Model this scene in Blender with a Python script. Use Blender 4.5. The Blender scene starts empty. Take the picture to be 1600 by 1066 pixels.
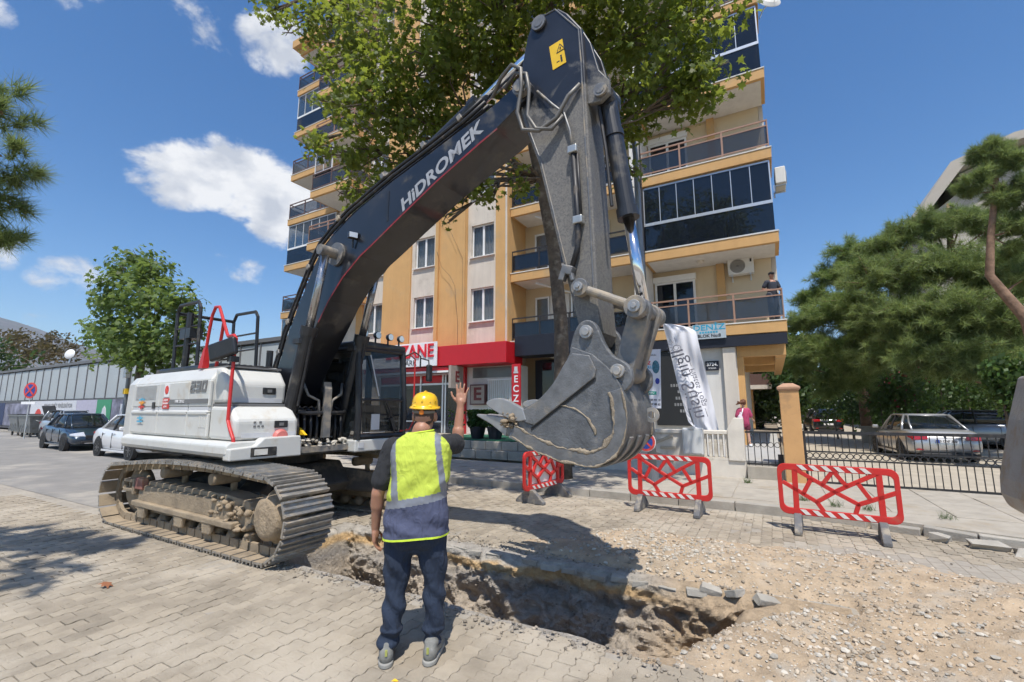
import bpy, bmesh, math, random
from mathutils import Vector, Matrix, noise
R=math.radians
random.seed(7)
scene=bpy.context.scene
C=scene.collection
# ------------------------------------------------------------------ camera
# world axes: +X runs along the street, +Y away from the street towards the building
cam_d=bpy.data.cameras.new('camera'); cam=bpy.data.objects.new('camera',cam_d); C.objects.link(cam)
cam_d.sensor_width=36; cam_d.lens=16.0; cam_d.clip_start=.05; cam_d.clip_end=9000
cam.location=(0,0,1.65); cam.rotation_euler=(R(90)+math.atan(107/711),0,R(29.5))
scene.camera=cam
# ------------------------------------------------------------------ sky, sun, exposure
SUN_EL=R(65); SUN_DIR=Vector((.23,-.39,0)).normalized()        # horizontal direction towards the sun
w=bpy.data.worlds.new('World'); scene.world=w; w.use_nodes=True
nt=w.node_tree; nt.nodes.clear()
def wn(t,**k):
    n=nt.nodes.new(t)
    for a,b in k.items(): setattr(n,a,b)
    return n
sky=wn('ShaderNodeTexSky',sky_type='NISHITA',sun_disc=False)
sky.sun_elevation=SUN_EL; sky.sun_rotation=math.atan2(SUN_DIR.x,SUN_DIR.y)
sky.air_density=1.0; sky.dust_density=.5; sky.ozone_density=1.6; sky.altitude=50
tc=wn('ShaderNodeTexCoord'); mp=wn('ShaderNodeMapping'); mp.inputs['Scale'].default_value=(1,1,1.6)
nt.links.new(tc.outputs['Generated'],mp.inputs['Vector'])
n1=wn('ShaderNodeTexNoise'); n1.inputs['Scale'].default_value=8.5; n1.inputs['Detail'].default_value=10; n1.inputs['Roughness'].default_value=.62; n1.inputs['Distortion'].default_value=.25
nt.links.new(mp.outputs[0],n1.inputs['Vector'])
def blob(px,py,r,amp):
    F=711.;T=math.atan(107/711.);u=(px-800)/F;v=(533-py)/F
    X,Y,Z=u,math.cos(T)-v*math.sin(T),math.sin(T)+v*math.cos(T);a=R(29.5)
    d=Vector((math.cos(a)*X-math.sin(a)*Y,math.sin(a)*X+math.cos(a)*Y,Z)).normalized()
    return d,r,amp
CLOUDS=[blob(238,268,.06,.32),blob(285,272,.08,.41),blob(335,272,.08,.41),blob(385,288,.085,.43),blob(430,314,.085,.43),blob(470,318,.08,.42),blob(425,348,.06,.38),
        blob(425,68,.075,.40),blob(412,90,.05,.34),blob(85,432,.04,.32),blob(120,432,.045,.36),blob(145,436,.04,.33),blob(300,40,.065,.27),blob(322,58,.05,.27),blob(380,422,.035,.28),blob(400,428,.035,.29),blob(345,410,.03,.26),
        blob(8,390,.035,.22),blob(60,495,.03,.22),blob(0,25,.03,.28),blob(135,10,.05,.2)]
for k in range(30):                                             # the rest of the sky carries the same scattered fair-weather clouds
    a=random.uniform(0,2*math.pi); e=random.uniform(.12,.9)
    d=Vector((math.cos(a)*math.cos(e),math.sin(a)*math.cos(e),math.sin(e)))
    c=Vector((-math.sin(R(29.5)),math.cos(R(29.5)),.2)).normalized()
    if d.angle(c)<1.15: continue
    CLOUDS.append((d,random.uniform(.06,.15),random.uniform(.25,.5)))
acc=None
for d,r,amp in CLOUDS:
    dot=wn('ShaderNodeVectorMath',operation='DOT_PRODUCT'); nt.links.new(tc.outputs['Generated'],dot.inputs[0]); dot.inputs[1].default_value=d
    mr=wn('ShaderNodeMapRange',interpolation_type='SMOOTHSTEP'); mr.inputs['From Min'].default_value=math.cos(r*1.15); mr.inputs['From Max'].default_value=1.0
    mr.inputs['To Min'].default_value=0; mr.inputs['To Max'].default_value=amp
    nt.links.new(dot.outputs['Value'],mr.inputs['Value'])
    if acc is None: acc=mr.outputs[0]
    else:
        m=wn('ShaderNodeMath',operation='MAXIMUM'); nt.links.new(acc,m.inputs[0]); nt.links.new(mr.outputs[0],m.inputs[1]); acc=m.outputs[0]
ad=wn('ShaderNodeMath',operation='ADD'); nt.links.new(acc,ad.inputs[0]); nt.links.new(n1.outputs['Fac'],ad.inputs[1])
cr=wn('ShaderNodeMapRange',interpolation_type='SMOOTHSTEP'); cr.inputs['From Min'].default_value=.70; cr.inputs['From Max'].default_value=.90
nt.links.new(ad.outputs[0],cr.inputs['Value'])
hs=wn('ShaderNodeHueSaturation'); hs.inputs['Hue'].default_value=.503; hs.inputs['Saturation'].default_value=1.32; hs.inputs['Value'].default_value=.98
nt.links.new(sky.outputs[0],hs.inputs['Color'])
mx=wn('ShaderNodeMix',data_type='RGBA'); nt.links.new(cr.outputs[0],mx.inputs['Factor'])
nt.links.new(hs.outputs[0],mx.inputs['A']); 
n3=wn('ShaderNodeTexNoise'); n3.inputs['Scale'].default_value=14; n3.inputs['Detail'].default_value=6; nt.links.new(mp.outputs[0],n3.inputs['Vector'])
cc=wn('ShaderNodeValToRGB'); cc.color_ramp.elements[0].position=.38; cc.color_ramp.elements[0].color=(.58,.62,.70,1); cc.color_ramp.elements[1].position=.60; cc.color_ramp.elements[1].color=(.92,.93,.95,1); nt.links.new(n3.outputs['Fac'],cc.inputs['Fac'])
cs=wn('ShaderNodeVectorMath',operation='SCALE'); cs.inputs['Scale'].default_value=6.3; nt.links.new(cc.outputs[0],cs.inputs[0]); nt.links.new(cs.outputs[0],mx.inputs['B'])
bg=wn('ShaderNodeBackground'); bg.inputs['Strength'].default_value=.15
nt.links.new(mx.outputs['Result'],bg.inputs['Color'])
wo=wn('ShaderNodeOutputWorld'); nt.links.new(bg.outputs[0],wo.inputs['Surface'])
sd=bpy.data.lights.new('sun','SUN'); sd.energy=5.0; sd.angle=R(.53); sd.color=(1,.95,.875)
so=bpy.data.objects.new('sun',sd); C.objects.link(so)
tosun=Vector((SUN_DIR.x*math.cos(SUN_EL),SUN_DIR.y*math.cos(SUN_EL),math.sin(SUN_EL)))
so.rotation_euler=tosun.to_track_quat('Z','Y').to_euler(); so.location=(0,-20,60)
vs=scene.view_settings; vs.view_transform='Standard'; vs.look='None'; vs.gamma=1; vs.exposure=0.13; vs.use_curve_mapping=False
scene.cycles.max_bounces=6; scene.cycles.transparent_max_bounces=12; scene.cycles.use_denoising=True; scene.cycles.use_adaptive_sampling=True; scene.cycles.adaptive_threshold=.03
scene.cycles.caustics_reflective=False; scene.cycles.caustics_refractive=False

# ------------------------------------------------------------------ materials
MATS={}
def mat(name,col,rough=.6,metal=0,var=.12,scale=6,bump=0,bscale=40,dirt=None,damt=0,dscale=3,island=0,obj=0,coat=0,alpha=None,trans=0,spec=None,subs=0,streak=0,wrinkle=0):
    if name in MATS: return MATS[name]
    m=bpy.data.materials.new(name); m.use_nodes=True; t=m.node_tree; b=t.nodes['Principled BSDF']
    N=lambda ty:t.nodes.new(ty); L=t.links.new
    geo=N('ShaderNodeNewGeometry')
    nz=N('ShaderNodeTexNoise'); nz.inputs['Scale'].default_value=scale; nz.inputs['Detail'].default_value=6; nz.inputs['Roughness'].default_value=.6
    L(geo.outputs['Position'],nz.inputs['Vector'])
    rmp=N('ShaderNodeMapRange'); rmp.inputs['From Min'].default_value=.3; rmp.inputs['From Max'].default_value=.7
    rmp.inputs['To Min'].default_value=1-var; rmp.inputs['To Max'].default_value=1+var
    L(nz.outputs['Fac'],rmp.inputs['Value'])
    val=rmp.outputs[0]
    if island:
        mr=N('ShaderNodeMapRange'); mr.inputs['To Min'].default_value=1-island; mr.inputs['To Max'].default_value=1+island
        L(geo.outputs['Random Per Island'],mr.inputs['Value'])
        mm=N('ShaderNodeMath'); mm.operation='MULTIPLY'; L(val,mm.inputs[0]); L(mr.outputs[0],mm.inputs[1]); val=mm.outputs[0]
    if obj:
        oi=N('ShaderNodeObjectInfo'); mr=N('ShaderNodeMapRange'); mr.inputs['To Min'].default_value=1-obj; mr.inputs['To Max'].default_value=1+obj
        L(oi.outputs['Random'],mr.inputs['Value'])
        mm=N('ShaderNodeMath'); mm.operation='MULTIPLY'; L(val,mm.inputs[0]); L(mr.outputs[0],mm.inputs[1]); val=mm.outputs[0]
    vm=N('ShaderNodeVectorMath'); vm.operation='SCALE'; vm.inputs[0].default_value=col[:3]; L(val,vm.inputs['Scale'])
    out=vm.outputs[0]
    if dirt is not None:
        dn=N('ShaderNodeTexNoise'); dn.inputs['Scale'].default_value=dscale; dn.inputs['Detail'].default_value=8; dn.inputs['Roughness'].default_value=.65
        L(geo.outputs['Position'],dn.inputs['Vector'])
        dr=N('ShaderNodeMapRange'); dr.interpolation_type='SMOOTHSTEP'; dr.inputs['From Min'].default_value=.62-damt*.45; dr.inputs['From Max'].default_value=.8-damt*.3
        L(dn.outputs['Fac'],dr.inputs['Value'])
        mix=N('ShaderNodeMix'); mix.data_type='RGBA'; L(dr.outputs[0],mix.inputs['Factor']); L(out,mix.inputs['A']); mix.inputs['B'].default_value=(*dirt[:3],1)
        out=mix.outputs['Result']
        rr=N('ShaderNodeMapRange'); rr.inputs['To Min'].default_value=rough; rr.inputs['To Max'].default_value=.9
        L(dr.outputs[0],rr.inputs['Value']); L(rr.outputs[0],b.inputs['Roughness'])
        if metal:
            mm=N('ShaderNodeMapRange'); mm.inputs['To Min'].default_value=metal; mm.inputs['To Max'].default_value=0
            L(dr.outputs[0],mm.inputs['Value']); L(mm.outputs[0],b.inputs['Metallic'])
    else:
        b.inputs['Roughness'].default_value=rough; b.inputs['Metallic'].default_value=metal
    if streak:                                                     # rain-washed runs down a wall
        mp=N('ShaderNodeMapping'); mp.inputs['Scale'].default_value=(3.2,3.2,.16); L(geo.outputs['Position'],mp.inputs['Vector'])
        sn=N('ShaderNodeTexNoise'); sn.inputs['Scale'].default_value=1.6; sn.inputs['Detail'].default_value=7; sn.inputs['Roughness'].default_value=.65; L(mp.outputs[0],sn.inputs['Vector'])
        sr=N('ShaderNodeMapRange'); sr.inputs['From Min'].default_value=.35; sr.inputs['From Max'].default_value=.75; sr.inputs['To Min'].default_value=1+streak*.35; sr.inputs['To Max'].default_value=1-streak; L(sn.outputs['Fac'],sr.inputs['Value'])
        sv_=N('ShaderNodeVectorMath'); sv_.operation='SCALE'; L(out,sv_.inputs[0]); L(sr.outputs[0],sv_.inputs['Scale']); out=sv_.outputs[0]
    L(out,b.inputs['Base Color'])
    if wrinkle:
        mp=N('ShaderNodeMapping'); mp.inputs['Scale'].default_value=(1,1,.45); mp.inputs['Rotation'].default_value=(.5,.35,0); L(geo.outputs['Position'],mp.inputs['Vector'])
        wn_=N('ShaderNodeTexNoise'); wn_.inputs['Scale'].default_value=17; wn_.inputs['Detail'].default_value=4; wn_.inputs['Distortion'].default_value=1.2; L(mp.outputs[0],wn_.inputs['Vector'])
        wb_=N('ShaderNodeBump'); wb_.inputs['Strength'].default_value=wrinkle; wb_.inputs['Distance'].default_value=.03; L(wn_.outputs['Fac'],wb_.inputs['Height']); L(wb_.outputs[0],b.inputs['Normal'])
    elif bump:
        bn=N('ShaderNodeTexNoise'); bn.inputs['Scale'].default_value=bscale; bn.inputs['Detail'].default_value=7; bn.inputs['Roughness'].default_value=.65
        L(geo.outputs['Position'],bn.inputs['Vector'])
        bp=N('ShaderNodeBump'); bp.inputs['Strength'].default_value=min(1,bump); bp.inputs['Distance'].default_value=.02*max(1,bump)
        L(bn.outputs['Fac'],bp.inputs['Height']); L(bp.outputs[0],b.inputs['Normal'])
    if coat: b.inputs['Coat Weight'].default_value=coat; b.inputs['Coat Roughness'].default_value=.06
    if trans: b.inputs['Transmission Weight'].default_value=trans
    if spec is not None: b.inputs['Specular IOR Level'].default_value=spec
    if alpha is not None: b.inputs['Alpha'].default_value=alpha
    if subs:
        b.inputs['Subsurface Weight'].default_value=subs; b.inputs['Subsurface Radius'].default_value=(.01,.004,.002)
    MATS[name]=m; return m
def leafmat(name,col,tcol,island=.35,obj=0,tw=.4):
    m=bpy.data.materials.new(name); m.use_nodes=True; t=m.node_tree; b=t.nodes['Principled BSDF']; L=t.links.new
    geo=t.nodes.new('ShaderNodeNewGeometry'); mr=t.nodes.new('ShaderNodeMapRange')
    mr.inputs['To Min'].default_value=1-island; mr.inputs['To Max'].default_value=1+island; L(geo.outputs['Random Per Island'],mr.inputs['Value'])
    hv=t.nodes.new('ShaderNodeHueSaturation'); hv.inputs['Color'].default_value=(*col,1); L(mr.outputs[0],hv.inputs['Value'])
    m2=t.nodes.new('ShaderNodeMapRange'); m2.inputs['To Min'].default_value=.485; m2.inputs['To Max'].default_value=.515
    mm=t.nodes.new('ShaderNodeMath'); mm.operation='FRACT'; m3=t.nodes.new('ShaderNodeMath'); m3.operation='MULTIPLY'; m3.inputs[1].default_value=7.3
    L(geo.outputs['Random Per Island'],m3.inputs[0]); L(m3.outputs[0],mm.inputs[0]); L(mm.outputs[0],m2.inputs['Value']); L(m2.outputs[0],hv.inputs['Hue'])
    L(hv.outputs[0],b.inputs['Base Color']); b.inputs['Roughness'].default_value=.5; b.inputs['Specular IOR Level'].default_value=.35
    tr=t.nodes.new('ShaderNodeBsdfTranslucent'); tr.inputs['Color'].default_value=(*tcol,1)
    mixs=t.nodes.new('ShaderNodeMixShader'); mixs.inputs[0].default_value=tw
    o=t.nodes['Material Output']; L(b.outputs[0],mixs.inputs[1]); L(tr.outputs[0],mixs.inputs[2]); L(mixs.outputs[0],o.inputs['Surface'])
    MATS[name]=m; return m
def glassmat(name,tint,rough=.03,alpha=.45):
    """tinted window glass: glossy reflection over a dark, partly see-through body"""
    m=bpy.data.materials.new(name); m.use_nodes=True; t=m.node_tree; b=t.nodes['Principled BSDF']
    b.inputs['Base Color'].default_value=(*tint,1); b.inputs['Roughness'].default_value=rough; b.inputs['Specular IOR Level'].default_value=.55; b.inputs['Alpha'].default_value=alpha
    b.inputs['Coat Weight'].default_value=.15; b.inputs['Coat Roughness'].default_value=.02
    geo=t.nodes.new('ShaderNodeNewGeometry'); bn=t.nodes.new('ShaderNodeTexNoise'); bn.inputs['Scale'].default_value=1.3
    bp=t.nodes.new('ShaderNodeBump'); bp.inputs['Strength'].default_value=.06; bp.inputs['Distance'].default_value=.05
    t.links.new(geo.outputs['Position'],bn.inputs['Vector']); t.links.new(bn.outputs['Fac'],bp.inputs['Height']); t.links.new(bp.outputs[0],b.inputs['Normal'])
    MATS[name]=m; return m

# ------------------------------------------------------------------ mesh helpers
class MB:
    def __init__(s): s.v=[]; s.f=[]
    def add(s,vs,fs):
        o=len(s.v); s.v+=[tuple(p) for p in vs]; s.f+=[tuple(i+o for i in f) for f in fs]; return s
    def box(s,x0,x1,y0,y1,z0,z1):
        return s.add([(x0,y0,z0),(x1,y0,z0),(x1,y1,z0),(x0,y1,z0),(x0,y0,z1),(x1,y0,z1),(x1,y1,z1),(x0,y1,z1)],
            [(0,3,2,1),(4,5,6,7),(0,1,5,4),(1,2,6,5),(2,3,7,6),(3,0,4,7)])
    def obox(s,c,sz,rot=(0,0,0)):
        from mathutils import Euler
        M=Euler(rot).to_matrix(); hx,hy,hz=sz[0]/2,sz[1]/2,sz[2]/2; c=Vector(c)
        P=[(-hx,-hy,-hz),(hx,-hy,-hz),(hx,hy,-hz),(-hx,hy,-hz),(-hx,-hy,hz),(hx,-hy,hz),(hx,hy,hz),(-hx,hy,hz)]
        return s.add([c+M@Vector(p) for p in P],[(0,3,2,1),(4,5,6,7),(0,1,5,4),(1,2,6,5),(2,3,7,6),(3,0,4,7)])
    def cyl(s,p0,p1,r0,r1=None,n=12,caps=True):
        r1=r0 if r1 is None else r1; p0=Vector(p0); p1=Vector(p1); d=(p1-p0).normalized()
        a=d.orthogonal().normalized(); b=d.cross(a)
        V=[];F=[]
        for k in range(n):
            t=2*math.pi*k/n; e=a*math.cos(t)+b*math.sin(t); V+=[p0+e*r0,p1+e*r1]
        for k in range(n):
            j=(k+1)%n; F.append((2*k,2*j,2*j+1,2*k+1))
        if caps: F.append(tuple(2*k for k in range(n))[::-1]); F.append(tuple(2*k+1 for k in range(n)))
        return s.add(V,F)
    def tube(s,pts,r,n=8,caps=True):
        pts=[Vector(p) for p in pts]; rs=r if isinstance(r,(list,tuple)) else [r]*len(pts)
        V=[];F=[]; a=None
        for i,p in enumerate(pts):
            d=(pts[min(i+1,len(pts)-1)]-pts[max(i-1,0)]).normalized()
            a=(d.orthogonal() if a is None else a-d*a.dot(d)).normalized(); b=d.cross(a)
            for k in range(n):
                t=2*math.pi*k/n; V.append(p+(a*math.cos(t)+b*math.sin(t))*rs[i])
        for i in range(len(pts)-1):
            for k in range(n):
                j=(k+1)%n; F.append((i*n+k,i*n+j,(i+1)*n+j,(i+1)*n+k))
        if caps: F.append(tuple(range(n))[::-1]); F.append(tuple((len(pts)-1)*n+k for k in range(n)))
        return s.add(V,F)
    def prism(s,poly,y0,y1,axis='y',fn=None):
        """2-D outline extruded: axis y -> (x,z) outline, x -> (y,z), z -> (x,y)"""
        n=len(poly)
        g={'y':lambda p,t:(p[0],t,p[1]),'x':lambda p,t:(t,p[0],p[1]),'z':lambda p,t:(p[0],p[1],t)}[axis]
        V=[g(p,y0) for p in poly]+[g(p,y1) for p in poly]
        F=[tuple(range(n)),tuple(range(2*n-1,n-1,-1))]+[(k,k+n,(k+1)%n+n,(k+1)%n) for k in range(n)]
        return s.add(V,F)
    def loft(s,rings,caps=True,closed=True):
        n=len(rings[0]); V=[p for r in rings for p in r]; F=[]
        for i in range(len(rings)-1):
            for k in range(n if closed else n-1):
                j=(k+1)%n; F.append((i*n+k,i*n+j,(i+1)*n+j,(i+1)*n+k))
        if caps: F.append(tuple(range(n))[::-1]); F.append(tuple((len(rings)-1)*n+k for k in range(n)))
        return s.add(V,F)
    def sphere(s,c,r,nu=12,nv=8):
        r=(r,r,r) if not isinstance(r,(tuple,list)) else r
        V=[(c[0],c[1],c[2]-r[2])];F=[]
        for i in range(1,nv):
            a=-math.pi/2+math.pi*i/nv
            for k in range(nu):
                t=2*math.pi*k/nu; V.append((c[0]+r[0]*math.cos(a)*math.cos(t),c[1]+r[1]*math.cos(a)*math.sin(t),c[2]+r[2]*math.sin(a)))
        V.append((c[0],c[1],c[2]+r[2])); N=len(V)-1
        for k in range(nu):
            j=(k+1)%nu; F.append((0,1+j,1+k)); F.append((N,N-nu+k,N-nu+j))
            for i in range(nv-2): F.append((1+i*nu+k,1+i*nu+j,1+(i+1)*nu+j,1+(i+1)*nu+k))
        return s.add(V,F)
    def lathe(s,prof,c=(0,0,0),n=24,axis='z',caps=True):
        """profile [(radius,height)] turned about an axis"""
        rings=[]
        for r,h in prof:
            ring=[]
            for k in range(n):
                t=2*math.pi*k/n; a,b=r*math.cos(t),r*math.sin(t)
                p={'z':(a,b,h),'y':(a,h,-b),'x':(h,a,b)}[axis]; ring.append((c[0]+p[0],c[1]+p[1],c[2]+p[2]))
            rings.append(ring)
        return s.loft(rings,caps=caps)
    def mesh(s,name):
        me=bpy.data.meshes.new(name); me.from_pydata(s.v,[],s.f); me.update(); return me
    def build(s,name,m,parent=None,smooth=False,bevel=0,seg=2,loc=None,rot=None,fix=True,sub=0):
        me=s.mesh(name)
        if fix:
            bm=bmesh.new(); bm.from_mesh(me); bmesh.ops.recalc_face_normals(bm,faces=bm.faces); bm.to_mesh(me); bm.free()
        return obj(name,me,m,parent,smooth,bevel,seg,loc,rot,sub)
def obj(name,me,m,parent=None,smooth=False,bevel=0,seg=2,loc=None,rot=None,sub=0):
    o=bpy.data.objects.new(name,me); C.objects.link(o)
    if m is not None and not me.materials: me.materials.append(MATS[m] if isinstance(m,str) else m)
    if smooth:
        for p in me.polygons: p.use_smooth=True
    if bevel:
        b=o.modifiers.new('bevel','BEVEL'); b.width=bevel; b.segments=seg; b.limit_method='ANGLE'; b.angle_limit=R(35)
    if sub:
        b=o.modifiers.new('sub','SUBSURF'); b.levels=sub; b.render_levels=sub
    if parent: o.parent=parent
    if loc: o.location=loc
    if rot: o.rotation_euler=rot
    return o
def tag(o,label=None,cat=None,group=None,kind=None):
    if label: o['label']=label
    if cat: o['category']=cat
    if group: o['group']=group
    if kind: o['kind']=kind
    return o
def empty(name,loc=(0,0,0),rz=0,parent=None):
    o=bpy.data.objects.new(name,None); C.objects.link(o); o.location=loc; o.rotation_euler=(0,0,rz); o.empty_display_size=.2
    if parent: o.parent=parent
    return o
def copy_tree(o,parent=None):
    c=o.copy(); C.objects.link(c); c.parent=parent
    for ch in list(o.children): copy_tree(ch,c)
    return c
def text(name,body,size,m,parent,loc,rot,ext=.004,align='CENTER',shear=0,off=0,sx=1,space=1):
    cu=bpy.data.curves.new(name,'FONT'); cu.body=body; cu.size=size; cu.extrude=ext; cu.align_x=align; cu.align_y='CENTER'; cu.shear=shear; cu.offset=off; cu.resolution_u=4; cu.space_character=space
    tmp=bpy.data.objects.new(name,cu); C.objects.link(tmp); dg=bpy.context.evaluated_depsgraph_get()
    me=bpy.data.meshes.new_from_object(tmp.evaluated_get(dg)); bpy.data.objects.remove(tmp); bpy.data.curves.remove(cu)
    me.materials.clear(); o=obj(name,me,m,parent); o.location=loc; o.rotation_euler=rot; o.scale=(sx,1,1); return o
def fbm(p,oct=4,h=.9):
    return noise.fractal(Vector(p),h,2.0,oct)
def smooth(a,b,x):
    t=max(0,min(1,(x-a)/(b-a))); return t*t*(3-2*t)
# ================================================================== GROUND
def proj(x,y,z):
    a=R(29.5);T=math.atan(107/711);X=math.cos(a)*x+math.sin(a)*y;Y=-math.sin(a)*x+math.cos(a)*y;Z=z-1.65
    f=Y*math.cos(T)+Z*math.sin(T)
    if f<.1: return None
    return (800+711*X/f,533-711*(-Y*math.sin(T)+Z*math.cos(T))/f,f)
def street_material():
    m=bpy.data.materials.new('street_paving'); m.use_nodes=True; t=m.node_tree; b=t.nodes['Principled BSDF']; L=t.links.new; N=t.nodes.new
    geo=N('ShaderNodeNewGeometry'); mp=N('ShaderNodeMapping'); mp.inputs['Rotation'].default_value=(0,0,R(90)); L(geo.outputs['Position'],mp.inputs['Vector'])
    br=N('ShaderNodeTexBrick'); br.inputs['Scale'].default_value=1; br.inputs['Brick Width'].default_value=.215; br.inputs['Row Height'].default_value=.125; br.inputs['Mortar Size'].default_value=.006
    br.inputs['Mortar Smooth'].default_value=.3; br.inputs['Color1'].default_value=(.34,.305,.255,1); br.inputs['Color2'].default_value=(.30,.272,.23,1); br.inputs['Mortar'].default_value=(.22,.19,.15,1)
    L(mp.outputs[0],br.inputs['Vector'])
    n1=N('ShaderNodeTexNoise'); n1.inputs['Scale'].default_value=.55; n1.inputs['Detail'].default_value=9; n1.inputs['Roughness'].default_value=.7; L(geo.outputs['Position'],n1.inputs['Vector'])
    r1=N('ShaderNodeMapRange'); r1.interpolation_type='SMOOTHSTEP'; r1.inputs['From Min'].default_value=.42; r1.inputs['From Max'].default_value=.68; L(n1.outputs['Fac'],r1.inputs['Value'])
    mx=N('ShaderNodeMix'); mx.data_type='RGBA'; L(r1.outputs[0],mx.inputs['Factor']); L(br.outputs['Color'],mx.inputs['A']); mx.inputs['B'].default_value=(.39,.35,.285,1)
    n2=N('ShaderNodeTexNoise'); n2.inputs['Scale'].default_value=14; n2.inputs['Detail'].default_value=8; L(geo.outputs['Position'],n2.inputs['Vector'])
    r2=N('ShaderNodeMapRange'); r2.inputs['To Min'].default_value=.78; r2.inputs['To Max'].default_value=1.2; L(n2.outputs['Fac'],r2.inputs['Value'])
    vm=N('ShaderNodeVectorMath'); vm.operation='SCALE'; L(mx.outputs['Result'],vm.inputs[0]); L(r2.outputs[0],vm.inputs['Scale']); L(vm.outputs[0],b.inputs['Base Color'])
    b.inputs['Roughness'].default_value=.9
    bp=N('ShaderNodeBump'); bp.inputs['Strength'].default_value=.5; bp.inputs['Distance'].default_value=.006; bp.invert=True; L(br.outputs['Fac'],bp.inputs['Height'])
    b2=N('ShaderNodeBump'); b2.inputs['Strength'].default_value=.35; b2.inputs['Distance'].default_value=.01; L(n2.outputs['Fac'],b2.inputs['Height']); L(bp.outputs[0],b2.inputs['Normal']); L(b2.outputs[0],b.inputs['Normal'])
    MATS['street_paving']=m
street_material()
def paver_material(name,island):
    m=mat(name,(.322,.275,.210),rough=.9,var=.18,scale=4,bump=.6,bscale=55,dirt=(.445,.39,.31),damt=.40,dscale=.8,island=island,obj=.15 if not island else 0)
    return m
paver_material('paver',0); paver_material('paver_joined',.15)
mat('ground_soil',(.24,.20,.15),.95,var=.25,scale=.3,bump=.4)
mat('joint_sand',(.20,.175,.14),.95,var=.25,scale=12,bump=.4)
mat('concrete',(.37,.335,.28),.9,var=.14,scale=4,bump=.35,bscale=30,dirt=(.33,.28,.21),damt=.25,dscale=1.5)
mat('kerb',(.36,.335,.29),.9,var=.16,scale=5,bump=.5,bscale=35,obj=.12)
mat('stone_mix',(.41,.345,.265),.9,var=.1,scale=20,island=.38)
mat('stone_pale',(.45,.415,.355),.9,var=.1,scale=20,island=.3)
mat('parking',(.40,.35,.275),.9,var=.16,scale=2,bump=.3,bscale=25)
mat('asphalt',(.14,.135,.13),.9,var=.2,scale=3,bump=.4)
HX0,HX1,HY0,HY1=-5.75,.45,3.30,4.92
def sheet_with_hole(name,x0,x1,y0,y1,z,m,hole=True):
    xs=[x0,HX0,HX1,x1]; ys=[y0,HY0,HY1,y1]; b=MB()
    if not hole: b.add([(x0,y0,z),(x1,y0,z),(x1,y1,z),(x0,y1,z)],[(0,1,2,3)])
    else:
        for i in range(3):
            for j in range(3):
                if i==1 and j==1: continue
                b.add([(xs[i],ys[j],z),(xs[i+1],ys[j],z),(xs[i+1],ys[j+1],z),(xs[i],ys[j+1],z)],[(0,1,2,3)])
    return tag(b.build(name,m,fix=False),kind='structure')
sheet_with_hole('ground',-3000,3000,-300,4000,-.10,'ground_soil')
street=sheet_with_hole('street',-160,9,-9,11.3,-.006,'street_paving')
b=MB(); b.add([(-160,3.55,-.001),(-9.75,3.55,-.001),(-9.75,7.2,-.001),(-13,11.19,-.001),(-160,11.19,-.001)],[(0,1,2,3,4)])
tag(b.build('road',mat('road_asphalt',(.225,.215,.20),.9,var=.14,scale=1.5,bump=.35,bscale=60,dirt=(.38,.35,.30),damt=.30,dscale=.45),fix=False),kind='structure')
# --- interlocking paving stones: the nearest as single pieces, the rest as one mass
PW,PL=.125,.215
def paver_outline(k):
    rnd=random.Random(k); a=.0075; g=.0020
    ys=[0,.16,.34,.5,.66,.84,1]; off=[0,a,a,0,-a,-a,0]
    ys=[-PL/2+g+(PL-2*g)*(i/12) for i in range(13)]
    def wv(y):
        t=((y/(PL/2))%1+1)%1
        return a*max(-1,min(1,math.sin(2*math.pi*t)*1.5))
    right=[(PW/2-g+wv(y),y) for y in ys]; left=[(-PW/2+g+wv(y),y) for y in reversed(ys)]
    return [(p[0]+rnd.uniform(-.0012,.0012),p[1]+rnd.uniform(-.001,.001)) for p in right+left]
def paver_geo(b,k,x,y,z,tx,ty,lite=False):
    o=paver_outline(k%6)
    if lite: o=o[::2]
    n=len(o); c=.0035
    cx=sum(p[0] for p in o)/n
    V=[(x+p[0],y+p[1],z-.05) for p in o]+[(x+p[0],y+p[1],z-c+p[0]*tx+p[1]*ty) for p in o]+[(x+p[0]*(1-.03),y+p[1]*.982,z+p[0]*tx+p[1]*ty) for p in o]
    F=[(i,(i+1)%n,(i+1)%n+n,i+n) for i in range(n)]+[(i+n,(i+1)%n+n,(i+1)%n+2*n,i+2*n) for i in range(n)]+[tuple(range(2*n,3*n))]
    b.add(V,F)
pav=[]
i0,i1=int(-13/PW),int(6.5/PW)
for i in range(i0,i1):
    x=(i+.5)*PW
    for j in range(int(.4/PL),int(8.6/PL)+1):
        y=(j+(.5 if i%2 else 0))*PL
        p=proj(x,y,0)
        if p is None or p[0]<-160 or p[0]>1760 or p[1]>1250: continue
        if y>8.5-PL/2: continue
        if x<-9.5 and y>3.3: continue
        edge=fbm((x*2.2,.3,0),3)*.06
        if y>3.37+edge-PL*.3 and y<4.98+PL*.3 and x>-5.6 and x<.3: continue
        if x>.0-(3.4-min(y,3.4))*.0 and y>3.3+.1*fbm((x,1,2))-smooth(-.2,3,x)*.5 and y<7.0: continue
        if y>4.8 and x>-2.6+.6*fbm((y*2,4,1)) and y<6.9-smooth(-2.8,0,-x)*1.1: continue
        pav.append((p[2],x,y))
pav.sort()
vari=[]
for k in range(6):
    b=MB(); paver_geo(b,k,0,0,0,0,0); vari.append(b.mesh('paving_stone'))
rp=random.Random(3)
for d,x,y in pav[:300]:
    o=obj('paving_stone',vari[rp.randrange(6)],'paver',street)
    dz=.010*fbm((x*.8,y*.8,3))+rp.uniform(-.003,.003)
    o.location=(x,y,dz+.002); o.rotation_euler=(rp.uniform(-.008,.008),rp.uniform(-.01,.01),0)
b=MB()
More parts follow.
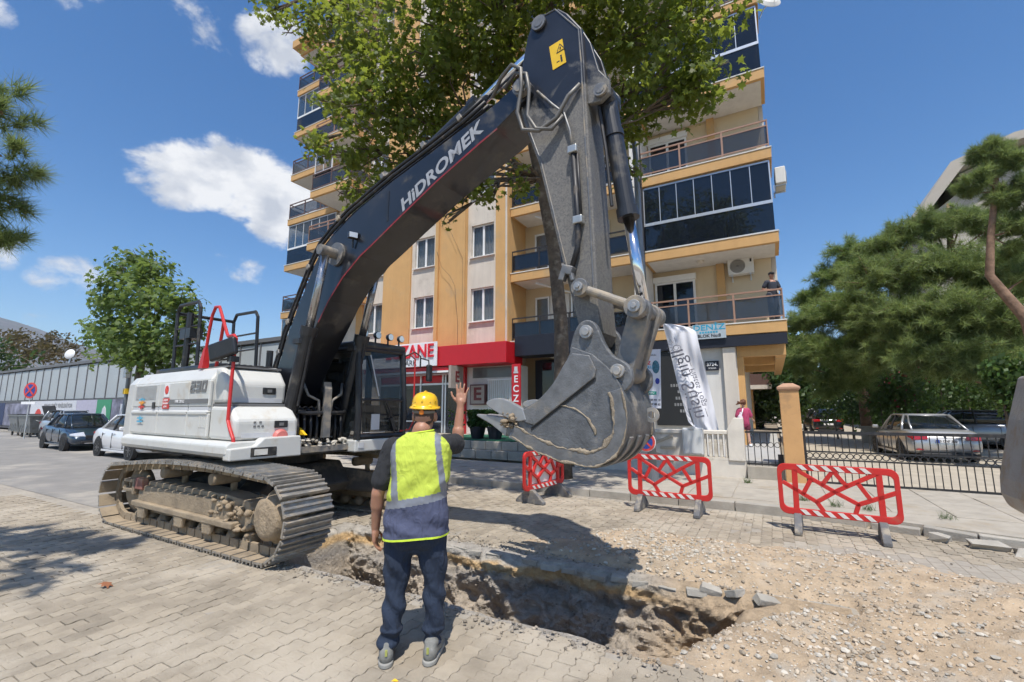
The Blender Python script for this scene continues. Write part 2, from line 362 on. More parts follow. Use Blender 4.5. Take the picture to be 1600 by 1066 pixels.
for d,x,y in pav[300:]:
    if d>11.5: continue
    paver_geo(b,rp.randrange(6),x,y,.010*fbm((x*.8,y*.8,3))+rp.uniform(-.003,.003)+.002,rp.uniform(-.02,.02),rp.uniform(-.012,.012),lite=d>4.5)
tag(b.build('paving_stones',MATS['paver_joined'],street,fix=False),kind='stuff')
# --- the trench
def trench_material():
    m=bpy.data.materials.new('trench_earth'); m.use_nodes=True; t=m.node_tree; b=t.nodes['Principled BSDF']; L=t.links.new; N=t.nodes.new
    geo=N('ShaderNodeNewGeometry'); sp=N('ShaderNodeSeparateXYZ'); L(geo.outputs['Position'],sp.inputs[0])
    nz=N('ShaderNodeTexNoise'); nz.inputs['Scale'].default_value=3.2; nz.inputs['Detail'].default_value=8; L(geo.outputs['Position'],nz.inputs['Vector'])
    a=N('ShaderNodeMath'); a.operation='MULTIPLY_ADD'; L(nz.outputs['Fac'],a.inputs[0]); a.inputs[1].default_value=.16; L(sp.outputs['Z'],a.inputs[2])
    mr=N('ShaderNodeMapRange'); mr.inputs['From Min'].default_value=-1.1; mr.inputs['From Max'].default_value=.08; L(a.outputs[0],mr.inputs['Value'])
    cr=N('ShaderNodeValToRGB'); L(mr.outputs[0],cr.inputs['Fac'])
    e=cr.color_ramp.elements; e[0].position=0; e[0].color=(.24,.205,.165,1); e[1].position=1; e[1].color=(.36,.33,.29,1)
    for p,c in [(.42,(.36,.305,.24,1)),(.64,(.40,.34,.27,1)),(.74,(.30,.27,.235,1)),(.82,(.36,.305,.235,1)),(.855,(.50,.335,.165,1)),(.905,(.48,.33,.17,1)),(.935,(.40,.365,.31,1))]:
        x=e.new(p); x.color=c
    fx=N('ShaderNodeMapRange'); fx.interpolation_type='SMOOTHSTEP'; fx.inputs['From Min'].default_value=-1.45; fx.inputs['From Max'].default_value=-.75; L(sp.outputs['X'],fx.inputs['Value'])     # loose earth has slid in at the filled end
    fm=N('ShaderNodeMix'); fm.data_type='RGBA'; L(fx.outputs[0],fm.inputs['Factor']); L(cr.outputs['Color'],fm.inputs['A']); fm.inputs['B'].default_value=(.41,.31,.205,1)
    n2=N('ShaderNodeTexNoise'); n2.inputs['Scale'].default_value=9; n2.inputs['Detail'].default_value=9; n2.inputs['Roughness'].default_value=.7; L(geo.outputs['Position'],n2.inputs['Vector'])
    r2=N('ShaderNodeMapRange'); r2.inputs['From Min'].default_value=.3; r2.inputs['From Max'].default_value=.7; r2.inputs['To Min'].default_value=.7; r2.inputs['To Max'].default_value=1.35; L(n2.outputs['Fac'],r2.inputs['Value'])
    vm=N('ShaderNodeVectorMath'); vm.operation='SCALE'; L(fm.outputs['Result'],vm.inputs[0]); L(r2.outputs[0],vm.inputs['Scale']); L(vm.outputs[0],b.inputs['Base Color'])
    b.inputs['Roughness'].default_value=.95
    bn=N('ShaderNodeTexNoise'); bn.inputs['Scale'].default_value=24; bn.inputs['Detail'].default_value=9; bn.inputs['Roughness'].default_value=.72; L(geo.outputs['Position'],bn.inputs['Vector'])
    bp=N('ShaderNodeBump'); bp.inputs['Strength'].default_value=.9; bp.inputs['Distance'].default_value=.04; L(bn.outputs['Fac'],bp.inputs['Height']); L(bp.outputs[0],b.inputs['Normal'])
    MATS['trench_earth']=m
trench_material()
def depth(x,f):
    return 1.15*smooth(-5.62,-5.25,x-.12*f)*(1-smooth(-1.45+.75*f,-.70+.65*f,x+.12*fbm((f*5,3,1),2)))
rows=[]; NX=440
prof=[(0,.0)]+[(.02+.10*t,t) for t in [i/30 for i in range(1,31)]]
far=[(1-p,q) for p,q in prof]
prof2=[(p*1,q) for p,q in prof]+[(.12+.76*i/18,1) for i in range(1,18)]+list(reversed(far))
fine=[]
for i in range(len(prof2)-1):
    a_,c_=prof2[i],prof2[i+1]; fine+=[a_,((a_[0]+c_[0])/2,(a_[1]+c_[1])/2)]
fine.append(prof2[-1])
Y0,Y1=3.40,4.84
for i in range(NX+1):
    x=HX0+(HX1-HX0)*i/NX; row=[]
    for f,q in fine:
        D=depth(x,f); wgt=min(1,D*1.6)
        y=Y0+(Y1-Y0)*f; z=-D*q-.012
        if q>=1: z+=.10*fbm((x*1.4,y*1.4,1),4)
        lump=fbm((x*2.0,y*2.0,z*2.6),4)*.12+(.5-abs(fbm((x*4,y*4,z*5),2)))*.06+fbm((x*13,y*13,z*13),4)*.016+(.45-noise.voronoi(Vector((x*5.5,y*5.5,z*7)))[0][0])*.075+(.4-noise.voronoi(Vector((x*15,y*15,z*17)))[0][0])*.030
        if f>.5: y-=(lump*1.2+.09*fbm((x*.9,z*2,5),3))*wgt*min(1,q*4+.15)
        else: y+=lump*wgt*min(1,q*4+.15)
        z+=lump*.7*wgt*min(1,q*3)
        xx=x+.05*fbm((x*3,y*3,z*3+9),3)*wgt
        row.append((xx,y,z))
    e0=fbm((x*2.2,.3,0),3)*.05; e1=fbm((x*2.0,8.3,0),3)*.06
    row=[(x,HY0-.05,-.012)]+[(x,HY0+.05+e0,-.012)]+[(a_,c_+e0*max(0,1-k/8),d_) if k<8 else (a_,c_+e1*max(0,1-(len(row)-1-k)/8),d_) for k,(a_,c_,d_) in enumerate(row)]+[(x,HY1-.02,-.003),(x,HY1+.05,-.003)]
    rows.append(row)
b=MB(); b.loft(rows,caps=False,closed=False)
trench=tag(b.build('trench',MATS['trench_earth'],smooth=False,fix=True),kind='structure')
# --- spread earth and gravel where the trench has been filled again
def dirt_z(x,y):
    inside=smooth(2.95-smooth(-.3,3,x)*.3,3.75,y)*(1-smooth(6.0,7.3,y-.25*fbm((x*.7,2,3),3)))
    left=smooth(-3.2,-1.6,x-.5*fbm((y*1.2,7,1),3)) if y>4.7 else smooth(-.55,.5,x-.25*fbm((y*2,5,5),3))
    if y<=4.7: left=smooth(-1.0+.75*(y-3.4)/1.44,-.45+.7*(y-3.4)/1.44,x-.10*fbm((y*2,5,5),3))
    h=inside*left
    if x<.5: h*=smooth(4.86,5.15,y) if y>4.7 else 1
    n=.05*fbm((x*.9,y*.9,2),4)+.028*fbm((x*4,y*4,6),4)+.016*fbm((x*13,y*13,8),3)
    return -.055+h*(.10+n)+(.12*math.exp(-((x+.9)**2/.8+(y-5.6)**2/.5)))*h*.5
mat('dirt',(.45,.345,.235),.95,var=.22,scale=5,bump=1.0,bscale=45,dirt=(.43,.385,.32),damt=.30,dscale=2.2)
gx0,gx1,gy0,gy1=-3.3,6.4,2.9,7.5; st=.035
nx,ny=int((gx1-gx0)/st),int((gy1-gy0)/st); V=[];F=[]; idx={}
for i in range(nx+1):
    for j in range(ny+1):
        x,y=gx0+i*st,gy0+j*st
        if x<.5 and 3.25<y<4.86:
            if depth(x,max(0,min(1,(y-3.4)/1.44)))>.02 or x<-.9: continue
        if x<-1 and y<4: continue
        idx[i,j]=len(V); V.append((x,y,dirt_z(x,y)))
for (i,j),a in idx.items():
    q=[idx.get((i+1,j)),idx.get((i+1,j+1)),idx.get((i,j+1))]
    if None not in q: F.append((a,*q))
me=bpy.data.meshes.new('spread_earth'); me.from_pydata(V,[],F); me.update()
earth=tag(obj('spread_earth',me,'dirt',smooth=True),kind='structure')
ICO=[]
def ico():
    p=(1+5**.5)/2
    v=[(-1,p,0),(1,p,0),(-1,-p,0),(1,-p,0),(0,-1,p),(0,1,p),(0,-1,-p),(0,1,-p),(p,0,-1),(p,0,1),(-p,0,-1),(-p,0,1)]
    f=[(0,11,5),(0,5,1),(0,1,7),(0,7,10),(0,10,11),(1,5,9),(5,11,4),(11,10,2),(10,7,6),(7,1,8),(3,9,4),(3,4,2),(3,2,6),(3,6,8),(3,8,9),(4,9,5),(2,4,11),(6,2,10),(8,6,7),(9,8,1)]
    return [Vector(a).normalized() for a in v],f
IV,IF=ico()
def stone(b,c,r,rnd):
    s=(r*rnd.uniform(.7,1.25),r*rnd.uniform(.6,1.1),r*rnd.uniform(.4,.8)); a=rnd.uniform(0,6.28); ca,sa=math.cos(a),math.sin(a)
    V=[]
    for p in IV:
        k=rnd.uniform(.75,1.15); x,y,z=p.x*s[0]*k,p.y*s[1]*k,p.z*s[2]*k
        V.append((c[0]+x*ca-y*sa,c[1]+x*sa+y*ca,c[2]+z))
    b.add(V,IF)
rg=random.Random(11); b1=MB(); b2=MB(); cnt=0
while cnt<17000:
    x=rg.uniform(-2.9,6.2); y=rg.uniform(3.0,7.3)
    if rg.random()>math.exp(-max(0,math.hypot(x,y)-3.2)*.16): continue
    dens=.28+.75*max(0,fbm((x*.9,y*.9,20),3))+.9*math.exp(-((x+1.15-(5.9-y)*.35)**2/.18+(y-5.6)**2/1.0))+.5*math.exp(-((x-.1)**2/.25+(y-4.1)**2/.3))
    if rg.random()>dens: continue
    if x<.5 and 3.2<y<4.9 and (x<-.9 or depth(x,max(0,min(1,(y-3.4)/1.44)))>.02): continue
    z=dirt_z(x,y)
    if z<-.035: continue
    r=rg.choice([.004,.005,.006,.007,.008,.009,.011,.014,.024])*rg.uniform(.8,1.2)
    pale=math.exp(-((x+1.15-(5.9-y)*.35)**2/.2+(y-5.6)**2/1.1))
    stone(b2 if rg.random()<.3+.6*pale else b1,(x,y,z+r*.25),r,rg); cnt+=1
tag(b1.build('brown_gravel',MATS['stone_mix'],fix=False),'brown gravel scattered over the spread earth right of the trench','gravel',kind='stuff')
tag(b2.build('pale_gravel',MATS['stone_pale'],fix=False),'pale crushed stone scattered over the earth beside the trench','gravel',kind='stuff')
# crumbs along the trench lips, on the street and clods inside
b=MB()
for k in range(1500):
    x=rg.uniform(-5.6,-.1); near=rg.random()<.45
    y=3.36-abs(rg.gauss(0,.12)) if near else 4.9+abs(rg.gauss(0,.22))
    r=rg.choice([.004,.006,.008,.012,.018]); stone(b,(x,y,.004+r*.3),r,rg)
for k in range(260):
    x=rg.uniform(-9,1); y=rg.uniform(.9,3.3); r=rg.choice([.003,.004,.005,.007]); stone(b,(x,y,.004+r*.3),r,rg)
for k in range(250):
    x=rg.uniform(-4,5); y=rg.uniform(6.8,8.4); r=rg.choice([.005,.007,.01,.015]); stone(b,(x,y,.004+r*.3),r,rg)
for k in range(1500):
    row=rows[rg.randrange(30,NX-90)]; p=row[rg.randrange(int(len(row)*.52),len(row)-12)]; r=rg.choice([.006,.008,.010,.013,.018,.026]); stone(b,(p[0],p[1]+r*.35,p[2]),r,rg)
tag(b.build('crumbs',mat('clod',(.29,.25,.20),.95,var=.2,scale=20,island=.35,bump=.5),fix=False),'small clods and crumbs of earth strewn around the trench','debris',kind='stuff')
# broken paving stones along the far lip of the trench
rb=random.Random(5); lm=[]
for k in range(4):
    b=MB(); b.box(-.10,.10,-.07,.07,-.045,.045); bm=bmesh.new(); me=b.mesh('paving_stone'); bm.from_mesh(me)
    for v in bm.verts: v.co+=Vector((rb.uniform(-.014,.014),rb.uniform(-.012,.012),rb.uniform(-.008,.008)))
    bm.to_mesh(me); bm.free(); lm.append(me)
x=-5.2
while x<-.55:
    o=obj('paving_stone',lm[rb.randrange(4)],'kerb',street,bevel=.006,seg=1); wdt=rb.uniform(.2,.34); o.scale=(rb.uniform(.7,1),rb.uniform(.75,1),.62)
    o.location=(x,4.84+.05*fbm((x*2,8.3,0),3)+rb.uniform(-.03,.03),-.045+rb.uniform(-.018,.004)); o.rotation_euler=(rb.uniform(-.12,.12),rb.uniform(-.08,.08),rb.uniform(-.25,.25)); x+=wdt
for x,y,z,rz,ry in [(-.16,4.80,.0,.5,.2),(-.42,4.84,.0,1.2,-.3),(-.62,4.86,-.01,.1,.1)]:
    o=obj('paving_stone',lm[rb.randrange(4)],'kerb',street,bevel=.006,seg=1); o.location=(x,y,z); o.rotation_euler=(ry,.2,rz); o.scale=(.9,.8,.7)
# --- kerb and pavement on the far side
KL=[(-90,11.2),(-15,11.2),(-12.5,8.62),(-.1,8.62),(1.3,8.2),(2.4,7.9),(6,7.2),(12,6.2)]
def kerb_y(x):
    for (a,ya),(c,yc) in zip(KL,KL[1:]):
        if x<=c: return ya+(yc-ya)*(x-a)/(c-a)
    return KL[-1][1]
b=MB(); top=.13
poly=[(x,y+.14) for x,y in KL]+[(12,11.75),(-90,11.75)]
b.prism(poly,-.08,top,'z')
pave=tag(b.build('pavement','concrete'),kind='structure')
rk=random.Random(9); x=-24
while x<5.2:
    L_=rk.uniform(.7,.95) if x<1 else rk.uniform(.45,.8)
    ang=math.atan2(kerb_y(x+L_)-kerb_y(x),L_); b=MB(); b.box(0,L_-.012,0,.15,-.06,top+.006)
    o=b.build('kerb_stone','kerb',pave,bevel=.012); broken=x>.9
    o.location=(x,kerb_y(x)+(rk.uniform(-.02,.03) if broken else 0),rk.uniform(-.05,.0) if broken else rk.uniform(-.004,.004)); o.rotation_euler=(rk.uniform(-.08,.08)*broken,rk.uniform(-.06,.06)*broken,ang+rk.uniform(-.04,.04)*broken); x+=L_
# slabs of the pavement, uneven
rk=random.Random(4)
for i in range(-24,8):
    for j in range(4):
        x0=i*.72; y0=9.0+j*.66
        if y0<kerb_y(x0+.7)+.2 or proj(x0,y0,0)is None or y0>11.4: continue
        b=MB(); b.box(.005,.71,.005,.65,-.03,0); o=b.build('pavement_slab','concrete',pave,bevel=.006,seg=1); o.location=(x0,y0,top+.012+rk.uniform(-.004,.004)); o.rotation_euler=(rk.uniform(-.006,.006),rk.uniform(-.006,.006),0)
# cracked chunks where the kerb has broken up on the right
for x,y,sx,sy,rz,ry in [(2.1,7.78,.28,.16,.2,.12),(2.45,7.66,.3,.18,-.1,-.1),(2.85,7.55,.25,.2,.35,.14),(1.75,7.92,.2,.14,.8,.1)]:
    b=MB(); b.box(-sx/2,sx/2,-sy/2,sy/2,-.05,.05); me=b.mesh('concrete_chunk')
    for v in me.vertices: v.co+=Vector((rk.uniform(-.05,.05),rk.uniform(-.05,.05),rk.uniform(-.015,.015)))
    o=obj('concrete_chunk',me,'kerb',pave,bevel=.01); o.location=(x,y,.035); o.rotation_euler=(ry,ry*.6,rz)
# parking court and the raised path behind the fence
b=MB(); b.box(.35,60,11.75,120,-.08,.01); tag(b.build('parking_court','parking'),kind='structure')
b=MB(); b.box(-3.4,.10,11.84,27,-.08,.50); tag(b.build('raised_path',mat('path',(.40,.39,.37),.85,var=.08,scale=3,bump=.2)),kind='structure')
# hillside far to the left
b=MB(); V=[];F=[]; W_=60
for i in range(W_+1):
    for j in range(14):
        a=R(118+80*i/W_); d=1700+j*110; x,y=d*math.cos(a),d*math.sin(a)
        ridge=(250+45*fbm((i*.13,2,0),4)*2)*(1-smooth(.0,1,(i-14)/46.)*.9 if i<60 else .1)
        ridge=420*math.exp(-((i-44)/14.)**2)+90*math.exp(-((i-25)/14.)**2)*.5+25*fbm((i*.22,1,0),4)
        V.append((x,y,-8+max(0,ridge)*math.sin(min(1,j/9)*math.pi/2)+9*fbm((i*.6,j*.6,4),4)*min(1,j/4)))
for i in range(W_):
    for j in range(13): F.append((i*14+j,i*14+j+1,(i+1)*14+j+1,(i+1)*14+j))
me=bpy.data.meshes.new('hillside'); me.from_pydata(V,[],F); me.update()
tag(obj('hillside',me,mat('hill',(.15,.145,.15),1,var=.35,scale=.012,dirt=(.10,.11,.095),damt=.5,dscale=.02),smooth=True),kind='structure')
# ================================================================== EXCAVATOR
DUST=(.36,.30,.22)
mat('mach_white',(.60,.60,.57),.40,var=.05,scale=2,dirt=(.52,.475,.40),damt=.17,dscale=3.2,coat=.2)
mat('mach_grey',(.17,.17,.17),.5,var=.08)
mat('mach_black',(.016,.017,.02),.42,var=.3,scale=6,dirt=(.10,.09,.075),damt=.22,dscale=5,coat=.15)
mat('boom_paint',(.011,.012,.016),.34,var=.3,scale=3,dirt=(.085,.078,.066),damt=.17,dscale=2.6,coat=.5)
mat('red_paint',(.52,.025,.025),.4,var=.1)
mat('chrome',(.75,.76,.78),.09,metal=1,var=.03)
mat('steel_dusty',(.20,.20,.20),.5,metal=.55,var=.2,scale=8,dirt=DUST,damt=.42,dscale=4,bump=.15,bscale=60)
mat('mud',(.34,.265,.18),.95,var=.22,scale=9,bump=1.2,bscale=26)
mat('frame_mud',(.27,.215,.15),.9,var=.25,scale=5,dirt=(.36,.285,.195),damt=.6,dscale=3,bump=.7,bscale=30)
mat('shoe_steel',(.33,.315,.29),.42,metal=.6,var=.25,scale=14,dirt=(.33,.275,.205),damt=.36,dscale=6,obj=.12,bump=.2,bscale=50)
mat('bucket_steel',(.15,.155,.16),.5,metal=.35,var=.30,scale=7,dirt=(.30,.26,.205),damt=.24,dscale=3.5,bump=.4,bscale=45)
mat('bucket_bright',(.36,.36,.36),.42,metal=.5,var=.12,scale=9,dirt=(.45,.38,.28),damt=.30,dscale=6)
mat('hose',(.018,.018,.02),.5,var=.2,dirt=(.12,.10,.08),damt=.2,dscale=8)
mat('hose_grey',(.16,.15,.135),.5,metal=.3,var=.2)
mat('yellow_sticker',(.80,.50,.02),.5,var=.05)
mat('letter_grey',(.55,.56,.58),.45,var=.05); mat('ink',(.02,.02,.02),.6); mat('white_ink',(.8,.8,.8),.6); mat('red_ink',(.6,.06,.05),.6); mat('blue_ink',(.10,.42,.62),.6); mat('orange_ink',(.75,.33,.05),.6)
mat('lamp_glass',(.75,.75,.72),.15,metal=.4); mat('rubber',(.02,.02,.021),.8,var=.2,dirt=(.16,.14,.11),damt=.3)
glassmat('cab_glass',(.012,.016,.018),.02,.66)
def stick_material():
    """black paint that has been scraped to dusty steel on the working end of the arm"""
    m=mat('stick_paint',(.016,.018,.024),.38,var=.3,scale=4,coat=.2); t=m.node_tree; N=t.nodes.new; L=t.links.new; b=t.nodes['Principled BSDF']
    old=b.inputs['Base Color'].links[0].from_socket
    geo=N('ShaderNodeNewGeometry'); sp=N('ShaderNodeSeparateXYZ'); L(geo.outputs['Position'],sp.inputs[0])
    nz=N('ShaderNodeTexNoise'); nz.inputs['Scale'].default_value=2.6; nz.inputs['Detail'].default_value=9; nz.inputs['Roughness'].default_value=.65; nz.inputs['Distortion'].default_value=.8; L(geo.outputs['Position'],nz.inputs['Vector'])
    a=N('ShaderNodeMath'); a.operation='MULTIPLY_ADD'; L(nz.outputs['Fac'],a.inputs[0]); a.inputs[1].default_value=-2.6; L(sp.outputs['Z'],a.inputs[2])
    mr=N('ShaderNodeMapRange'); mr.inputs['From Min'].default_value=3.75; mr.inputs['From Max'].default_value=3.35; L(a.outputs[0],mr.inputs['Value'])
    n2=N('ShaderNodeTexNoise'); n2.inputs['Scale'].default_value=22; n2.inputs['Detail'].default_value=9; n2.inputs['Distortion'].default_value=2.5; L(geo.outputs['Position'],n2.inputs['Vector'])
    cr=N('ShaderNodeValToRGB'); cr.color_ramp.elements[0].position=.33; cr.color_ramp.elements[0].color=(.105,.102,.10,1); cr.color_ramp.elements[1].position=.62; cr.color_ramp.elements[1].color=(.195,.182,.16,1); L(n2.outputs['Fac'],cr.inputs['Fac'])
    mx=N('ShaderNodeMix'); mx.data_type='RGBA'; L(mr.outputs[0],mx.inputs['Factor']); L(old,mx.inputs['A']); L(cr.outputs['Color'],mx.inputs['B']); L(mx.outputs['Result'],b.inputs['Base Color'])
    rr=N('ShaderNodeMapRange'); rr.inputs['To Min'].default_value=.35; rr.inputs['To Max'].default_value=.75; L(mr.outputs[0],rr.inputs['Value']); L(rr.outputs[0],b.inputs['Roughness'])
stick_material()
EXL=(-6.85,4.6,0)
ex=tag(empty('excavator',EXL,R(-4)),'large white and black crawler excavator standing over the trench','excavator')
# ---- tracks
def track(y0,y1,xf,near):
    tr=empty('track',(0,0,0),R(4),ex); sgn=-1 if near else 1; ym=(y0+y1)/2
    cf=(xf-.43,.475); rf=.43; crr=(-1.58,.45); rr=.40
    pts=[]
    for k in range(41): x=crr[0]+(cf[0]-crr[0])*k/40; pts.append((x,.045))
    for k in range(1,31): a=-math.pi/2+math.pi*k/30; pts.append((cf[0]+rf*math.cos(a),cf[1]+rf*math.sin(a)))
    for k in range(1,41):
        t=k/40; x=cf[0]+(crr[0]-cf[0])*t; z=.905+(.85-.905)*t+.085*math.sin(math.pi*min(1,t*1.0))**1.0*(1)+.0; z+=-.03*math.sin(math.pi*2*t)*0; pts.append((x,z))
    for k in range(1,30): a=math.pi/2+math.pi*k/30; pts.append((crr[0]+rr*math.cos(a),crr[1]+rr*math.sin(a)))
    L_=[0]
    for a,c in zip(pts,pts[1:]+pts[:1]): L_.append(L_[-1]+math.dist(a,c))
    n=50; me=None
    b=MB(); hw=(y1-y0)/2; b.box(-.083,.083,-hw,hw,-.012,.012)
    for gx in (-.07,0,.066): b.prism([(gx-.016,.012),(gx+.016,.012),(gx+.009,.038),(gx-.009,.038)],-hw+.004,hw-.004)
    me=b.mesh('track_shoe'); me.materials.append(MATS['shoe_steel']); me.materials.append(MATS['frame_mud'])
    for p in me.polygons:
        if p.normal.z<-.5: p.material_index=1
    fm=ym-sgn*.07
    lk=MB()
    for k in range(n):
        s=L_[-1]*(k+.5)/n; i=max(j for j in range(len(pts)) if L_[j]<=s); f=(s-L_[i])/(L_[i+1]-L_[i]); a=pts[i]; c=pts[(i+1)%len(pts)]
        x,z=a[0]+(c[0]-a[0])*f,a[1]+(c[1]-a[1])*f
        s2=pts[(i+2)%len(pts)]; s1=pts[i-1]; tx,tz=s2[0]-s1[0],s2[1]-s1[1]; ang=math.atan2(tz,tx)
        o=obj('track_shoe',me,'shoe_steel',tr); o.location=(x,ym,z); o.rotation_euler=(math.pi,-ang,0)      # ridges point outwards
        ix,iz=-math.sin(ang),math.cos(ang)
        for yy in (ym-.1,ym+.06): lk.obox((x+ix*.06,yy+.02,z+iz*.06),(.17,.045,.09),(0,-ang,0))
    tag(lk.build('track_chain','frame_mud',tr),kind='stuff')
    ys=ym; ym=fm
    b=MB(); b.prism([(-1.5,.30),(-1.3,.60),(-.9,.64),(1.0,.62),(1.45,.58),(1.6,.34),(1.4,.24),(-1.3,.22)],ym-.16,ym+.16)
    b.prism([(-1.15,.36),(1.15,.34),(1.15,.56),(-1.15,.58)],ym+sgn*.16,ym+sgn*.21)
    b.prism([(-1.2,.30),(1.3,.27),(1.3,.345),(-1.2,.375)],ym+sgn*.16,ym+sgn*.27)
    b.build('track_frame','frame_mud',tr,bevel=.015)
    if near:
        b=MB(); b.box(-1.62,-1.28,ym-.24,ym-.17,.47,.52); b.box(-1.62,-1.28,ym-.24,ym-.17,.60,.645); b.box(-1.62,-1.56,ym-.24,ym-.17,.47,.645); b.box(-1.3,-1.24,ym-.24,ym-.17,.44,.66)
        b.build('step_bracket','frame_mud',tr,bevel=.01)
        b=MB(); b.box(-1.22,-1.0,ym-.24,ym-.16,.52,.68); b.build('tow_plate',mat('worn_red',(.30,.13,.10),.8,var=.3,dirt=(.36,.285,.195),damt=.4),tr,bevel=.012)
        b=MB()
        for k in range(46):
            rr_=random.Random(k); x=rr_.uniform(.75,1.6); z=.62-.30*rr_.random()+(.0 if x<1.2 else -.1); stone(b,(x,ym-.19+rr_.uniform(-.04,.05),z),rr_.uniform(.03,.07),rr_)
        tag(b.build('mud_clump','mud',tr,smooth=True),kind='stuff')
    for k in range(9):
        x=-1.25+k*.335; b=MB(); b.lathe([(.02,ym-.17),(.04,ym-.17),(.045,ym-.15),(.075,ym-.14),(.08,ym-.12),(.08,ym-.06),(.06,ym-.05),(.06,ym+.05),(.08,ym+.06),(.08,ym+.13),(.04,ym+.15),(.02,ym+.15)],(x,0,.155),18,'y'); b.build('roller','frame_mud',tr,smooth=True)
        if k in (1,4,6):
            b=MB(); b.prism([(x-.12,.33),(x+.12,.33),(x+.09,.15),(x-.09,.15)],ym+sgn*.20,ym+sgn*.26); b.build('roller_guard','frame_mud',tr,bevel=.02)
    for x in (-.45,.75):
        b=MB(); b.lathe([(.02,ym-.24),(.07,ym-.24),(.075,ym-.2),(.075,ym+.1),(.05,ym+.12)],(x,0,.795),16,'y'); b.cyl((x,ym+.05,.62),(x,ym+.05,.8),.04); b.build('carrier_roller','frame_mud',tr,smooth=True)
    b=MB(); b.lathe([(.05,ym-.30),(.17,ym-.31),(.235,ym-.27),(.245,ym-.15),(.30,ym-.13),(.33,ym-.05),(.33,ym+.05),(.25,ym+.12)] if near else [(.2,ym-.1),(.33,ym-.05),(.33,ym+.05),(.2,ym+.2)],(cf[0],0,cf[1]),32,'y')
    b.build('final_drive','mud',tr,smooth=True)
    b=MB(); b.lathe([(.06,ym-.13),(.16,ym-.13),(.30,ym-.06),(.33,ym-.04),(.33,ym+.04),(.30,ym+.06),(.16,ym+.13),(.06,ym+.13)],(crr[0],0,crr[1]),28,'y'); b.build('idler','frame_mud',tr,smooth=True)
    return tr
track(-1.5,-.9,2.40,True); track(.88,1.48,2.22,False)
mat('under_black',(.03,.029,.028),.6,var=.3,dirt=(.17,.14,.10),damt=.30,dscale=3)
cb=empty('undercarriage',(0,0,0),R(4),ex)
b=MB(); b.prism([(-.9,.42),(.95,.42),(1.05,.55),(.8,.86),(-.8,.86),(-1.0,.6)],-.55,.55); b.build('carbody','under_black',cb,bevel=.03)
for sx,sy in ((1,1),(1,-1),(-1,1),(-1,-1)):
    b=MB(); b.loft([[(sx*.35+dx,sy*.35,z) for dx,z in ((-.22,.44),(.22,.44),(.22,.82),(-.22,.82))],[(sx*1.0+dx,sy*1.04,z) for dx,z in ((-.26,.30),(.26,.30),(.26,.62),(-.26,.62))]]); b.build('frame_leg','under_black',cb,bevel=.03)
b=MB(); b.lathe([(.3,.82),(.62,.82),(.66,.86),(.66,.97),(.70,.98),(.70,1.03),(.4,1.03)],(0,0,0),40); b.build('slew_ring','under_black',cb,smooth=False)
# ---- upper body
hs_=empty('upper_body',(0,0,0),0,ex)
b=MB(); b.box(-2.0,1.22,-1.25,1.25,1.03,1.10); b.build('deck','under_black',hs_,bevel=.01)
b=MB(); b.prism([(-1.38,1.08),(-1.41,1.13),(-1.41,1.22),(-1.36,1.265),(-.45,1.265),(-.45,1.085)],-2.02,1.34,'x'); b.build('side_skirt','mach_white',hs_,bevel=.02)
b=MB(); b.prism([(-1.31,1.266),(-1.31,2.05),(-1.21,2.21),(-.42,2.25),(-.42,1.266)],-1.98,.60,'x'); b.build('engine_cover','mach_white',hs_,bevel=.035,seg=3)
for x0,x1 in ((-1.97,-.965),(-.955,.02),(.03,.615)):
    zt=2.03 if x0<0 else 2.03
    b=MB(); b.box(x0,x1,-1.33,-1.29,1.30,1.60); b.box(x0,x1,-1.345,-1.29,1.605,1.63); b.box(x0,x1,-1.33,-1.29,1.69,zt); o=b.build('side_door','mach_white',hs_,bevel=.012)
    b=MB(); b.box(x0+.02,x1-.01,-1.324,-1.29,1.635,1.685); b.build('stripe','letter_grey',o)
    b=MB(); b.prism([(-1.345,1.59),(-1.345,1.62),(-1.30,1.66),(-1.30,1.56)],x0+.02,x1-.01,'x'); b.build('ridge','mach_white',o,bevel=.006)
b=MB()
for k in range(9):
    for j in range(4): pass
for k in range(12): b.box(-1.86,-1.08,-1.335,-1.325,1.80+.018*k,1.808+.018*k)
b.build('vent_grille',mat('grille_grey',(.45,.45,.44),.6),hs_)
b=MB(); b.prism([(.58,1.725),(.90,1.725),(.90,2.00),(.74,2.19),(.58,2.21)],-1.27,-.46); b.build('tool_box','mach_white',hs_,bevel=.05,seg=3)
b=MB(); b.box(.895,.908,-1.17,-.52,1.74,1.80); b.build('trim','letter_grey',hs_)
b=MB(); b.prism([(.58,1.27),(1.25,1.27),(1.25,1.52),(1.06,1.69),(.58,1.70)],-1.29,-.46); b.build('fuel_box','mach_white',hs_,bevel=.05,seg=3)
b=MB(); b.box(.3,1.03,-1.27,-.48,1.695,1.725); b.build('tread_plate','mach_grey',hs_)
b=MB(); b.box(.2,.76,-1.2,-.48,2.2,2.225); b.build('tread_plate','mach_grey',hs_)
b=MB(); b.box(1.245,1.262,-1.2,-.5,1.30,1.36); b.build('trim','letter_grey',hs_)
for x,z in ((.903,1.90),(1.253,1.46)):
    b=MB(); b.box(x-.005,x+.012,-.80,-.62,z-.045,z+.045); o=b.build('latch','mach_black',hs_,bevel=.01); b=MB(); b.box(x+.012,x+.02,-.74,-.68,z-.02,z+.02); b.build('handle','mach_grey',o)
b=MB(); b.prism([(-1.40,1.05),(-1.40,1.19),(-1.1,1.21),(-1.0,1.30),(-.52,1.31),(-.50,1.05)],1.26,1.42,'x'); o=b.build('front_step','mach_white',hs_,bevel=.015)
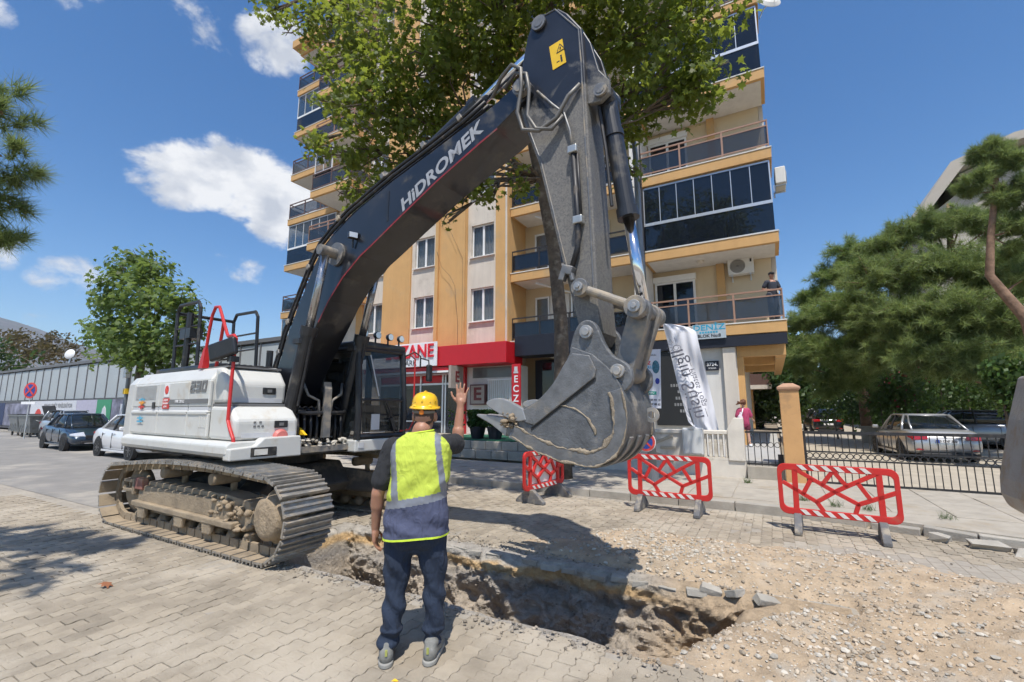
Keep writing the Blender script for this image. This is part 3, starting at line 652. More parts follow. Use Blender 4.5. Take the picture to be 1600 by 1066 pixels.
b=MB(); b.box(1.415,1.43,-1.16,-.84,1.08,1.19); o=b.build('step_lamp','mach_black',hs_,bevel=.015); b=MB(); b.box(1.428,1.438,-1.12,-.96,1.10,1.17); b.build('lens','lamp_glass',o)
b=MB(); b.lathe([(.02,0),(.095,0),(.10,.03),(.07,.06),(.02,.06)],(1.255,-.72,1.30),20,'x'); b.build('filler_cap',mat('cap_red',(.55,.16,.14),.5),hs_,smooth=False)
for k in range(4):
    b=MB(); b.box(.39+.055*k,.415+.055*k,-1.336,-1.32,1.42,1.57); b.build('vent_slot','mach_white',hs_)
# counterweight and the rest of the deck
rings=[]
for z,s in ((1.12,.94),(1.2,1.0),(1.6,1.0),(2.05,.99),(2.17,.93)):
    ring=[(-2.03,-1.31*s,z)]
    for k in range(13):
        a=-math.pi/2-math.pi*k/12; ring.append((-2.1+.72*s*math.copysign(abs(math.cos(a))**.7,math.cos(a)),1.31*s*math.copysign(abs(math.sin(a))**.55,math.sin(a)),z))
    ring.append((-2.03,1.31*s,z)); rings.append(ring)
b=MB(); b.loft(rings); b.build('counterweight','mach_white',hs_,smooth=False,bevel=.02)
b=MB(); b.box(-1.98,-.25,-.41,1.30,1.1,2.13); b.build('engine_bay','mach_grey',hs_,bevel=.04)
b=MB(); b.box(-1.9,.2,-1.1,.9,2.15,2.30); b.build('hood','mach_black',hs_,bevel=.03)
b=MB(); b.cyl((-1.4,.5,2.25),(-1.4,.5,2.75),.06); b.build('exhaust','mach_black',hs_)
# decals on the right side
b=MB()
def glyph(x,segs):
    w_,h_,t_=.135,.15,.036
    S_={'a':(0,w_,h_-t_,h_),'g':(0,w_,h_/2-t_/2,h_/2+t_/2),'d':(0,w_,0,t_),'f':(0,t_,h_/2,h_-t_),'b':(w_-t_,w_,h_/2,h_-t_),'e':(0,t_,t_,h_/2),'c':(w_-t_,w_,t_,h_/2)}
    for s_ in segs: q=S_[s_]; b.prism([(x+q[0]+q[2]*.15,1.88+q[2]),(x+q[1]+q[2]*.15,1.88+q[2]),(x+q[1]+q[3]*.15,1.88+q[3]),(x+q[0]+q[3]*.15,1.88+q[3])],-1.338-.0003*'agdfbec'.index(s_),-1.331)
glyph(.06,'abged'); glyph(.225,'abgcd'); glyph(.39,'abcdef'); b.build('model_number','mach_grey',hs_)
b=MB(); b.prism([(-.62,1.73),(.60,1.73),(.60,1.79),(-.56,1.79)],-1.338,-1.333); o=b.build('model_strip','mach_grey',hs_)
text('model_name','HMK 230 LC',.055,'white_ink',hs_,(-.22,-1.342,1.76),(R(90),0,0),ext=.001,off=.001)
b=MB(); b.box(-.78,-.60,-1.337,-1.332,1.83,2.02); o=b.build('warning_label','white_ink',hs_)
b=MB(); b.lathe([(.05,-1.340),(.062,-1.340),(.062,-1.338),(.05,-1.338)],(-.69,0,1.93),20,'y'); b.cyl((-.73,-1.3395,1.97),(-.65,-1.3395,1.89),.006); b.build('warning_ring','red_ink',hs_)
b=MB(); b.box(-.80,-.58,-1.337,-1.332,1.66,1.81); b.build('warning_label','red_ink',hs_)
for k,tx in enumerate(('ÇALIŞMA','SAHASINA','GİRME')): text('warning_text',tx,.038,'white_ink',hs_,(-.69,-1.341,1.78-.045*k),(R(90),0,0),ext=.001)
for z,c,h in ((1.80,'blue_ink',.03),(1.755,'orange_ink',.05),(1.69,'red_ink',.04),(1.52,'blue_ink',.035),(1.47,'blue_ink',.02)):
    b=MB(); b.cyl((-1.55,-1.349,z),(-1.55,-1.347,z),h,n=16); b.box(-1.66,-1.44,-1.3485,-1.3475,z-.012,z+.012); b.build('round_sticker',c,hs_)
b=MB(); b.box(-1.16,-1.07,-1.345,-1.33,1.66,1.76); b.build('lock','mach_black',hs_,bevel=.008)
b=MB()
for k,(y,z) in enumerate(((-1.05,1.44),(-1.0,1.44),(-.95,1.44),(-1.05,1.49),(-.98,1.49))): b.box(1.252,1.255,y-.015,y+.015,z-.012,z+.012)
b.build('safety_pictograms','mach_grey',hs_)
# handrails
RH=[(.04,-1.2,2.22),(.12,-1.2,2.72),(.17,-1.2,2.96),(.25,-1.2,3.07),(.36,-1.2,3.06),(.42,-1.2,2.98),(.70,-1.22,2.64),(.78,-1.24,2.60),(1.02,-1.28,2.59),(1.10,-1.29,2.54),(1.10,-1.30,2.1),(1.12,-1.31,1.52),(1.17,-1.31,1.44),(1.29,-1.31,1.30),(1.31,-1.31,1.24)]
b=MB(); b.tube(RH,.021,10); b.tube([(.55,-1.21,2.82),(.36,-1.15,2.50),(.2,-1.1,2.23)],.022,8); b.loft([[(-.02,-1.24,2.22),(.11,-1.24,2.22),(.11,-1.15,2.22),(-.02,-1.15,2.22)],[(.06,-1.225,2.5),(.115,-1.225,2.5),(.115,-1.175,2.5),(.06,-1.175,2.5)]]); b.build('handrail','red_paint',hs_,smooth=False)
b=MB()
for yy in (-.75,.2):
    b.tube([(-2.2,yy,2.2),(-2.25,yy,3.35),(-2.15,yy,3.48),(-1.45,yy,3.46),(-1.36,yy,3.36),(-1.28,yy,2.2)],.03,8)
    for z in (2.75,3.05): b.tube([(-2.23,yy,z),(-1.33,yy,z)],.018,8)
b.tube([(-1.75,-.75,2.2),(-1.72,-.75,3.3)],.055,8); b.box(-1.95,-1.55,-.8,-.6,2.85,3.02)
b.tube([(-2.25,-.75,3.35),(-2.25,.2,3.35)],.03); b.build('guard_rail','mach_black',hs_)
b=MB()
for k in range(16): b.box(-1.7,-.2,-.9+.09*k,-.86+.09*k,2.30,2.34)
b.build('hood_grille','mach_black',hs_)
b=MB(); b.obox((.98,-1.38,2.40),(.42,.07,.23),(0,R(-14),R(18))); o=b.build('mirror','mach_black',hs_,bevel=.03,seg=3)
b=MB(); b.tube([(1.08,-1.33,2.28),(1.0,-1.36,2.27),(.80,-1.36,2.27),(.74,-1.37,2.34)],.014,8); b.box(1.04,1.14,-1.35,-1.25,2.24,2.31); b.build('bracket','mach_black',o)
# swivel, valve block and pipes between body and boom
b=MB(); b.prism([(-.3,1.1),(1.05,1.1),(1.0,1.35),(.5,2.05),(.12,2.05),(-.25,1.4)],-.46,-.40); b.prism([(-.3,1.1),(1.05,1.1),(1.0,1.35),(.5,2.05),(.12,2.05),(-.25,1.4)],.32,.38); b.build('boom_bracket','mach_black',hs_,bevel=.02)
b=MB(); b.box(.75,1.25,-.42,.38,1.06,1.14); b.build('deck_plate','steel_dusty',hs_)
b=MB(); rr_=random.Random(2)
for k in range(120): stone(b,(rr_.uniform(.8,1.25),rr_.uniform(-.42,.35),1.14+rr_.uniform(0,.10)),rr_.uniform(.02,.045),rr_)
b.build('earth_heap','stone_pale',hs_)
b=MB()
for k in range(8):
    y=-.38+.1*k; b.tube([(1.08,y,1.12),(1.10,y,1.40),(1.05,y+.02,1.62),(.9,y+.03,1.68),(.7,y,1.60)],.022,8)
b.tube([(1.12,-.40,1.62),(1.16,-.30,1.60),(1.16,.30,1.60),(1.12,.36,1.62)],.03,8)
b.build('hydraulic_pipes','hose',hs_,smooth=True)
b=MB(); b.tube([(1.02,-.3,2.05),(1.1,-.25,1.85),(1.16,-.12,1.78),(1.16,-.10,1.55)],.02,8); b.tube([(1.02,.36,2.05),(1.12,.28,1.88),(1.16,.10,1.78),(1.16,.08,1.55)],.02,8); b.build('steel_pipe','steel_dusty',hs_,smooth=True)
b=MB(); b.prism([(1.15,1.25),(1.2,1.25),(1.19,1.95),(1.16,2.05)],-.05,.07); b.build('centre_plate','steel_dusty',hs_)
b=MB(); b.prism([(1.05,1.30),(1.22,1.30),(1.05,1.40)],-.34,-.30); b.build('wedge','yellow_sticker',hs_)
# ---- cab
cab=empty('cab',(0,0,0),0,ex)
b=MB(); b.box(-.38,1.40,.36,1.37,1.02,1.20); b.build('cab_base','mach_white',cab,bevel=.02)
b=MB(); b.box(1.395,1.41,.42,.52,1.08,1.16); b.build('plate','letter_grey',cab)
PI4=[(1.36,.42),(1.36,1.33),(-.34,1.33),(-.34,.42),(.45,.42),(.45,1.33)]
b=MB()
for i,(x,y) in enumerate(PI4):
    xt=x-.06 if x>1 else x
    b.tube([(x,y,1.2),(x+.01*(x>1),y,1.6),(xt,y,2.62)],.052 if i<2 else .06,8)
b.tube([(1.36,.42,1.24),(1.36,1.33,1.24)],.045); b.tube([(1.30,.42,2.60),(1.30,1.33,2.60)],.05); b.tube([(-.34,.42,2.60),(1.30,.42,2.60)],.05); b.tube([(-.34,1.33,2.60),(1.30,1.33,2.60)],.05)
b.tube([(1.37,.45,1.80),(1.37,1.30,1.80)],.02); b.box(-.36,.42,.38,.46,1.2,1.75); b.build('cab_frame','mach_black',cab,smooth=False)
b=MB(); b.box(-.40,1.36,.38,1.37,2.60,2.72); b.build('cab_roof','mach_black',cab,bevel=.05,seg=3)
for nm,q in (('windscreen',[(1.375,.46,1.83),(1.375,1.29,1.83),(1.315,1.29,2.57),(1.315,.46,2.57)]),('windscreen',[(1.365,.46,1.27),(1.365,1.29,1.27),(1.375,1.29,1.79),(1.375,.46,1.79)]),
             ('side_window',[(.50,.40,1.26),(1.32,.40,1.26),(1.27,.40,2.57),(.50,.40,2.57)]),('side_window',[(-.29,.40,1.78),(.40,.40,1.78),(.40,.40,2.57),(-.29,.40,2.57)]),
             ('side_window',[(-.29,1.35,1.26),(1.32,1.35,1.26),(1.27,1.35,2.57),(-.29,1.35,2.57)]),('rear_window',[(-.36,.46,1.4),(-.36,1.29,1.4),(-.36,1.29,2.55),(-.36,.46,2.55)])):
    b=MB(); b.add(q,[(0,1,2,3)]); b.build(nm,'cab_glass',cab,fix=False)
b=MB(); b.box(.0,.5,.62,1.12,1.45,1.62); b.prism([(-.02,1.5),(.14,1.55),(.02,2.3),(-.12,2.3)],.62,1.12); b.box(.02,.14,.70,1.04,2.28,2.48); b.build('seat','ink',cab,bevel=.05)
b=MB(); b.box(.3,.9,.52,.66,1.5,1.72); b.box(.3,.9,1.1,1.24,1.5,1.72); b.tube([(.85,.59,1.7),(.9,.59,1.92)],.03); b.tube([(1.05,.8,1.2),(1.0,.8,1.75)],.03); b.box(1.0,1.12,.48,.56,1.6,1.95); b.build('console','mach_grey',cab,bevel=.02)
b=MB(); b.prism([(.02,1.60),(.14,1.62),(.10,2.05),(-.02,2.05)],.60,.63); b.build('seat_belt',mat('hi_green',(.25,.55,.03),.7),cab)
b=MB(); b.box(1.2,1.3,.46,.66,2.5,2.56); b.build('sun_tag','yellow_sticker',cab)
b=MB(); b.tube([(1.40,1.12,1.28),(1.41,1.0,1.62),(1.405,.9,1.8)],.014); b.obox((1.42,1.05,1.42),(.05,.06,.2),(R(25),0,0)); b.build('wiper','mach_black',cab)
b=MB(); b.tube([(1.392,.50,1.30),(1.395,.92,1.30)],.004); b.tube([(1.37,.60,2.5),(1.39,.78,1.86)],.010); b.box(1.372,1.38,.66,.82,1.34,1.58); b.build('sticker','letter_grey',cab)
for y in (.50,.76,1.02,1.26):
    b=MB(); b.cyl((1.27,y,2.72),(1.27,y,2.80),.015); b.lathe([(.02,-.04),(.05,-.03),(.062,.03),(.06,.04),(.02,.035)],(1.30,y,2.84),16,'x'); o=b.build('work_lamp','mach_black',cab); b=MB(); b.cyl((1.338,y,2.84),(1.346,y,2.84),.052,n=16); b.build('lens','lamp_glass',o)
b=MB(); b.tube([(1.36,1.34,2.55),(1.5,1.42,2.62),(1.56,1.50,2.55),(1.56,1.50,2.35)],.014); b.tube([(1.56,1.5,2.52),(1.54,1.72,2.5),(1.54,1.74,2.35)],.012); o=b.build('mirror_arm','mach_black',cab); b=MB(); b.obox((1.54,1.74,2.28),(.07,.15,.30),(0,0,R(15))); b.build('mirror','mach_black',o,bevel=.03)
b=MB(); b.tube([(1.40,1.42,2.58),(1.47,1.46,2.5),(1.47,1.46,1.45),(1.42,1.42,1.32),(1.38,1.25,1.3)],.014); b.build('grab_rail','red_paint',cab)
# ---- boom
bm_=empty('boom',(0,0,0),0,ex)
TOP=[(.17,1.98),(.19,2.12),(.37,2.47),(.45,2.68),(.68,3.13),(.88,3.46),(1.05,3.75),(1.24,3.98),(1.46,4.15),(1.84,4.34),(2.03,4.42),(2.69,4.64),(3.44,4.84),(3.84,4.95),(4.32,5.07),(4.62,5.20),(4.76,5.23),(4.86,5.15),(4.86,5.05)]
BOT=[(4.70,4.95),(4.41,4.79),(4.17,4.70),(3.50,4.42),(2.83,4.09),(2.34,3.84),(2.11,3.73),(1.76,3.49),(1.46,3.19),(1.25,2.90),(.84,2.36),(.44,1.74),(.28,1.70),(.19,1.80)]
b=MB(); b.prism(TOP+BOT,-.27,.27); b.build('boom_beam','boom_paint',bm_,bevel=.008)
st_=[(p[0],p[1]) for p in BOT[:11]]
def offs(pl,d):
    o=[]
    for i,p in enumerate(pl):
        a=pl[max(i-1,0)]; c=pl[min(i+1,len(pl)-1)]; tx,tz=c[0]-a[0],c[1]-a[1]; l=math.hypot(tx,tz); o.append((p[0]+tz/l*d,p[1]-tx/l*d))
    return o
sl=st_[1:10]; b=MB(); up=offs(sl,-.022); b.prism(sl+up[::-1],-.274,-.2705); b.build('red_stripe',mat('stripe_red',(.24,.022,.026),.5,var=.3,scale=9,dirt=(.12,.10,.09),damt=.2),bm_)
text('maker_lettering','HiDROMEK',.235,mat('boom_letter',(.36,.37,.39),.5,var=.15,scale=12),bm_,(3.53,-.2725,4.555),(R(90),R(-27.2),0),ext=.002,shear=.2,off=.007,sx=1.2,space=1.02)
b=MB(); b.box(2.62,2.66,-.274,-.2705,4.10,4.52); b.build('seam','mach_black',bm_,rot=None)
for y in (-.45,.45):
    s=math.copysign(1,y)
    p0=Vector((.93,y,1.32)); p1=Vector((1.62,y,3.84)); d=p1-p0
    b=MB(); b.cyl(p0+d*.02,p0+d*.565,.098,n=20); b.cyl(p0+d*.54,p0+d*.585,.118,n=20); b.cyl(p0-Vector((0,.09,0)),p0+Vector((0,.09,0)),.12,n=20); b.box(1.16,1.32,y-.13,y+.02,2.55,2.62); o=b.build('boom_cylinder','mach_black',bm_,smooth=False)
    b=MB(); b.cyl(p0+d*.56,p1,.055,n=20); b.build('piston_rod',mat('chrome_dusty',(.42,.42,.42),.25,metal=.9,var=.1,dirt=(.25,.22,.18),damt=.2),o,smooth=True)
    b=MB(); b.cyl((1.62,s*.27,3.84),(1.62,s*.56,3.84),.075,n=20); b.cyl((1.62,s*.27,3.84),(1.62,s*.31,3.84),.17,n=24); b.build('boom_pin','steel_dusty',bm_)
    b=MB(); b.tube([p0+d*.56+Vector((.10,0,0)),p0+d*.3+Vector((.14,0,0)),p0+d*.15+Vector((.15,0,0))],.018); b.build('cylinder_pipe','hose',o)
b=MB(); b.cyl((4.76,-.34,5.12),(4.76,.34,5.12),.10,n=24); b.cyl((4.76,-.36,5.12),(4.76,-.34,5.12),.07,n=20); b.build('boom_tip_pin','steel_dusty',bm_)
# arm cylinder lying on the boom
q0=Vector((2.30,0,4.72)); q1=Vector((4.93,0,5.87)); d=q1-q0
b=MB(); b.cyl(q0,q0+d*.60,.105,n=20); b.cyl(q0+d*.585,q0+d*.625,.125,n=20); b.prism([(2.15,4.45),(2.45,4.55),(2.38,4.80),(2.22,4.78)],-.14,.14); o=b.build('arm_cylinder','mach_black',bm_)
b=MB(); b.cyl(q0+d*.6,q1,.06,n=20); b.build('piston_rod','chrome',o,smooth=True)
# hoses along the boom
def along(pl,dz,y): return [(p[0],y,p[1]+dz) for p in pl]
def bowed(pl,off,y): return [(p[0],y,p[1]) for p in offs(pl,-off)]
hp=[(.10,1.75),(.12,2.05),(.30,2.46),(.40,2.75),(.62,3.16),(.82,3.50),(1.0,3.80),(1.2,4.05),(1.46,4.22),(1.84,4.41),(2.69,4.70),(3.44,4.90),(3.95,5.05),(4.25,5.17)]
for k,(y,o_,r) in enumerate(((-.24,.05,.024),(-.17,.05,.024),(-.10,.045,.02),(.12,.05,.024),(.2,.05,.024),(-.24,.13,.02),(.22,.12,.02))):
    pl=[(p[0]-o_*.6,p[1]+o_*.7) if i>2 else (p[0]-o_*.9,p[1]) for i,p in enumerate(hp)]
    b=MB(); b.tube([(p[0],y,p[1]) for p in pl],r,8); b.build('hydraulic_hose','hose',bm_,smooth=True)
for x,z in ((.50,2.92),(.30,2.46),(.95,3.72),(1.62,4.34),(2.55,4.72),(3.3,4.92),(3.9,5.07),(.14,2.15)):
    b=MB(); b.obox((x-.06,-.2,z+.07),(.07,.15,.08),(0,R(-30),0)); b.build('hose_clamp','steel_dusty',bm_,bevel=.008)
b=MB(); b.tube([(.12,-.30,2.30),(.14,-.36,2.0),(.10,-.40,1.82),(-.02,-.42,1.78),(-.12,-.42,1.88)],.026,8); b.tube([(.10,-.27,2.3),(.02,-.33,2.02),(-.06,-.36,1.9)],.022,8); b.build('loose_hose','hose_grey',bm_,smooth=True)
b=MB(); b.obox((2.02,-.33,4.02),(.06,.13,.09),(0,0,R(-20))); b.tube([(1.98,-.29,3.86),(2.0,-.31,3.98)],.012); o=b.build('boom_lamp','mach_black',bm_,bevel=.015); b=MB(); b.obox((2.055,-.345,4.02),(.012,.11,.07),(0,0,R(-20))); b.build('lens','lamp_glass',o)
# ---- arm
am=empty('arm',(0,0,0),0,ex)
ST=[(4.70,5.45),(4.78,5.80),(4.85,5.95),(4.96,6.00),(5.05,5.97),(5.17,5.96),(5.28,5.84),(5.44,5.58),(5.46,5.2),(5.48,4.4),(5.51,3.6),(5.53,2.7),(5.55,2.36),(5.50,2.26),(5.41,2.26),(5.35,2.36),(5.26,2.73),(5.13,3.28),(4.91,4.23),(4.72,4.78),(4.66,5.0),(4.66,5.2)]
b=MB(); b.prism(ST,-.21,.21); b.build('arm_beam','stick_paint',am,bevel=.015)
inner=[(p[0]*.985+.0765,p[1]) for p in ST]
edge=[(4.85,5.95),(5.17,5.96),(5.44,5.58),(5.46,5.2),(5.48,4.4),(5.51,3.6),(5.53,2.75)]
b=MB(); b.tube([(x-.035,-.212,z) for x,z in edge],.008,6); b.tube([(x+.035,-.212,z) for x,z in ((4.66,5.0),(4.72,4.78),(4.91,4.23),(5.13,3.28),(5.26,2.73))],.008,6); b.build('weld_seam','steel_dusty',am)
b=MB(); b.prism([(5.42,5.62),(5.52,5.40),(5.60,5.05),(5.70,4.90),(5.70,4.76),(5.60,4.70),(5.47,4.72)],-.17,-.11); b.prism([(5.42,5.62),(5.52,5.40),(5.60,5.05),(5.70,4.90),(5.70,4.76),(5.60,4.70),(5.47,4.72)],.11,.17); b.build('cylinder_ear','stick_paint',am,bevel=.01)
for (x,z,r,w) in ((4.94,5.88,.085,.25),(5.62,4.80,.07,.22)):
    b=MB(); b.cyl((x,-w,z),(x,w,z),r*.62,n=20); b.cyl((x,-w+.005,z),(x,-w+.03,z),r,n=20); b.build('arm_pin','steel_dusty',am)
b=MB(); b.box(0,.16,-.002,.002,0,.30); b.build('warning_label','yellow_sticker',am,loc=(5.10,-.2135,5.24),rot=(0,R(-8),0))
b=MB(); b.prism([(0,0),(.11,0),(.055,.10)],-.0015,.0015); o=b.build('pictogram','ink',am,loc=(5.145,-.2165,5.41),rot=(0,R(-8),0)); b=MB(); b.prism([(.018,.010),(.092,.010),(.055,.078)],-.001,.001); b.build('pictogram_field','yellow_sticker',o,loc=(0,-.0022,0)); b=MB(); b.prism([(.045,.02),(.06,.02),(.065,.05),(.05,.055)],-.001,.001); b.build('pictogram_mark','ink',o,loc=(0,-.0042,0))
b=MB(); b.box(0,.02,-.001,.001,.0,.06); b.box(-.05,-.015,-.001,.001,.02,.03); b.sphere((.01,0,.075),(.012,.002,.012),8,6); b.build('pictogram','ink',am,loc=(5.20,-.2165,5.29),rot=(0,R(-8),0))
b0=Vector((5.62,0,4.80)); b1_=Vector((5.90,0,2.60)); d=b1_-b0
b=MB(); b.cyl(b0+d*.02,b0+d*.58,.088,n=24); b.cyl(b0+d*.555,b0+d*.60,.106,n=24); b.cyl(b0+d*.17,b0+d*.2,.1,n=24); b.cyl(b0-Vector((0,.1,0)),b0+Vector((0,.1,0)),.10,n=20); o=b.build('bucket_cylinder','mach_black',am)
b=MB(); b.cyl(b0+d*.58,b1_,.055,n=24); b.build('piston_rod','chrome',o,smooth=True)
b=MB(); b.tube([(5.56,-.10,4.7),(5.62,-.10,4.2),(5.66,-.10,3.6)],.018); b.build('cylinder_pipe','hose',o)
# hoses from boom to arm
b=MB(); b.tube([(4.35,-.28,5.18),(4.50,-.33,5.33),(4.68,-.38,5.38),(4.80,-.38,5.28),(4.80,-.37,5.08),(4.74,-.36,4.80),(4.80,-.35,4.58),(4.98,-.32,4.52),(5.17,-.28,4.62),(5.30,-.27,4.82),(5.42,-.24,4.92)],.022,10)
b.tube([(4.52,-.28,5.22),(4.70,-.34,5.30),(4.86,-.37,5.20),(4.89,-.36,5.0),(4.86,-.35,4.72),(4.95,-.33,4.55),(5.12,-.30,4.50),(5.24,-.27,4.62)],.020,10); b.build('jumper_hose','hose_grey',am,smooth=True)
b=MB(); b.tube([(4.92,-.24,5.05),(5.10,-.25,4.82),(5.24,-.25,4.66),(5.30,-.25,4.45),(5.33,-.25,4.2)],.014,8); b.build('steel_pipe','steel_dusty',am,smooth=True)
b=MB(); b.tube([(5.33,-.25,4.25),(5.37,-.25,3.45),(5.36,-.25,3.2),(5.30,-.25,3.02)],.028,8); b.tube([(5.37,-.24,4.25),(5.40,-.24,3.45)],.016,8); b.build('hydraulic_hose','hose',am,smooth=True)
for x,z in ((5.335,4.22),(5.375,3.47)):
    b=MB(); b.box(x-.05,x+.05,-.29,-.21,z-.04,z+.04); b.build('hose_clamp',mat('zinc',(.5,.5,.47),.4,metal=.7,var=.1),am,bevel=.01)
b=MB(); b.obox((5.26,-.26,2.98),(.12,.10,.09),(0,R(20),0)); b.obox((5.21,-.27,2.93),(.06,.08,.10),(0,R(20),0)); b.obox((5.30,-.27,2.92),(.04,.06,.12),(0,R(-15),0)); b.build('valve_block','steel_dusty',am,bevel=.012)
# ---- linkage
lk=empty('bucket_linkage',(0,0,0),0,ex)
def link(y0,y1,p,q,r0,r1,nm,m):
    dx,dz=q[0]-p[0],q[1]-p[1]; l=math.hypot(dx,dz); nx,nz=-dz/l,dx/l; pl=[]
    for k in range(11):
        a=math.atan2(dz,dx)+math.pi/2+math.pi*k/10; pl.append((p[0]+r0*math.cos(a),p[1]+r0*math.sin(a)))
    for k in range(11):
        a=math.atan2(dz,dx)-math.pi/2+math.pi*k/10; pl.append((q[0]+r1*math.cos(a),q[1]+r1*math.sin(a)))
    b=MB(); b.prism(pl,y0,y1); return b.build(nm,m,lk,bevel=.012)
A_,B_,D_=(5.40,2.78),(5.92,2.53),(5.74,1.98)
for s in (-1,1):
    b=MB(); y=-.29 if s<0 else .24
    dx,dz=B_[0]-A_[0],B_[1]-A_[1]
    b.cyl((A_[0]+dx*.12,y,A_[1]+dz*.12),(A_[0]+dx*.86,y,A_[1]+dz*.86),.042,n=16); b.cyl((A_[0],y-.045,A_[1]),(A_[0],y+.045,A_[1]),.085,n=24); b.cyl((B_[0],y-.05,B_[1]),(B_[0],y+.05,B_[1]),.10,n=24); b.build('side_link','steel_dusty',lk,bevel=.006)
    for P,r in ((A_,.045),(B_,.055)):
        b=MB(); b.cyl((P[0],y+s*.04,P[1]),(P[0],y+s*.075,P[1]),r,n=20); b.cyl((P[0],y+s*.07,P[1]),(P[0],y+s*.09,P[1]),r*.5,n=6); b.build('link_pin','bucket_bright',lk,bevel=.004)
link(-.20,-.12,B_,D_,.10,.09,'link_plate','steel_dusty'); link(.08,.16,B_,D_,.10,.09,'link_plate','steel_dusty')
b=MB(); b.prism([(5.83,2.50),(5.95,2.46),(5.82,2.0),(5.75,2.05)],-.12,.12); b.cyl((B_[0],-.26,B_[1]),(B_[0],.26,B_[1]),.07,n=20); b.cyl((D_[0],-.2,D_[1]),(D_[0],.2,D_[1]),.09,n=20); b.build('link_bridge','steel_dusty',lk)
# ---- bucket
bk=empty('bucket',(0,0,0),0,ex); BH=.345
SIDE=[(5.32,2.22),(5.27,2.11),(5.13,1.90),(4.94,1.73),(4.75,1.65),(4.71,1.55),(4.65,1.40),(4.83,1.31),(5.01,1.24),(5.18,1.195),(5.34,1.17),(5.47,1.16),(5.60,1.19),(5.71,1.27),(5.79,1.39),(5.82,1.52),(5.82,1.68),(5.78,1.83),(5.70,1.97),(5.52,2.14)]
def fine(pl,n=4):
    """rounder outline through the given points"""
    o=[]
    for i in range(len(pl)-1):
        p0,p1,p2,p3=pl[max(i-1,0)],pl[i],pl[i+1],pl[min(i+2,len(pl)-1)]
        for k in range(n):
            t=k/n; o.append(tuple(.5*((2*p1[a])+(-p0[a]+p2[a])*t+(2*p0[a]-5*p1[a]+4*p2[a]-p3[a])*t*t+(-p0[a]+3*p1[a]-3*p2[a]+p3[a])*t**3) for a in (0,1)))
    return o+[pl[-1]]
LOW=fine(SIDE[6:]); UP=fine(SIDE[:5]); OUT=UP+[SIDE[5]]+LOW
for y0,y1 in ((-BH,-BH+.035),(BH-.035,BH)):
    b=MB(); b.prism(OUT,y0,y1); b.build('side_plate','bucket_steel',bk,bevel=.006)
SH=LOW+[SIDE[0]]
b=MB(); ins=offs(SH,-.03); b.prism(SH+ins[::-1],-BH+.036,BH-.036); b.build('bucket_shell','bucket_steel',bk)
for y0,y1 in ((-.31,-.24),(.24,.31)):
    b=MB(); b.prism(fine([(5.28,2.20),(5.33,2.36),(5.40,2.45),(5.49,2.46),(5.56,2.39),(5.62,2.24),(5.70,2.12),(5.80,2.06),(5.86,1.98),(5.85,1.86),(5.72,1.78),(5.50,1.86),(5.34,2.0)],3),y0,y1); b.build('bucket_ear','bucket_steel',bk,bevel=.012)
for P,r in (((5.46,2.35),.062),((5.745,1.98),.062)):
    b=MB(); b.cyl((P[0],-.345,P[1]),(P[0],.345,P[1]),r,n=24); b.cyl((P[0],-.362,P[1]),(P[0],-.345,P[1]),r*.6,n=20); b.build('bucket_pin','bucket_bright',bk,bevel=.005)
mat('bucket_worn',(.20,.20,.20),.42,metal=.45,var=.25,scale=9,dirt=(.31,.265,.20),damt=.20,dscale=4,bump=.3,bscale=60)
def crust(pts,y,lo,hi,seed):
    """a ragged, flattened ribbon of dried earth caught along a plate edge"""
    b=MB(); s=math.copysign(1,y); pts=fine(pts,10); rings=[]; d=0
    for i,p in enumerate(pts):
        q=pts[min(i+1,len(pts)-1)]; o=pts[max(i-1,0)]; tx,tz=q[0]-o[0],q[1]-o[1]; l=math.hypot(tx,tz) or 1; nx,nz=-tz/l,tx/l
        a_=max(.001,lo+(hi-lo)*(.5+1.1*fbm((p[0]*9,p[1]*9,seed),4))); c_=max(.001,lo+(hi-lo)*(.35+1.1*fbm((p[0]*9,p[1]*9,seed+7),4))); h_=.002+.004*min(1,(a_+c_)/hi)
        rings.append([(p[0]+nx*a_,y,p[1]+nz*a_),(p[0]+nx*a_*.4,y+s*h_,p[1]+nz*a_*.4),(p[0]-nx*c_*.4,y+s*h_,p[1]-nz*c_*.4),(p[0]-nx*c_,y,p[1]-nz*c_)])
    b.loft(rings); return b
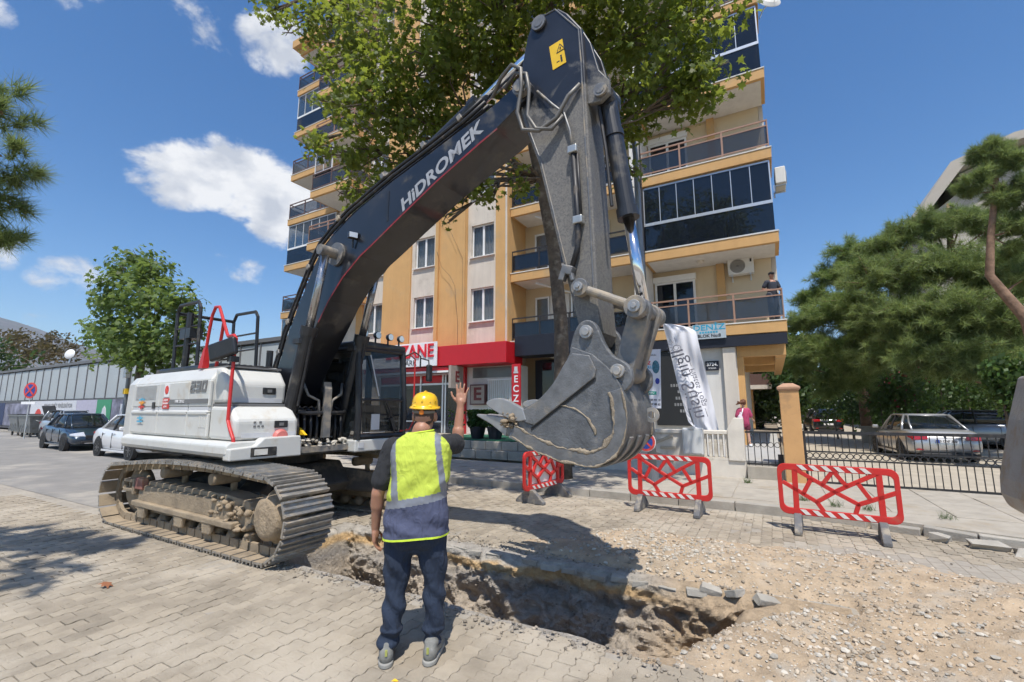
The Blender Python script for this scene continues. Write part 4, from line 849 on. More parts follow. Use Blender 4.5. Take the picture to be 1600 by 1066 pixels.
for s in (-1,1):
    y=s*BH; band=SIDE[6:18]; inn=offs(fine(band),-.115); ob=fine(band)
    b=MB(); b.prism(ob+inn[::-1],min(y,y+s*.018),max(y,y+s*.018)); b.build('wear_plate','bucket_worn',bk,bevel=.005)
    tag(crust(inn[::4],y+s*.016,.0,.030,8+s).build('dirt_crust',mat('dried_earth',(.31,.255,.185),.95,var=.3,scale=14,bump=.8,bscale=40),bk,smooth=True),kind='stuff')
    tag(crust(band,y+s*.017,.0,.020,18+s).build('dirt_crust',mat('dried_earth',(.31,.255,.185),.95,var=.3,scale=14,bump=.8,bscale=40),bk,smooth=True),kind='stuff')
    b=MB(); b.prism(fine([(4.77,1.635),(4.94,1.72),(5.12,1.88),(5.26,2.08),(5.33,2.16)],3)+[(5.50,2.13),(5.56,2.0),(5.545,1.93),(4.92,1.50),(4.82,1.53)],min(y,y+s*.020),max(y,y+s*.020)); b.build('cheek_plate','bucket_worn',bk,bevel=.008)
    b=MB(); a_,c_=(4.88,1.475),(5.55,1.925); b.prism([(a_[0],a_[1]-.022),(c_[0],c_[1]-.022),(c_[0],c_[1]+.004),(a_[0],a_[1]+.004)],min(y,y+s*.006),max(y,y+s*.006)); b.build('plate_gap','ink',bk)
    tag(crust([(5.20,1.69),(5.34,1.65),(5.47,1.56),(5.53,1.43)],y+s*.002,.0,.018,28+s).build('dirt_crust',mat('dried_earth',(.31,.255,.185),.95,var=.3,scale=14,bump=.8,bscale=40),bk,smooth=True),kind='stuff')
    b=MB(); b.prism(fine([(4.80,1.66),(4.58,1.755),(4.42,1.75),(4.365,1.705),(4.45,1.645),(4.70,1.54),(4.84,1.55)],3),y-.03,y+.03); b.build('side_cutter','bucket_bright',bk,bevel=.012)
for k in range(4):
    y=-.285+.19*k
    b=MB(); b.loft([[(4.82,y-.06,1.31),(4.82,y+.06,1.31),(4.82,y+.06,1.46),(4.82,y-.06,1.46)],[(4.55,y-.05,1.41),(4.55,y+.05,1.41),(4.56,y+.05,1.54),(4.56,y-.05,1.54)]]); b.build('tooth_adapter','steel_dusty',bk,bevel=.015)
    b=MB(); b.loft([[(4.59,y-.058,1.385),(4.59,y+.058,1.385),(4.61,y+.058,1.57),(4.61,y-.058,1.57)],[(4.40,y-.048,1.50),(4.40,y+.048,1.50),(4.41,y+.048,1.59),(4.41,y-.048,1.59)],[(4.20,y-.035,1.585),(4.20,y+.035,1.585),(4.205,y+.035,1.605),(4.205,y-.035,1.605)]]); b.build('bucket_tooth','bucket_bright',bk,bevel=.010)
b=MB(); b.prism([(4.62,1.38),(4.90,1.28),(4.92,1.31),(4.66,1.44)],-BH-.005,BH+.005); b.build('cutting_lip','bucket_bright',bk,bevel=.006)
b=MB(); rr_=random.Random(3)
for k in range(34): stone(b,(4.68+rr_.uniform(-.12,.06),-BH+rr_.uniform(-.05,.04),1.56+rr_.uniform(-.08,.06)),rr_.uniform(.02,.05),rr_)
tag(b.build('mud_clump','mud',bk,smooth=True),kind='stuff')
b=MB(); b.lathe([(.035,-.015),(.07,-.012),(.07,.012),(.035,.015),(.035,-.015)],(5.86,.22,1.60),20,'y',caps=False); b.build('lifting_eye','bucket_bright',bk)
for x in (-.22,0,.22):
    b=MB(); o_=LOW[16:34]; b.prism(o_+offs(o_,.022)[::-1],x-.035,x+.035); b.build('wear_strip','bucket_worn',bk,bevel=.005)
# ================================================================== APARTMENT BUILDING
mat('plaster_yellow',(.58,.345,.140),.85,var=.06,scale=1.2,bump=.12,bscale=60,dirt=(.47,.33,.18),damt=.20,dscale=.7,streak=.07)
mat('plaster_cream',(.62,.56,.48),.85,var=.06,scale=1.5,bump=.12,bscale=60,dirt=(.48,.43,.36),damt=.20,dscale=1.0,streak=.12)
mat('plaster_white',(.68,.655,.61),.85,var=.05,streak=.10,scale=1.5,bump=.1,bscale=60)
mat('plaster_pale',(.62,.50,.33),.85,var=.05,scale=1.5,bump=.1,bscale=60)
mat('pvc',(.78,.78,.77),.35,var=.03); mat('rail_brown',(.13,.075,.06),.45,var=.1); mat('rail_tan',(.34,.20,.14),.45,var=.1); mat('rail_dark',(.025,.022,.022),.45,var=.1)
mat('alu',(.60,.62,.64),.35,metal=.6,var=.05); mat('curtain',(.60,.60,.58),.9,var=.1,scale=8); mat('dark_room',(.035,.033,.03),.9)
mat('curtain_dark',(.16,.15,.14),.9,var=.2,scale=8)
glassmat('win_glass',(.06,.09,.12),.02,.36); glassmat('dark_glass',(.010,.014,.022),.02,.86); glassmat('smoke_glass',(.03,.04,.055),.03,.60)
mat('sign_red',(.50,.012,.02),.4,var=.05); mat('sign_white',(.74,.75,.77),.45,var=.05,scale=2,bump=.3,bscale=3); mat('letter_red',(.62,.015,.03),.4); mat('navy',(.010,.012,.022),.5,var=.2); mat('letter_black',(.03,.03,.035),.5)
bd=tag(empty('apartment_building',(-12,18,0)),'tall ochre apartment block with balconies and a pharmacy on the ground floor','building')
bd_off=(12,-18,0)
def bpart(b,nm,m,par=None,**k):
    o=b.build(nm,m,par or bd,**k)
    if par is None: o.location=bd_off
    return o
ZK=[4.08+2.96*k for k in range(8)]; ZT=ZK[-1]+.4
def box1(nm,m,*a,par=None,bevel=0): b=MB(); b.box(*a); return bpart(b,nm,m,par,bevel=bevel)
def grp(nm):
    o=empty(nm,bd_off,0,bd); return o
box1('wall','plaster_yellow',-18.6,-9.42,16.80,27,3.9,ZT)
box1('wall','plaster_pale',-9.42,-4.0,17.92,27,0,ZT); box1('wall','plaster_pale',-4.0,.35,18.22,27,4.09,ZT); box1('wall','plaster_cream',-25.0,-18.6,18.22,27,0,ZT)
box1('wall','plaster_cream',-18.6,-9.42,16.85,27,0,3.89)
box1('roof_slab','plaster_yellow',-25.8,.8,16.2,27.4,ZT,ZT+.5)
# pilasters of the flat front and the window strips between them
strips=[(-18.15,-16.75),(-14.95,-13.35),(-11.6,-10.0)]
xs=[-18.6]+[v for s in strips for v in s]+[-9.42]
for i in range(0,len(xs),2):
    box1('pilaster','plaster_yellow',xs[i],xs[i+1],16.30,16.80,3.9,ZT-.01,bevel=.01)
for x0,x1 in ((-12.05,-11.62),(-13.33,-13.15),(-9.98,-9.5)): box1('rib','plaster_yellow',x0,x1,16.18,16.302,4.3,ZT-.02,bevel=.01)
def window(x0,x1,z0,z1,y,k):
    w_=grp('window')
    b=MB(); t=.06; b.box(x0,x1,y,y+.07,z0,z0+t); b.box(x0,x1,y,y+.07,z1-t,z1); b.box(x0,x0+t,y,y+.07,z0+t,z1-t); b.box(x1-t,x1,y,y+.07,z0+t,z1-t); xm=(x0+x1)/2; b.box(xm-.05,xm+.05,y-.01,y+.06,z0+t,z1-t); b.build('frame','pvc',w_,bevel=.008)
    for a,c in ((x0+t,xm-.05),(xm+.05,x1-t)):
        b=MB(); b.box(a,c,y+.03,y+.038,z0+t,z1-t); b.build('pane','win_glass',w_)
    b=MB(); n=26; rr_=random.Random(k)
    pts=[(x0+(x1-x0)*i/n,y+.22+.03*math.sin(i*1.7+k)+rr_.uniform(-.008,.008)) for i in range(n+1)]
    b.loft([[(p[0],p[1],z0-.1) for p in pts],[(p[0],p[1],z1+.1) for p in pts]],caps=False,closed=False); b.build('curtain','curtain' if rr_.random()<.8 else 'curtain_dark',w_)
    b=MB(); b.box(x0-.06,x1+.06,y-.20,y,z0-.05,z0); b.build('sill','plaster_white',w_,bevel=.008)
for si,(x0,x1) in enumerate(strips):
    zb=3.9
    for k,z in enumerate(ZK):
        wz0,wz1=z+1.40,z+2.92
        box1('spandrel','plaster_cream',x0+.002,x1-.002,16.40,16.80,zb,wz0-.05)
        wx=(x0+x1)/2; box1('jamb','plaster_cream',x0+.002,wx-.6,16.40,16.80,wz0-.048,wz1); box1('jamb','plaster_cream',wx+.6,x1-.002,16.40,16.80,wz0-.048,wz1)
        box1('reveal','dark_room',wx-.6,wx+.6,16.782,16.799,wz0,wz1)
        window(wx-.598,wx+.598,wz0,wz1,16.50,si*10+k); zb=wz1
    box1('spandrel','plaster_cream',x0+.002,x1-.002,16.40,16.80,zb,ZT-.02)
# ---- balconies
def railing(par,x0,x1,y0,y1,z,h,m,npan,left=True,right=True,gm='smoke_glass',mid=True):
    b=MB(); t=.025
    b.box(x0,x1,y0,y0+.05,z+h-.05,z+h); b.box(x0,x1,y0+.005,y0+.045,z+.10,z+.14)
    if mid: b.box(x0,x1,y0+.005,y0+.045,z+h-.24,z+h-.20)
    for i in range(npan+1):
        x=x0+(x1-x0)*i/npan; b.box(max(x0,x-.03),min(x1,x+.03),y0+.003,y0+.047,z,z+h-.05)
    for on,x in ((left,x0),(right,x1-.05)):
        if on: b.box(x,x+.05,y0+.05,y1,z+h-.05,z+h); b.box(x+.005,x+.045,y0+.05,y1,z+.10,z+.14)
    b.build('railing',m,par)
    for i in range(npan):
        a=x0+(x1-x0)*i/npan+.03; c=x0+(x1-x0)*(i+1)/npan-.03; b=MB(); b.box(a,c,y0+.02,y0+.03,z+.14,z+h-(.24 if mid else .05)); b.build('pane',gm,par)
    for on,x in ((left,x0+.02),(right,x1-.03)):
        if on: b=MB(); b.box(x,x+.01,y0+.05,y1,z+.14,z+h-(.24 if mid else .05)); b.build('pane',gm,par)
def slab(par,x0,x1,y0,y1,z,soffit='plaster_white'):
    b=MB(); b.box(x0,x1,y0,y1+.0,z+.02,z+.38); b.build('slab','plaster_yellow',par,bevel=.01)
    b=MB(); b.box(x0+.12,x1-.12,y0+.12,y1,z,z+.018); b.build('soffit',soffit,par)
    b=MB(); b.box(x0-.02,x1+.02,y0-.02,y1,z+.382,z+.42); b.build('coping','alu' if soffit=='x' else 'plaster_white',par)
def glazing(par,x0,x1,y0,y1,z,n,frame='alu',gm='dark_glass',h0=1.05,h1=2.50,side=True,low='dark_glass'):
    b=MB(); t=.04
    b.box(x0,x1,y0,y0+.06,z+h0-.06,z+h0+.05); b.box(x0,x1,y0,y0+.06,z+h1-.05,z+h1); b.box(x0,x1,y0,y0+.05,z,z+.04)
    for i in range(n+1):
        x=x0+(x1-x0)*i/n; w_=.04 if i in(0,n) else .012; b.box(max(x0,x-w_),min(x1,x+w_),y0+.004,y0+.055,z+h0+.05,z+h1-.05)
    if side:
        for x in (x0,x1-.05): b.box(x+.001,x+.049,y0+.06,y1,z+h0-.06,z+h0+.05); b.box(x+.001,x+.049,y0+.06,y1,z+h1-.05,z+h1)
    b.build('glazing_frame',frame,par)
    for i in range(n):
        a=x0+(x1-x0)*i/n+.014; c=x0+(x1-x0)*(i+1)/n-.014; b=MB(); b.box(a,c,y0+.02,y0+.03,z+h0+.05,z+h1-.05); b.build('pane',gm,par)
    for i in range(3):
        a=x0+(x1-x0)*i/3+.004; c=x0+(x1-x0)*(i+1)/3-.004; b=MB(); b.box(a,c,y0+.02,y0+.03,z+.04,z+h0-.06); b.build('lower_pane',low,par)
    if side:
        for x in (x0+.01,x1-.02):
            b=MB(); b.box(x,x+.01,y0+.06,y1,z+h0+.05,z+h1-.05); b.build('pane',gm,par); b=MB(); b.box(x,x+.01,y0+.06,y1,z+.04,z+h0-.06); b.build('lower_pane',low,par)
def door(par,x0,x1,y,z,h=2.15,m='pvc',gm='dark_glass',n=2,shutter=True):
    b=MB(); t=.08; b.box(x0,x1,y-.06,y+.02,z+h-t,z+h); b.box(x0,x0+t,y-.06,y+.02,z,z+h-t); b.box(x1-t,x1,y-.06,y+.02,z,z+h-t)
    for i in range(1,n): x=x0+(x1-x0)*i/n; b.box(x-.05,x+.05,y-.058,y+.02,z,z+h-t)
    if shutter: b.box(x0-.05,x1+.05,y-.16,y+.02,z+h,z+h+.22)
    b.build('door_frame',m,par,bevel=.006)
    for i in range(n):
        a=x0+(x1-x0)*i/n+.05; c=x0+(x1-x0)*(i+1)/n-.05; b=MB(); b.box(a,c,y-.03,y-.02,z,z+h-t); b.build('door_pane',gm,par)
for k,z in enumerate(ZK):
    f=z+.42
    # right-hand wing
    bl=grp('balcony'); slab(bl,-3.76,.60,16.6,18.2,z)
    if k in (1,3,6): glazing(bl,-3.70,.52,16.66,18.2,f,7 if k==1 else 6)
    else: railing(bl,-3.74,.56,16.64,18.2,f,1.02,'rail_tan' if k!=4 else 'rail_brown',3,left=False)
    door(bl,-3.72,-2.22,18.2,f,2.10,gm='dark_glass')
    if k!=1:
        b=MB(); b.box(-1.45,-1.18,18.08,18.2,f,z+2.96); b.build('column','plaster_yellow',bl)
        b=MB(); b.lathe([(.02,0),(.13,-.0),(.12,-.06),(.05,-.1),(.01,-.1)],(-1.9,17.4,z+2.955),16); b.build('ceiling_lamp','plaster_cream',bl)
    # loggias behind the tree
    bl=grp('balcony'); slab(bl,-9.40,-4.12,16.5,17.9,z); railing(bl,-9.36,-4.16,16.54,17.9,f,.98,'rail_dark',4,left=False,right=False,gm='dark_glass',mid=True)
    door(bl,-8.9,-8.2,17.9,f,2.1,n=1,gm='win_glass',shutter=False); door(bl,-7.2,-5.4,17.9,f,2.1,n=2,gm='dark_glass' if k%2 else 'win_glass',shutter=False)
    b=MB(); b.box(-8.15,-7.25,17.80,17.9,f,f+2.1); b.build('wardrobe','plaster_white',bl)
    b=MB(); b.tube([(-8.3,16.7,z-.12),(-6.9,17.5,z-.55)],.045,8); b.build('awning_arm','plaster_white',bl)
    # left-hand wing
    bl=grp('balcony'); slab(bl,-25.5,-21.0,16.6,18.2,z)
    if k in (0,2,5): glazing(bl,-25.42,-21.1,16.66,18.2,f,6,'pvc','win_glass',1.0,2.52,low='dark_glass')
    else: railing(bl,-25.46,-21.04,16.64,18.2,f,1.0,'rail_brown',3,right=False)
    door(bl,-24.3,-22.3,18.2,f)
    if k>=1:
        bl=grp('balcony'); slab(bl,-21.0,-17.85,14.85,16.78 if k<9 else 18,z); railing(bl,-20.96,-17.9,14.89,16.3,f,.98,'rail_brown' if k%2 else 'rail_tan',2)
        if k in (3,6): glazing(bl,-20.9,-19.5,14.95,16.3,f,2,'pvc','win_glass',1.0,2.5,side=False)
box1('pilaster','plaster_white',-4.11,-3.78,16.45,18.2,0,ZT-.02,bevel=.01); box1('side_wall','plaster_cream',.36,.50,18.3,27,4.5,ZT-.02)
box1('bay_wall','plaster_cream',-20.98,-18.61,16.8,18.21,4.5,ZT-.02)
b=MB(); b.tube([(-9.46,16.22,.7),(-9.46,16.22,ZT)],.045,8); bpart(b,'downpipe','plaster_cream'); b=MB(); b.tube([(-3.72,16.55,4.5),(-3.70,16.5,ZT)],.03,6); bpart(b,'cable','rail_dark')
b=MB(); b.tube([(-13.2,16.16,9.0),(-12.9,16.14,8.2),(-12.4,16.14,7.7),(-12.1,16.12,7.2),(-11.9,16.12,5.5),(-11.9,16.12,4.3)],.006,5); bpart(b,'cable','rail_dark'); b=MB(); b.tube([(-13.1,16.2,10.6),(-12.6,16.15,10.2),(-11.7,16.15,8.4),(-11.68,16.15,4.4)],.005,5); bpart(b,'cable','rail_dark')
# ---- ground floor, shops
box1('overhang_fascia','navy',-3.77,.58,16.62,16.75,3.72,4.075)
box1('beam','plaster_yellow',-.9,.52,17.0,17.3,3.40,4.07); box1('beam','plaster_yellow',.22,.52,17.3,27,3.40,4.07); box1('beam','plaster_yellow',-.9,.2,19.2,19.5,3.30,4.07); box1('beam','plaster_yellow',-.9,.2,22.0,22.3,3.25,4.07); box1('soffit','plaster_white',-.95,.5,16.76,27,4.076,4.088)
box1('wall','plaster_white',-3.76,-.92,16.9,27,.42,4.07); box1('column','plaster_cream',-1.32,-.94,16.70,16.898,.42,3.71,bevel=.01); box1('base_column','plaster_yellow',-.918,-.72,17.0,17.3,.42,3.39)
box1('shop_fascia','navy',-8.68,-4.12,15.55,16.49,3.72,4.52,bevel=.01); box1('shop_wall','navy',-8.6,-4.2,17.2,17.9,.65,3.71); box1('shop_pane','dark_glass',-8.2,-4.4,17.05,17.06,.8,3.6)
box1('fascia','sign_red',-16.6,-8.72,14.95,16.29,3.43,4.27,bevel=.02); box1('awning','sign_red',-16.4,-11.5,15.0,15.9,3.26,3.40); box1('awning_edge','pvc',-16.4,-11.5,14.98,15.02,3.17,3.25)
fr=grp('shop_front')
b=MB()
for x in (-16.2,-14.9,-13.7,-12.45,-12.3,-11.55): b.box(x-.04,x+.04,15.86,15.95,.65,3.2)
b.box(-16.2,-11.55,15.87,15.94,2.72,2.80); b.box(-16.2,-11.55,15.87,15.94,3.15,3.22); b.box(-16.2,-12.4,15.87,15.94,1.1,1.16); b.build('frame','alu',fr)
for a,c in ((-16.16,-14.94),(-14.86,-13.74),(-13.66,-12.49),(-12.26,-11.59)): b=MB(); b.box(a,c,15.9,15.91,.66,2.72); b.build('pane','smoke_glass',fr)
box1('shop_shelf','curtain_dark',-16,-12.6,16.45,16.8,.66,2.6); box1('shop_band','sign_red',-16.2,-12.5,15.93,15.98,2.81,3.14)
box1('shop_wall','plaster_white',-11.5,-8.75,15.92,16.8,.65,3.42); box1('pilaster','sign_red',-11.52,-11.2,15.75,15.918,.65,3.42)
b=MB()
for k in range(12): x=-10.05+.09*k; b.box(x,x+.03,15.80,15.83,.75,2.85)
b.box(-10.1,-8.95,15.79,15.84,.72,.78); b.box(-10.1,-8.95,15.79,15.84,2.82,2.88); bpart(b,'window_grille','pvc')
box1('high_window','win_glass',-10.9,-8.9,15.9,15.91,2.95,3.38)
sg=tag(empty('pharmacy_sign',(-14.2,14.9,3.95)),'white pharmacy signboard with red lettering above the shop','sign')
b=MB(); b.box(-2.3,2.2,-.06,.0,-.50,.52); b.build('board','sign_white',sg,bevel=.015)
text('lettering','ECZANE',.80,'letter_red',sg,(2.06,-.075,.13),(R(90),0,0),ext=.03,off=.012,sx=.90,align='RIGHT'); text('lettering','PARK',.34,'letter_black',sg,(.72,-.065,-.34),(R(90),0,0),ext=.006,sx=1.0)
vsn=tag(empty('vertical_sign',(-8.3,15.0,2.35)),'narrow red upright shop sign with white letters one below another','sign'); b=MB(); b.box(-.19,.19,-.03,.03,-1.5,1.0); b.build('board','sign_red',vsn,bevel=.01); b=MB(); b.obox((.0,-.035,.80),(.14,.01,.2)); b.obox((0,-.035,.68),(.2,.01,.06)); b.build('emblem','letter_grey',vsn)
for k,ch in enumerate('ECZANE'): text('letter',ch,.36,'white_ink',vsn,(0,-.034,.42-.36*k),(R(90),0,0),ext=.004,off=.006)
es=tag(empty('emblem_sign',(-10.55,15.8,2.26)),'square white wall sign with a big red letter E beside the grille','sign'); b=MB(); b.box(-.38,.38,-.05,.10,-.42,.42); b.build('frame',mat('sign_dk',(.10,.03,.03),.5),es); b=MB(); b.box(-.33,.33,-.06,-.05,-.37,.37); b.build('panel',mat('sign_beige',(.36,.31,.27),.6),es); text('letter','E',.72,mat('letter_maroon',(.16,.025,.028),.5),es,(0,-.07,0),(R(90),0,0),ext=.008,off=.02,sx=1.15)
es=tag(empty('projecting_sign',(-11.1,15.0,2.95)),'small box sign with the letter E projecting under the red fascia','sign'); b=MB(); b.box(-.06,.06,-.42,.42,-.45,.45); b.build('box','sign_beige',es); text('letter','E',.6,'letter_maroon',es,(.065,0,0),(R(90),0,R(90)),ext=.004,off=.015); b=MB(); b.tube([(0,0,.45),(0,0,.6)],.02); b.build('hanger','alu',es)
# steps and terrace
ts=tag(empty('shop_terrace',(-9.5,12.2,0)),'raised shop terrace with two block steps and a green mat edge','terrace')
b=MB(); b.box(-8,4.9,.42,3.7,-.05,.645); b.build('platform','concrete',ts)
rk=random.Random(31)
for row,(y0,z0,z1) in enumerate(((-.0,.13,.39),(.20,.40,.65))):
    x=-8+(.25 if row else 0)
    while x<4.8:
        L_=.58; b=MB(); b.box(x,x+L_-.015,y0,y0+.40 if row==0 else y0+.24,z0,z1); b.build('step_block','concrete',ts,bevel=.012); x+=L_
mt=tag(empty('green_mat',(-8.3,13.8,.66)),'dark green outdoor mat spread over the shop terrace','mat'); b=MB(); b.box(-2.2,2.2,-1.25,1.5,.0,.02); b.build('mat',mat('green_mat',(.012,.10,.055),.95,var=.2,scale=30,bump=.5),mt)
# ================================================================== STREET FURNITURE
mat('barrier_red',(.55,.025,.022),.42,var=.08,scale=4,dirt=(.45,.09,.06),damt=.15,dscale=5); mat('strip_white',(.70,.68,.64),.4,var=.08,scale=9); mat('foot_grey',(.13,.13,.135),.85,var=.2,bump=.4,dirt=(.32,.28,.22),damt=.4,dscale=8)
def barrier(loc,rz,label,back=False):
    t=tag(empty('traffic_barrier',loc,rz),label,'barrier','red plastic barriers around the dig')
    W_,Z0,Z1=1.34,.22,.90; H_=Z1-Z0
    P=lambda u,v:(-W_/2+W_*u,Z1-H_*v)
    b=MB()
    out=[]; inn=[]
    for cx,cv,a0 in ((.07,.13,90),(.93,.13,0),(.93,.87,-90),(.07,.87,-180)):
        pass
    def rr(x0,x1,z0,z1,r):
        pl=[]
        for cx,cz,a0 in ((x1-r,z1-r,0),(x0+r,z1-r,90),(x0+r,z0+r,180),(x1-r,z0+r,270)):
            for k in range(6): a=R(a0+90*k/5); pl.append((cx+r*math.cos(a),cz+r*math.sin(a)))
        return pl
    o_=rr(-W_/2,W_/2,Z0,Z1,.10); i_=rr(-W_/2+.055,W_/2-.055,Z0+.085,Z1-.085,.07); n=len(o_)
    V=[(p[0],-.022,p[1]) for p in o_]+[(p[0],-.022,p[1]) for p in i_]+[(p[0],.022,p[1]) for p in o_]+[(p[0],.022,p[1]) for p in i_]
    F=[]
    for k in range(n):
        j=(k+1)%n; F+=[(k,j,n+j,n+k),(2*n+k,3*n+k,3*n+j,2*n+j),(k,2*n+k,2*n+j,j),(n+k,n+j,3*n+j,3*n+k)]
    b.add(V,F); b.build('frame','barrier_red',t,bevel=.006)
    bars=[((.49,.10),(.39,.38)),((.49,.10),(.59,.38)),((.39,.38),(.16,.10)),((.59,.38),(.84,.10)),((.39,.38),(.49,.50)),((.49,.50),(.59,.38)),((.49,.50),(.33,.72)),((.49,.50),(.67,.70)),((.33,.72),(.15,.5)),((.67,.70),(.97,.43)),((.33,.72),(.38,.88)),((.67,.70),(.64,.88)),((.30,.28),(.22,.58)),((.68,.30),(.77,.60)),((.16,.06),(.15,.93)),((.85,.06),(.85,.93)),((.05,.38),(.15,.5))]
    for p,q in bars:
        a=P(*p); c=P(*q); dx,dz=c[0]-a[0],c[1]-a[1]; l=math.hypot(dx,dz); hw=.026 if abs(dx)>.03 else .034
        nx,nz=-dz/l*hw,dx/l*hw; e=.012; ex_,ez=dx/l*e,dz/l*e
        b=MB(); b.prism([(a[0]-ex_+nx,a[1]-ez+nz),(a[0]-ex_-nx,a[1]-ez-nz),(c[0]+ex_-nx,c[1]+ez-nz),(c[0]+ex_+nx,c[1]+ez+nz)],-.021,.021); b.build('lattice_bar','barrier_red',t,bevel=.004,seg=1)
    for z in (Z1-.075,Z0+.012):
        for k in range(6):
            x=-.43+.14*k; b=MB(); b.prism([(x,z+.065),(x+.065,z+.065),(x+.13,z),(x+.065,z)],-.026,-.0225); b.build('reflective_stripe','strip_white',t)
    if back:
        b=MB(); b.box(-.5,.5,.024,.03,Z0+.1,Z1-.1); b.build('backing_sheet','strip_white',t)
    for x in (-.46,.46):
        b=MB(); b.prism([(-.30,0),(.30,0),(.30,.05),(.07,.24),(-.07,.24),(-.30,.05)],x-.045,x+.045,'x'); b.build('foot','foot_grey',t,bevel=.012)
    return t
barrier((-3.80,7.95,0),R(82),'red plastic barrier turned end-on below the bucket, nearest the shop steps',True)
barrier((-1.58,8.02,0),R(-2),'red plastic barrier in front of the lamp post and the white wall')
barrier((.66,7.62,0),R(-4),'red plastic barrier nearest the camera, in front of the orange gate pillar')
# ---- low wall with balustrade
mat('wall_paint',(.66,.61,.53),.85,var=.08,scale=3,bump=.3,bscale=30,dirt=(.42,.37,.29),damt=.22,dscale=2.2)
lw=tag(empty('garden_wall',(-2.6,11.8,0)),'low cream painted wall with balusters along the pavement','wall')
b=MB(); b.box(-2.1,2.0,-.12,.12,.08,.50); b.build('plinth','wall_paint',lw,bevel=.012)
b=MB(); b.box(-2.1,1.12,-.10,.10,.50,1.08); b.build('panel','wall_paint',lw,bevel=.01)
b=MB(); b.box(-2.15,1.66,-.14,.14,1.08,1.17); b.build('coping','wall_paint',lw,bevel=.015)
b=MB(); b.box(1.12,1.66,-.12,.12,.50,.56); b.build('rail','wall_paint',lw)
for k in range(5): b=MB(); b.box(1.13+.115*k,1.195+.115*k,-.09,.09,.56,1.08); b.build('baluster','wall_paint',lw,bevel=.012)
b=MB(); b.loft([[(1.66,-.16,.5),(2.0,-.16,.5),(2.0,.16,.5),(1.66,.16,.5)],[(1.66,-.16,1.2),(2.0,-.16,1.2),(2.0,.16,1.2),(1.66,.16,1.2)],[(1.80,-.14,1.46),(2.0,-.14,1.46),(2.0,.14,1.46),(1.80,.14,1.46)]]); b.build('end_post','wall_paint',lw,bevel=.015)
for p,q in (((-.25,.72),(.45,1.03)),((-.25,.72),(.45,.42)),((.15,.74),(.5,.74))):
    b=MB(); a=math.atan2(q[1]-p[1],q[0]-p[0]); b.obox(((p[0]+q[0])/2,-.11,(p[1]+q[1])/2),(math.dist(p,q),.05,.07),(0,-a,0)); b.build('relief_bar',mat('relief',(.45,.39,.30),.85,var=.1),lw,bevel=.01)
# fence wicket on a concrete base
mat('iron',(.022,.022,.024),.5,var=.2,dirt=(.10,.085,.07),damt=.2,dscale=9)
def ring(b,c,r,t,axis='y'): b.lathe([(r-t,-t),(r+t,-t),(r+t,t),(r-t,t),(r-t,-t)],c,16,axis,caps=False)
wf=tag(empty('railing_fence',(-.22,11.7,0)),'short black iron railing on a concrete base between wall and pillar','fence')
b=MB(); b.box(-.36,.36,-.13,.13,.08,.42); b.build('base','concrete',wf,bevel=.015)
b=MB(); b.box(-.36,.36,-.015,.015,1.13,1.17); b.build('rail','iron',wf); b=MB(); b.box(-.36,.36,-.014,.014,.44,.475); b.build('rail','iron',wf)
for k in range(6): b=MB(); b.cyl((-.32+.128*k,0,.42),(-.32+.128*k,0,1.15),.009,n=6); b.build('bar','iron',wf)
for k in range(5): b=MB(); ring(b,(-.256+.128*k,0,.88),.052,.006); b.build('ring','iron',wf)
b=MB(); b.box(.25,.36,-.05,.05,.42,.68); b.build('lock_box','iron',wf)
cp=tag(empty('gate_pillar',(.33,11.58,0)),'square orange plastered gate pillar with a stepped cap','pillar')
b=MB(); b.box(-.18,.18,-.18,.18,-.05,2.05); b.build('shaft',mat('pillar_orange',(.58,.33,.14),.85,var=.07,scale=3,bump=.2,bscale=50,dirt=(.42,.25,.12),damt=.18,dscale=2),cp,bevel=.01)
b=MB(); b.loft([[(-.18,-.18,2.05),(.18,-.18,2.05),(.18,.18,2.05),(-.18,.18,2.05)],[(-.215,-.215,2.09),(.215,-.215,2.09),(.215,.215,2.09),(-.215,.215,2.09)],[(-.215,-.215,2.13),(.215,-.215,2.13),(.215,.215,2.13),(-.215,.215,2.13)],[(-.09,-.09,2.21),(.09,-.09,2.21),(.09,.09,2.21),(-.09,.09,2.21)]]); b.build('cap',mat('cap_brown',(.42,.25,.16),.85,var=.1),cp)
sgx=tag(empty('sliding_gate',(.52,11.72,0)),'long black iron sliding gate with a band of rings','gate')
GL=5.6
b=MB()
for z,h in ((.10,.07),(.60,.03),(.76,.03),(1.14,.06)): b.box(0,GL,-.02,.02,z,z+h)
b.box(0,.05,-.022,.022,.10,1.2); b.build('gate_frame','iron',sgx)
for k in range(48):
    x=.10+.1155*k; b=MB()
    o=b.cyl((0,0,.16),(0,0,.61),.009,n=6).cyl((0,0,.78),(0,0,1.15),.009,n=6) if False else None
    if k==0: m1=MB().cyl((0,0,.16),(0,0,.61),.009,n=6).mesh('bar'); m2=MB().cyl((0,0,.78),(0,0,1.15),.009,n=6).mesh('bar'); b3=MB(); ring(b3,(0,0,.695),.052,.008); m3=b3.mesh('ring')
    for me_,nm in ((m1,'bar'),(m2,'bar'),(m3,'ring')): obj(nm,me_,'iron',sgx,loc=(x,0,0))
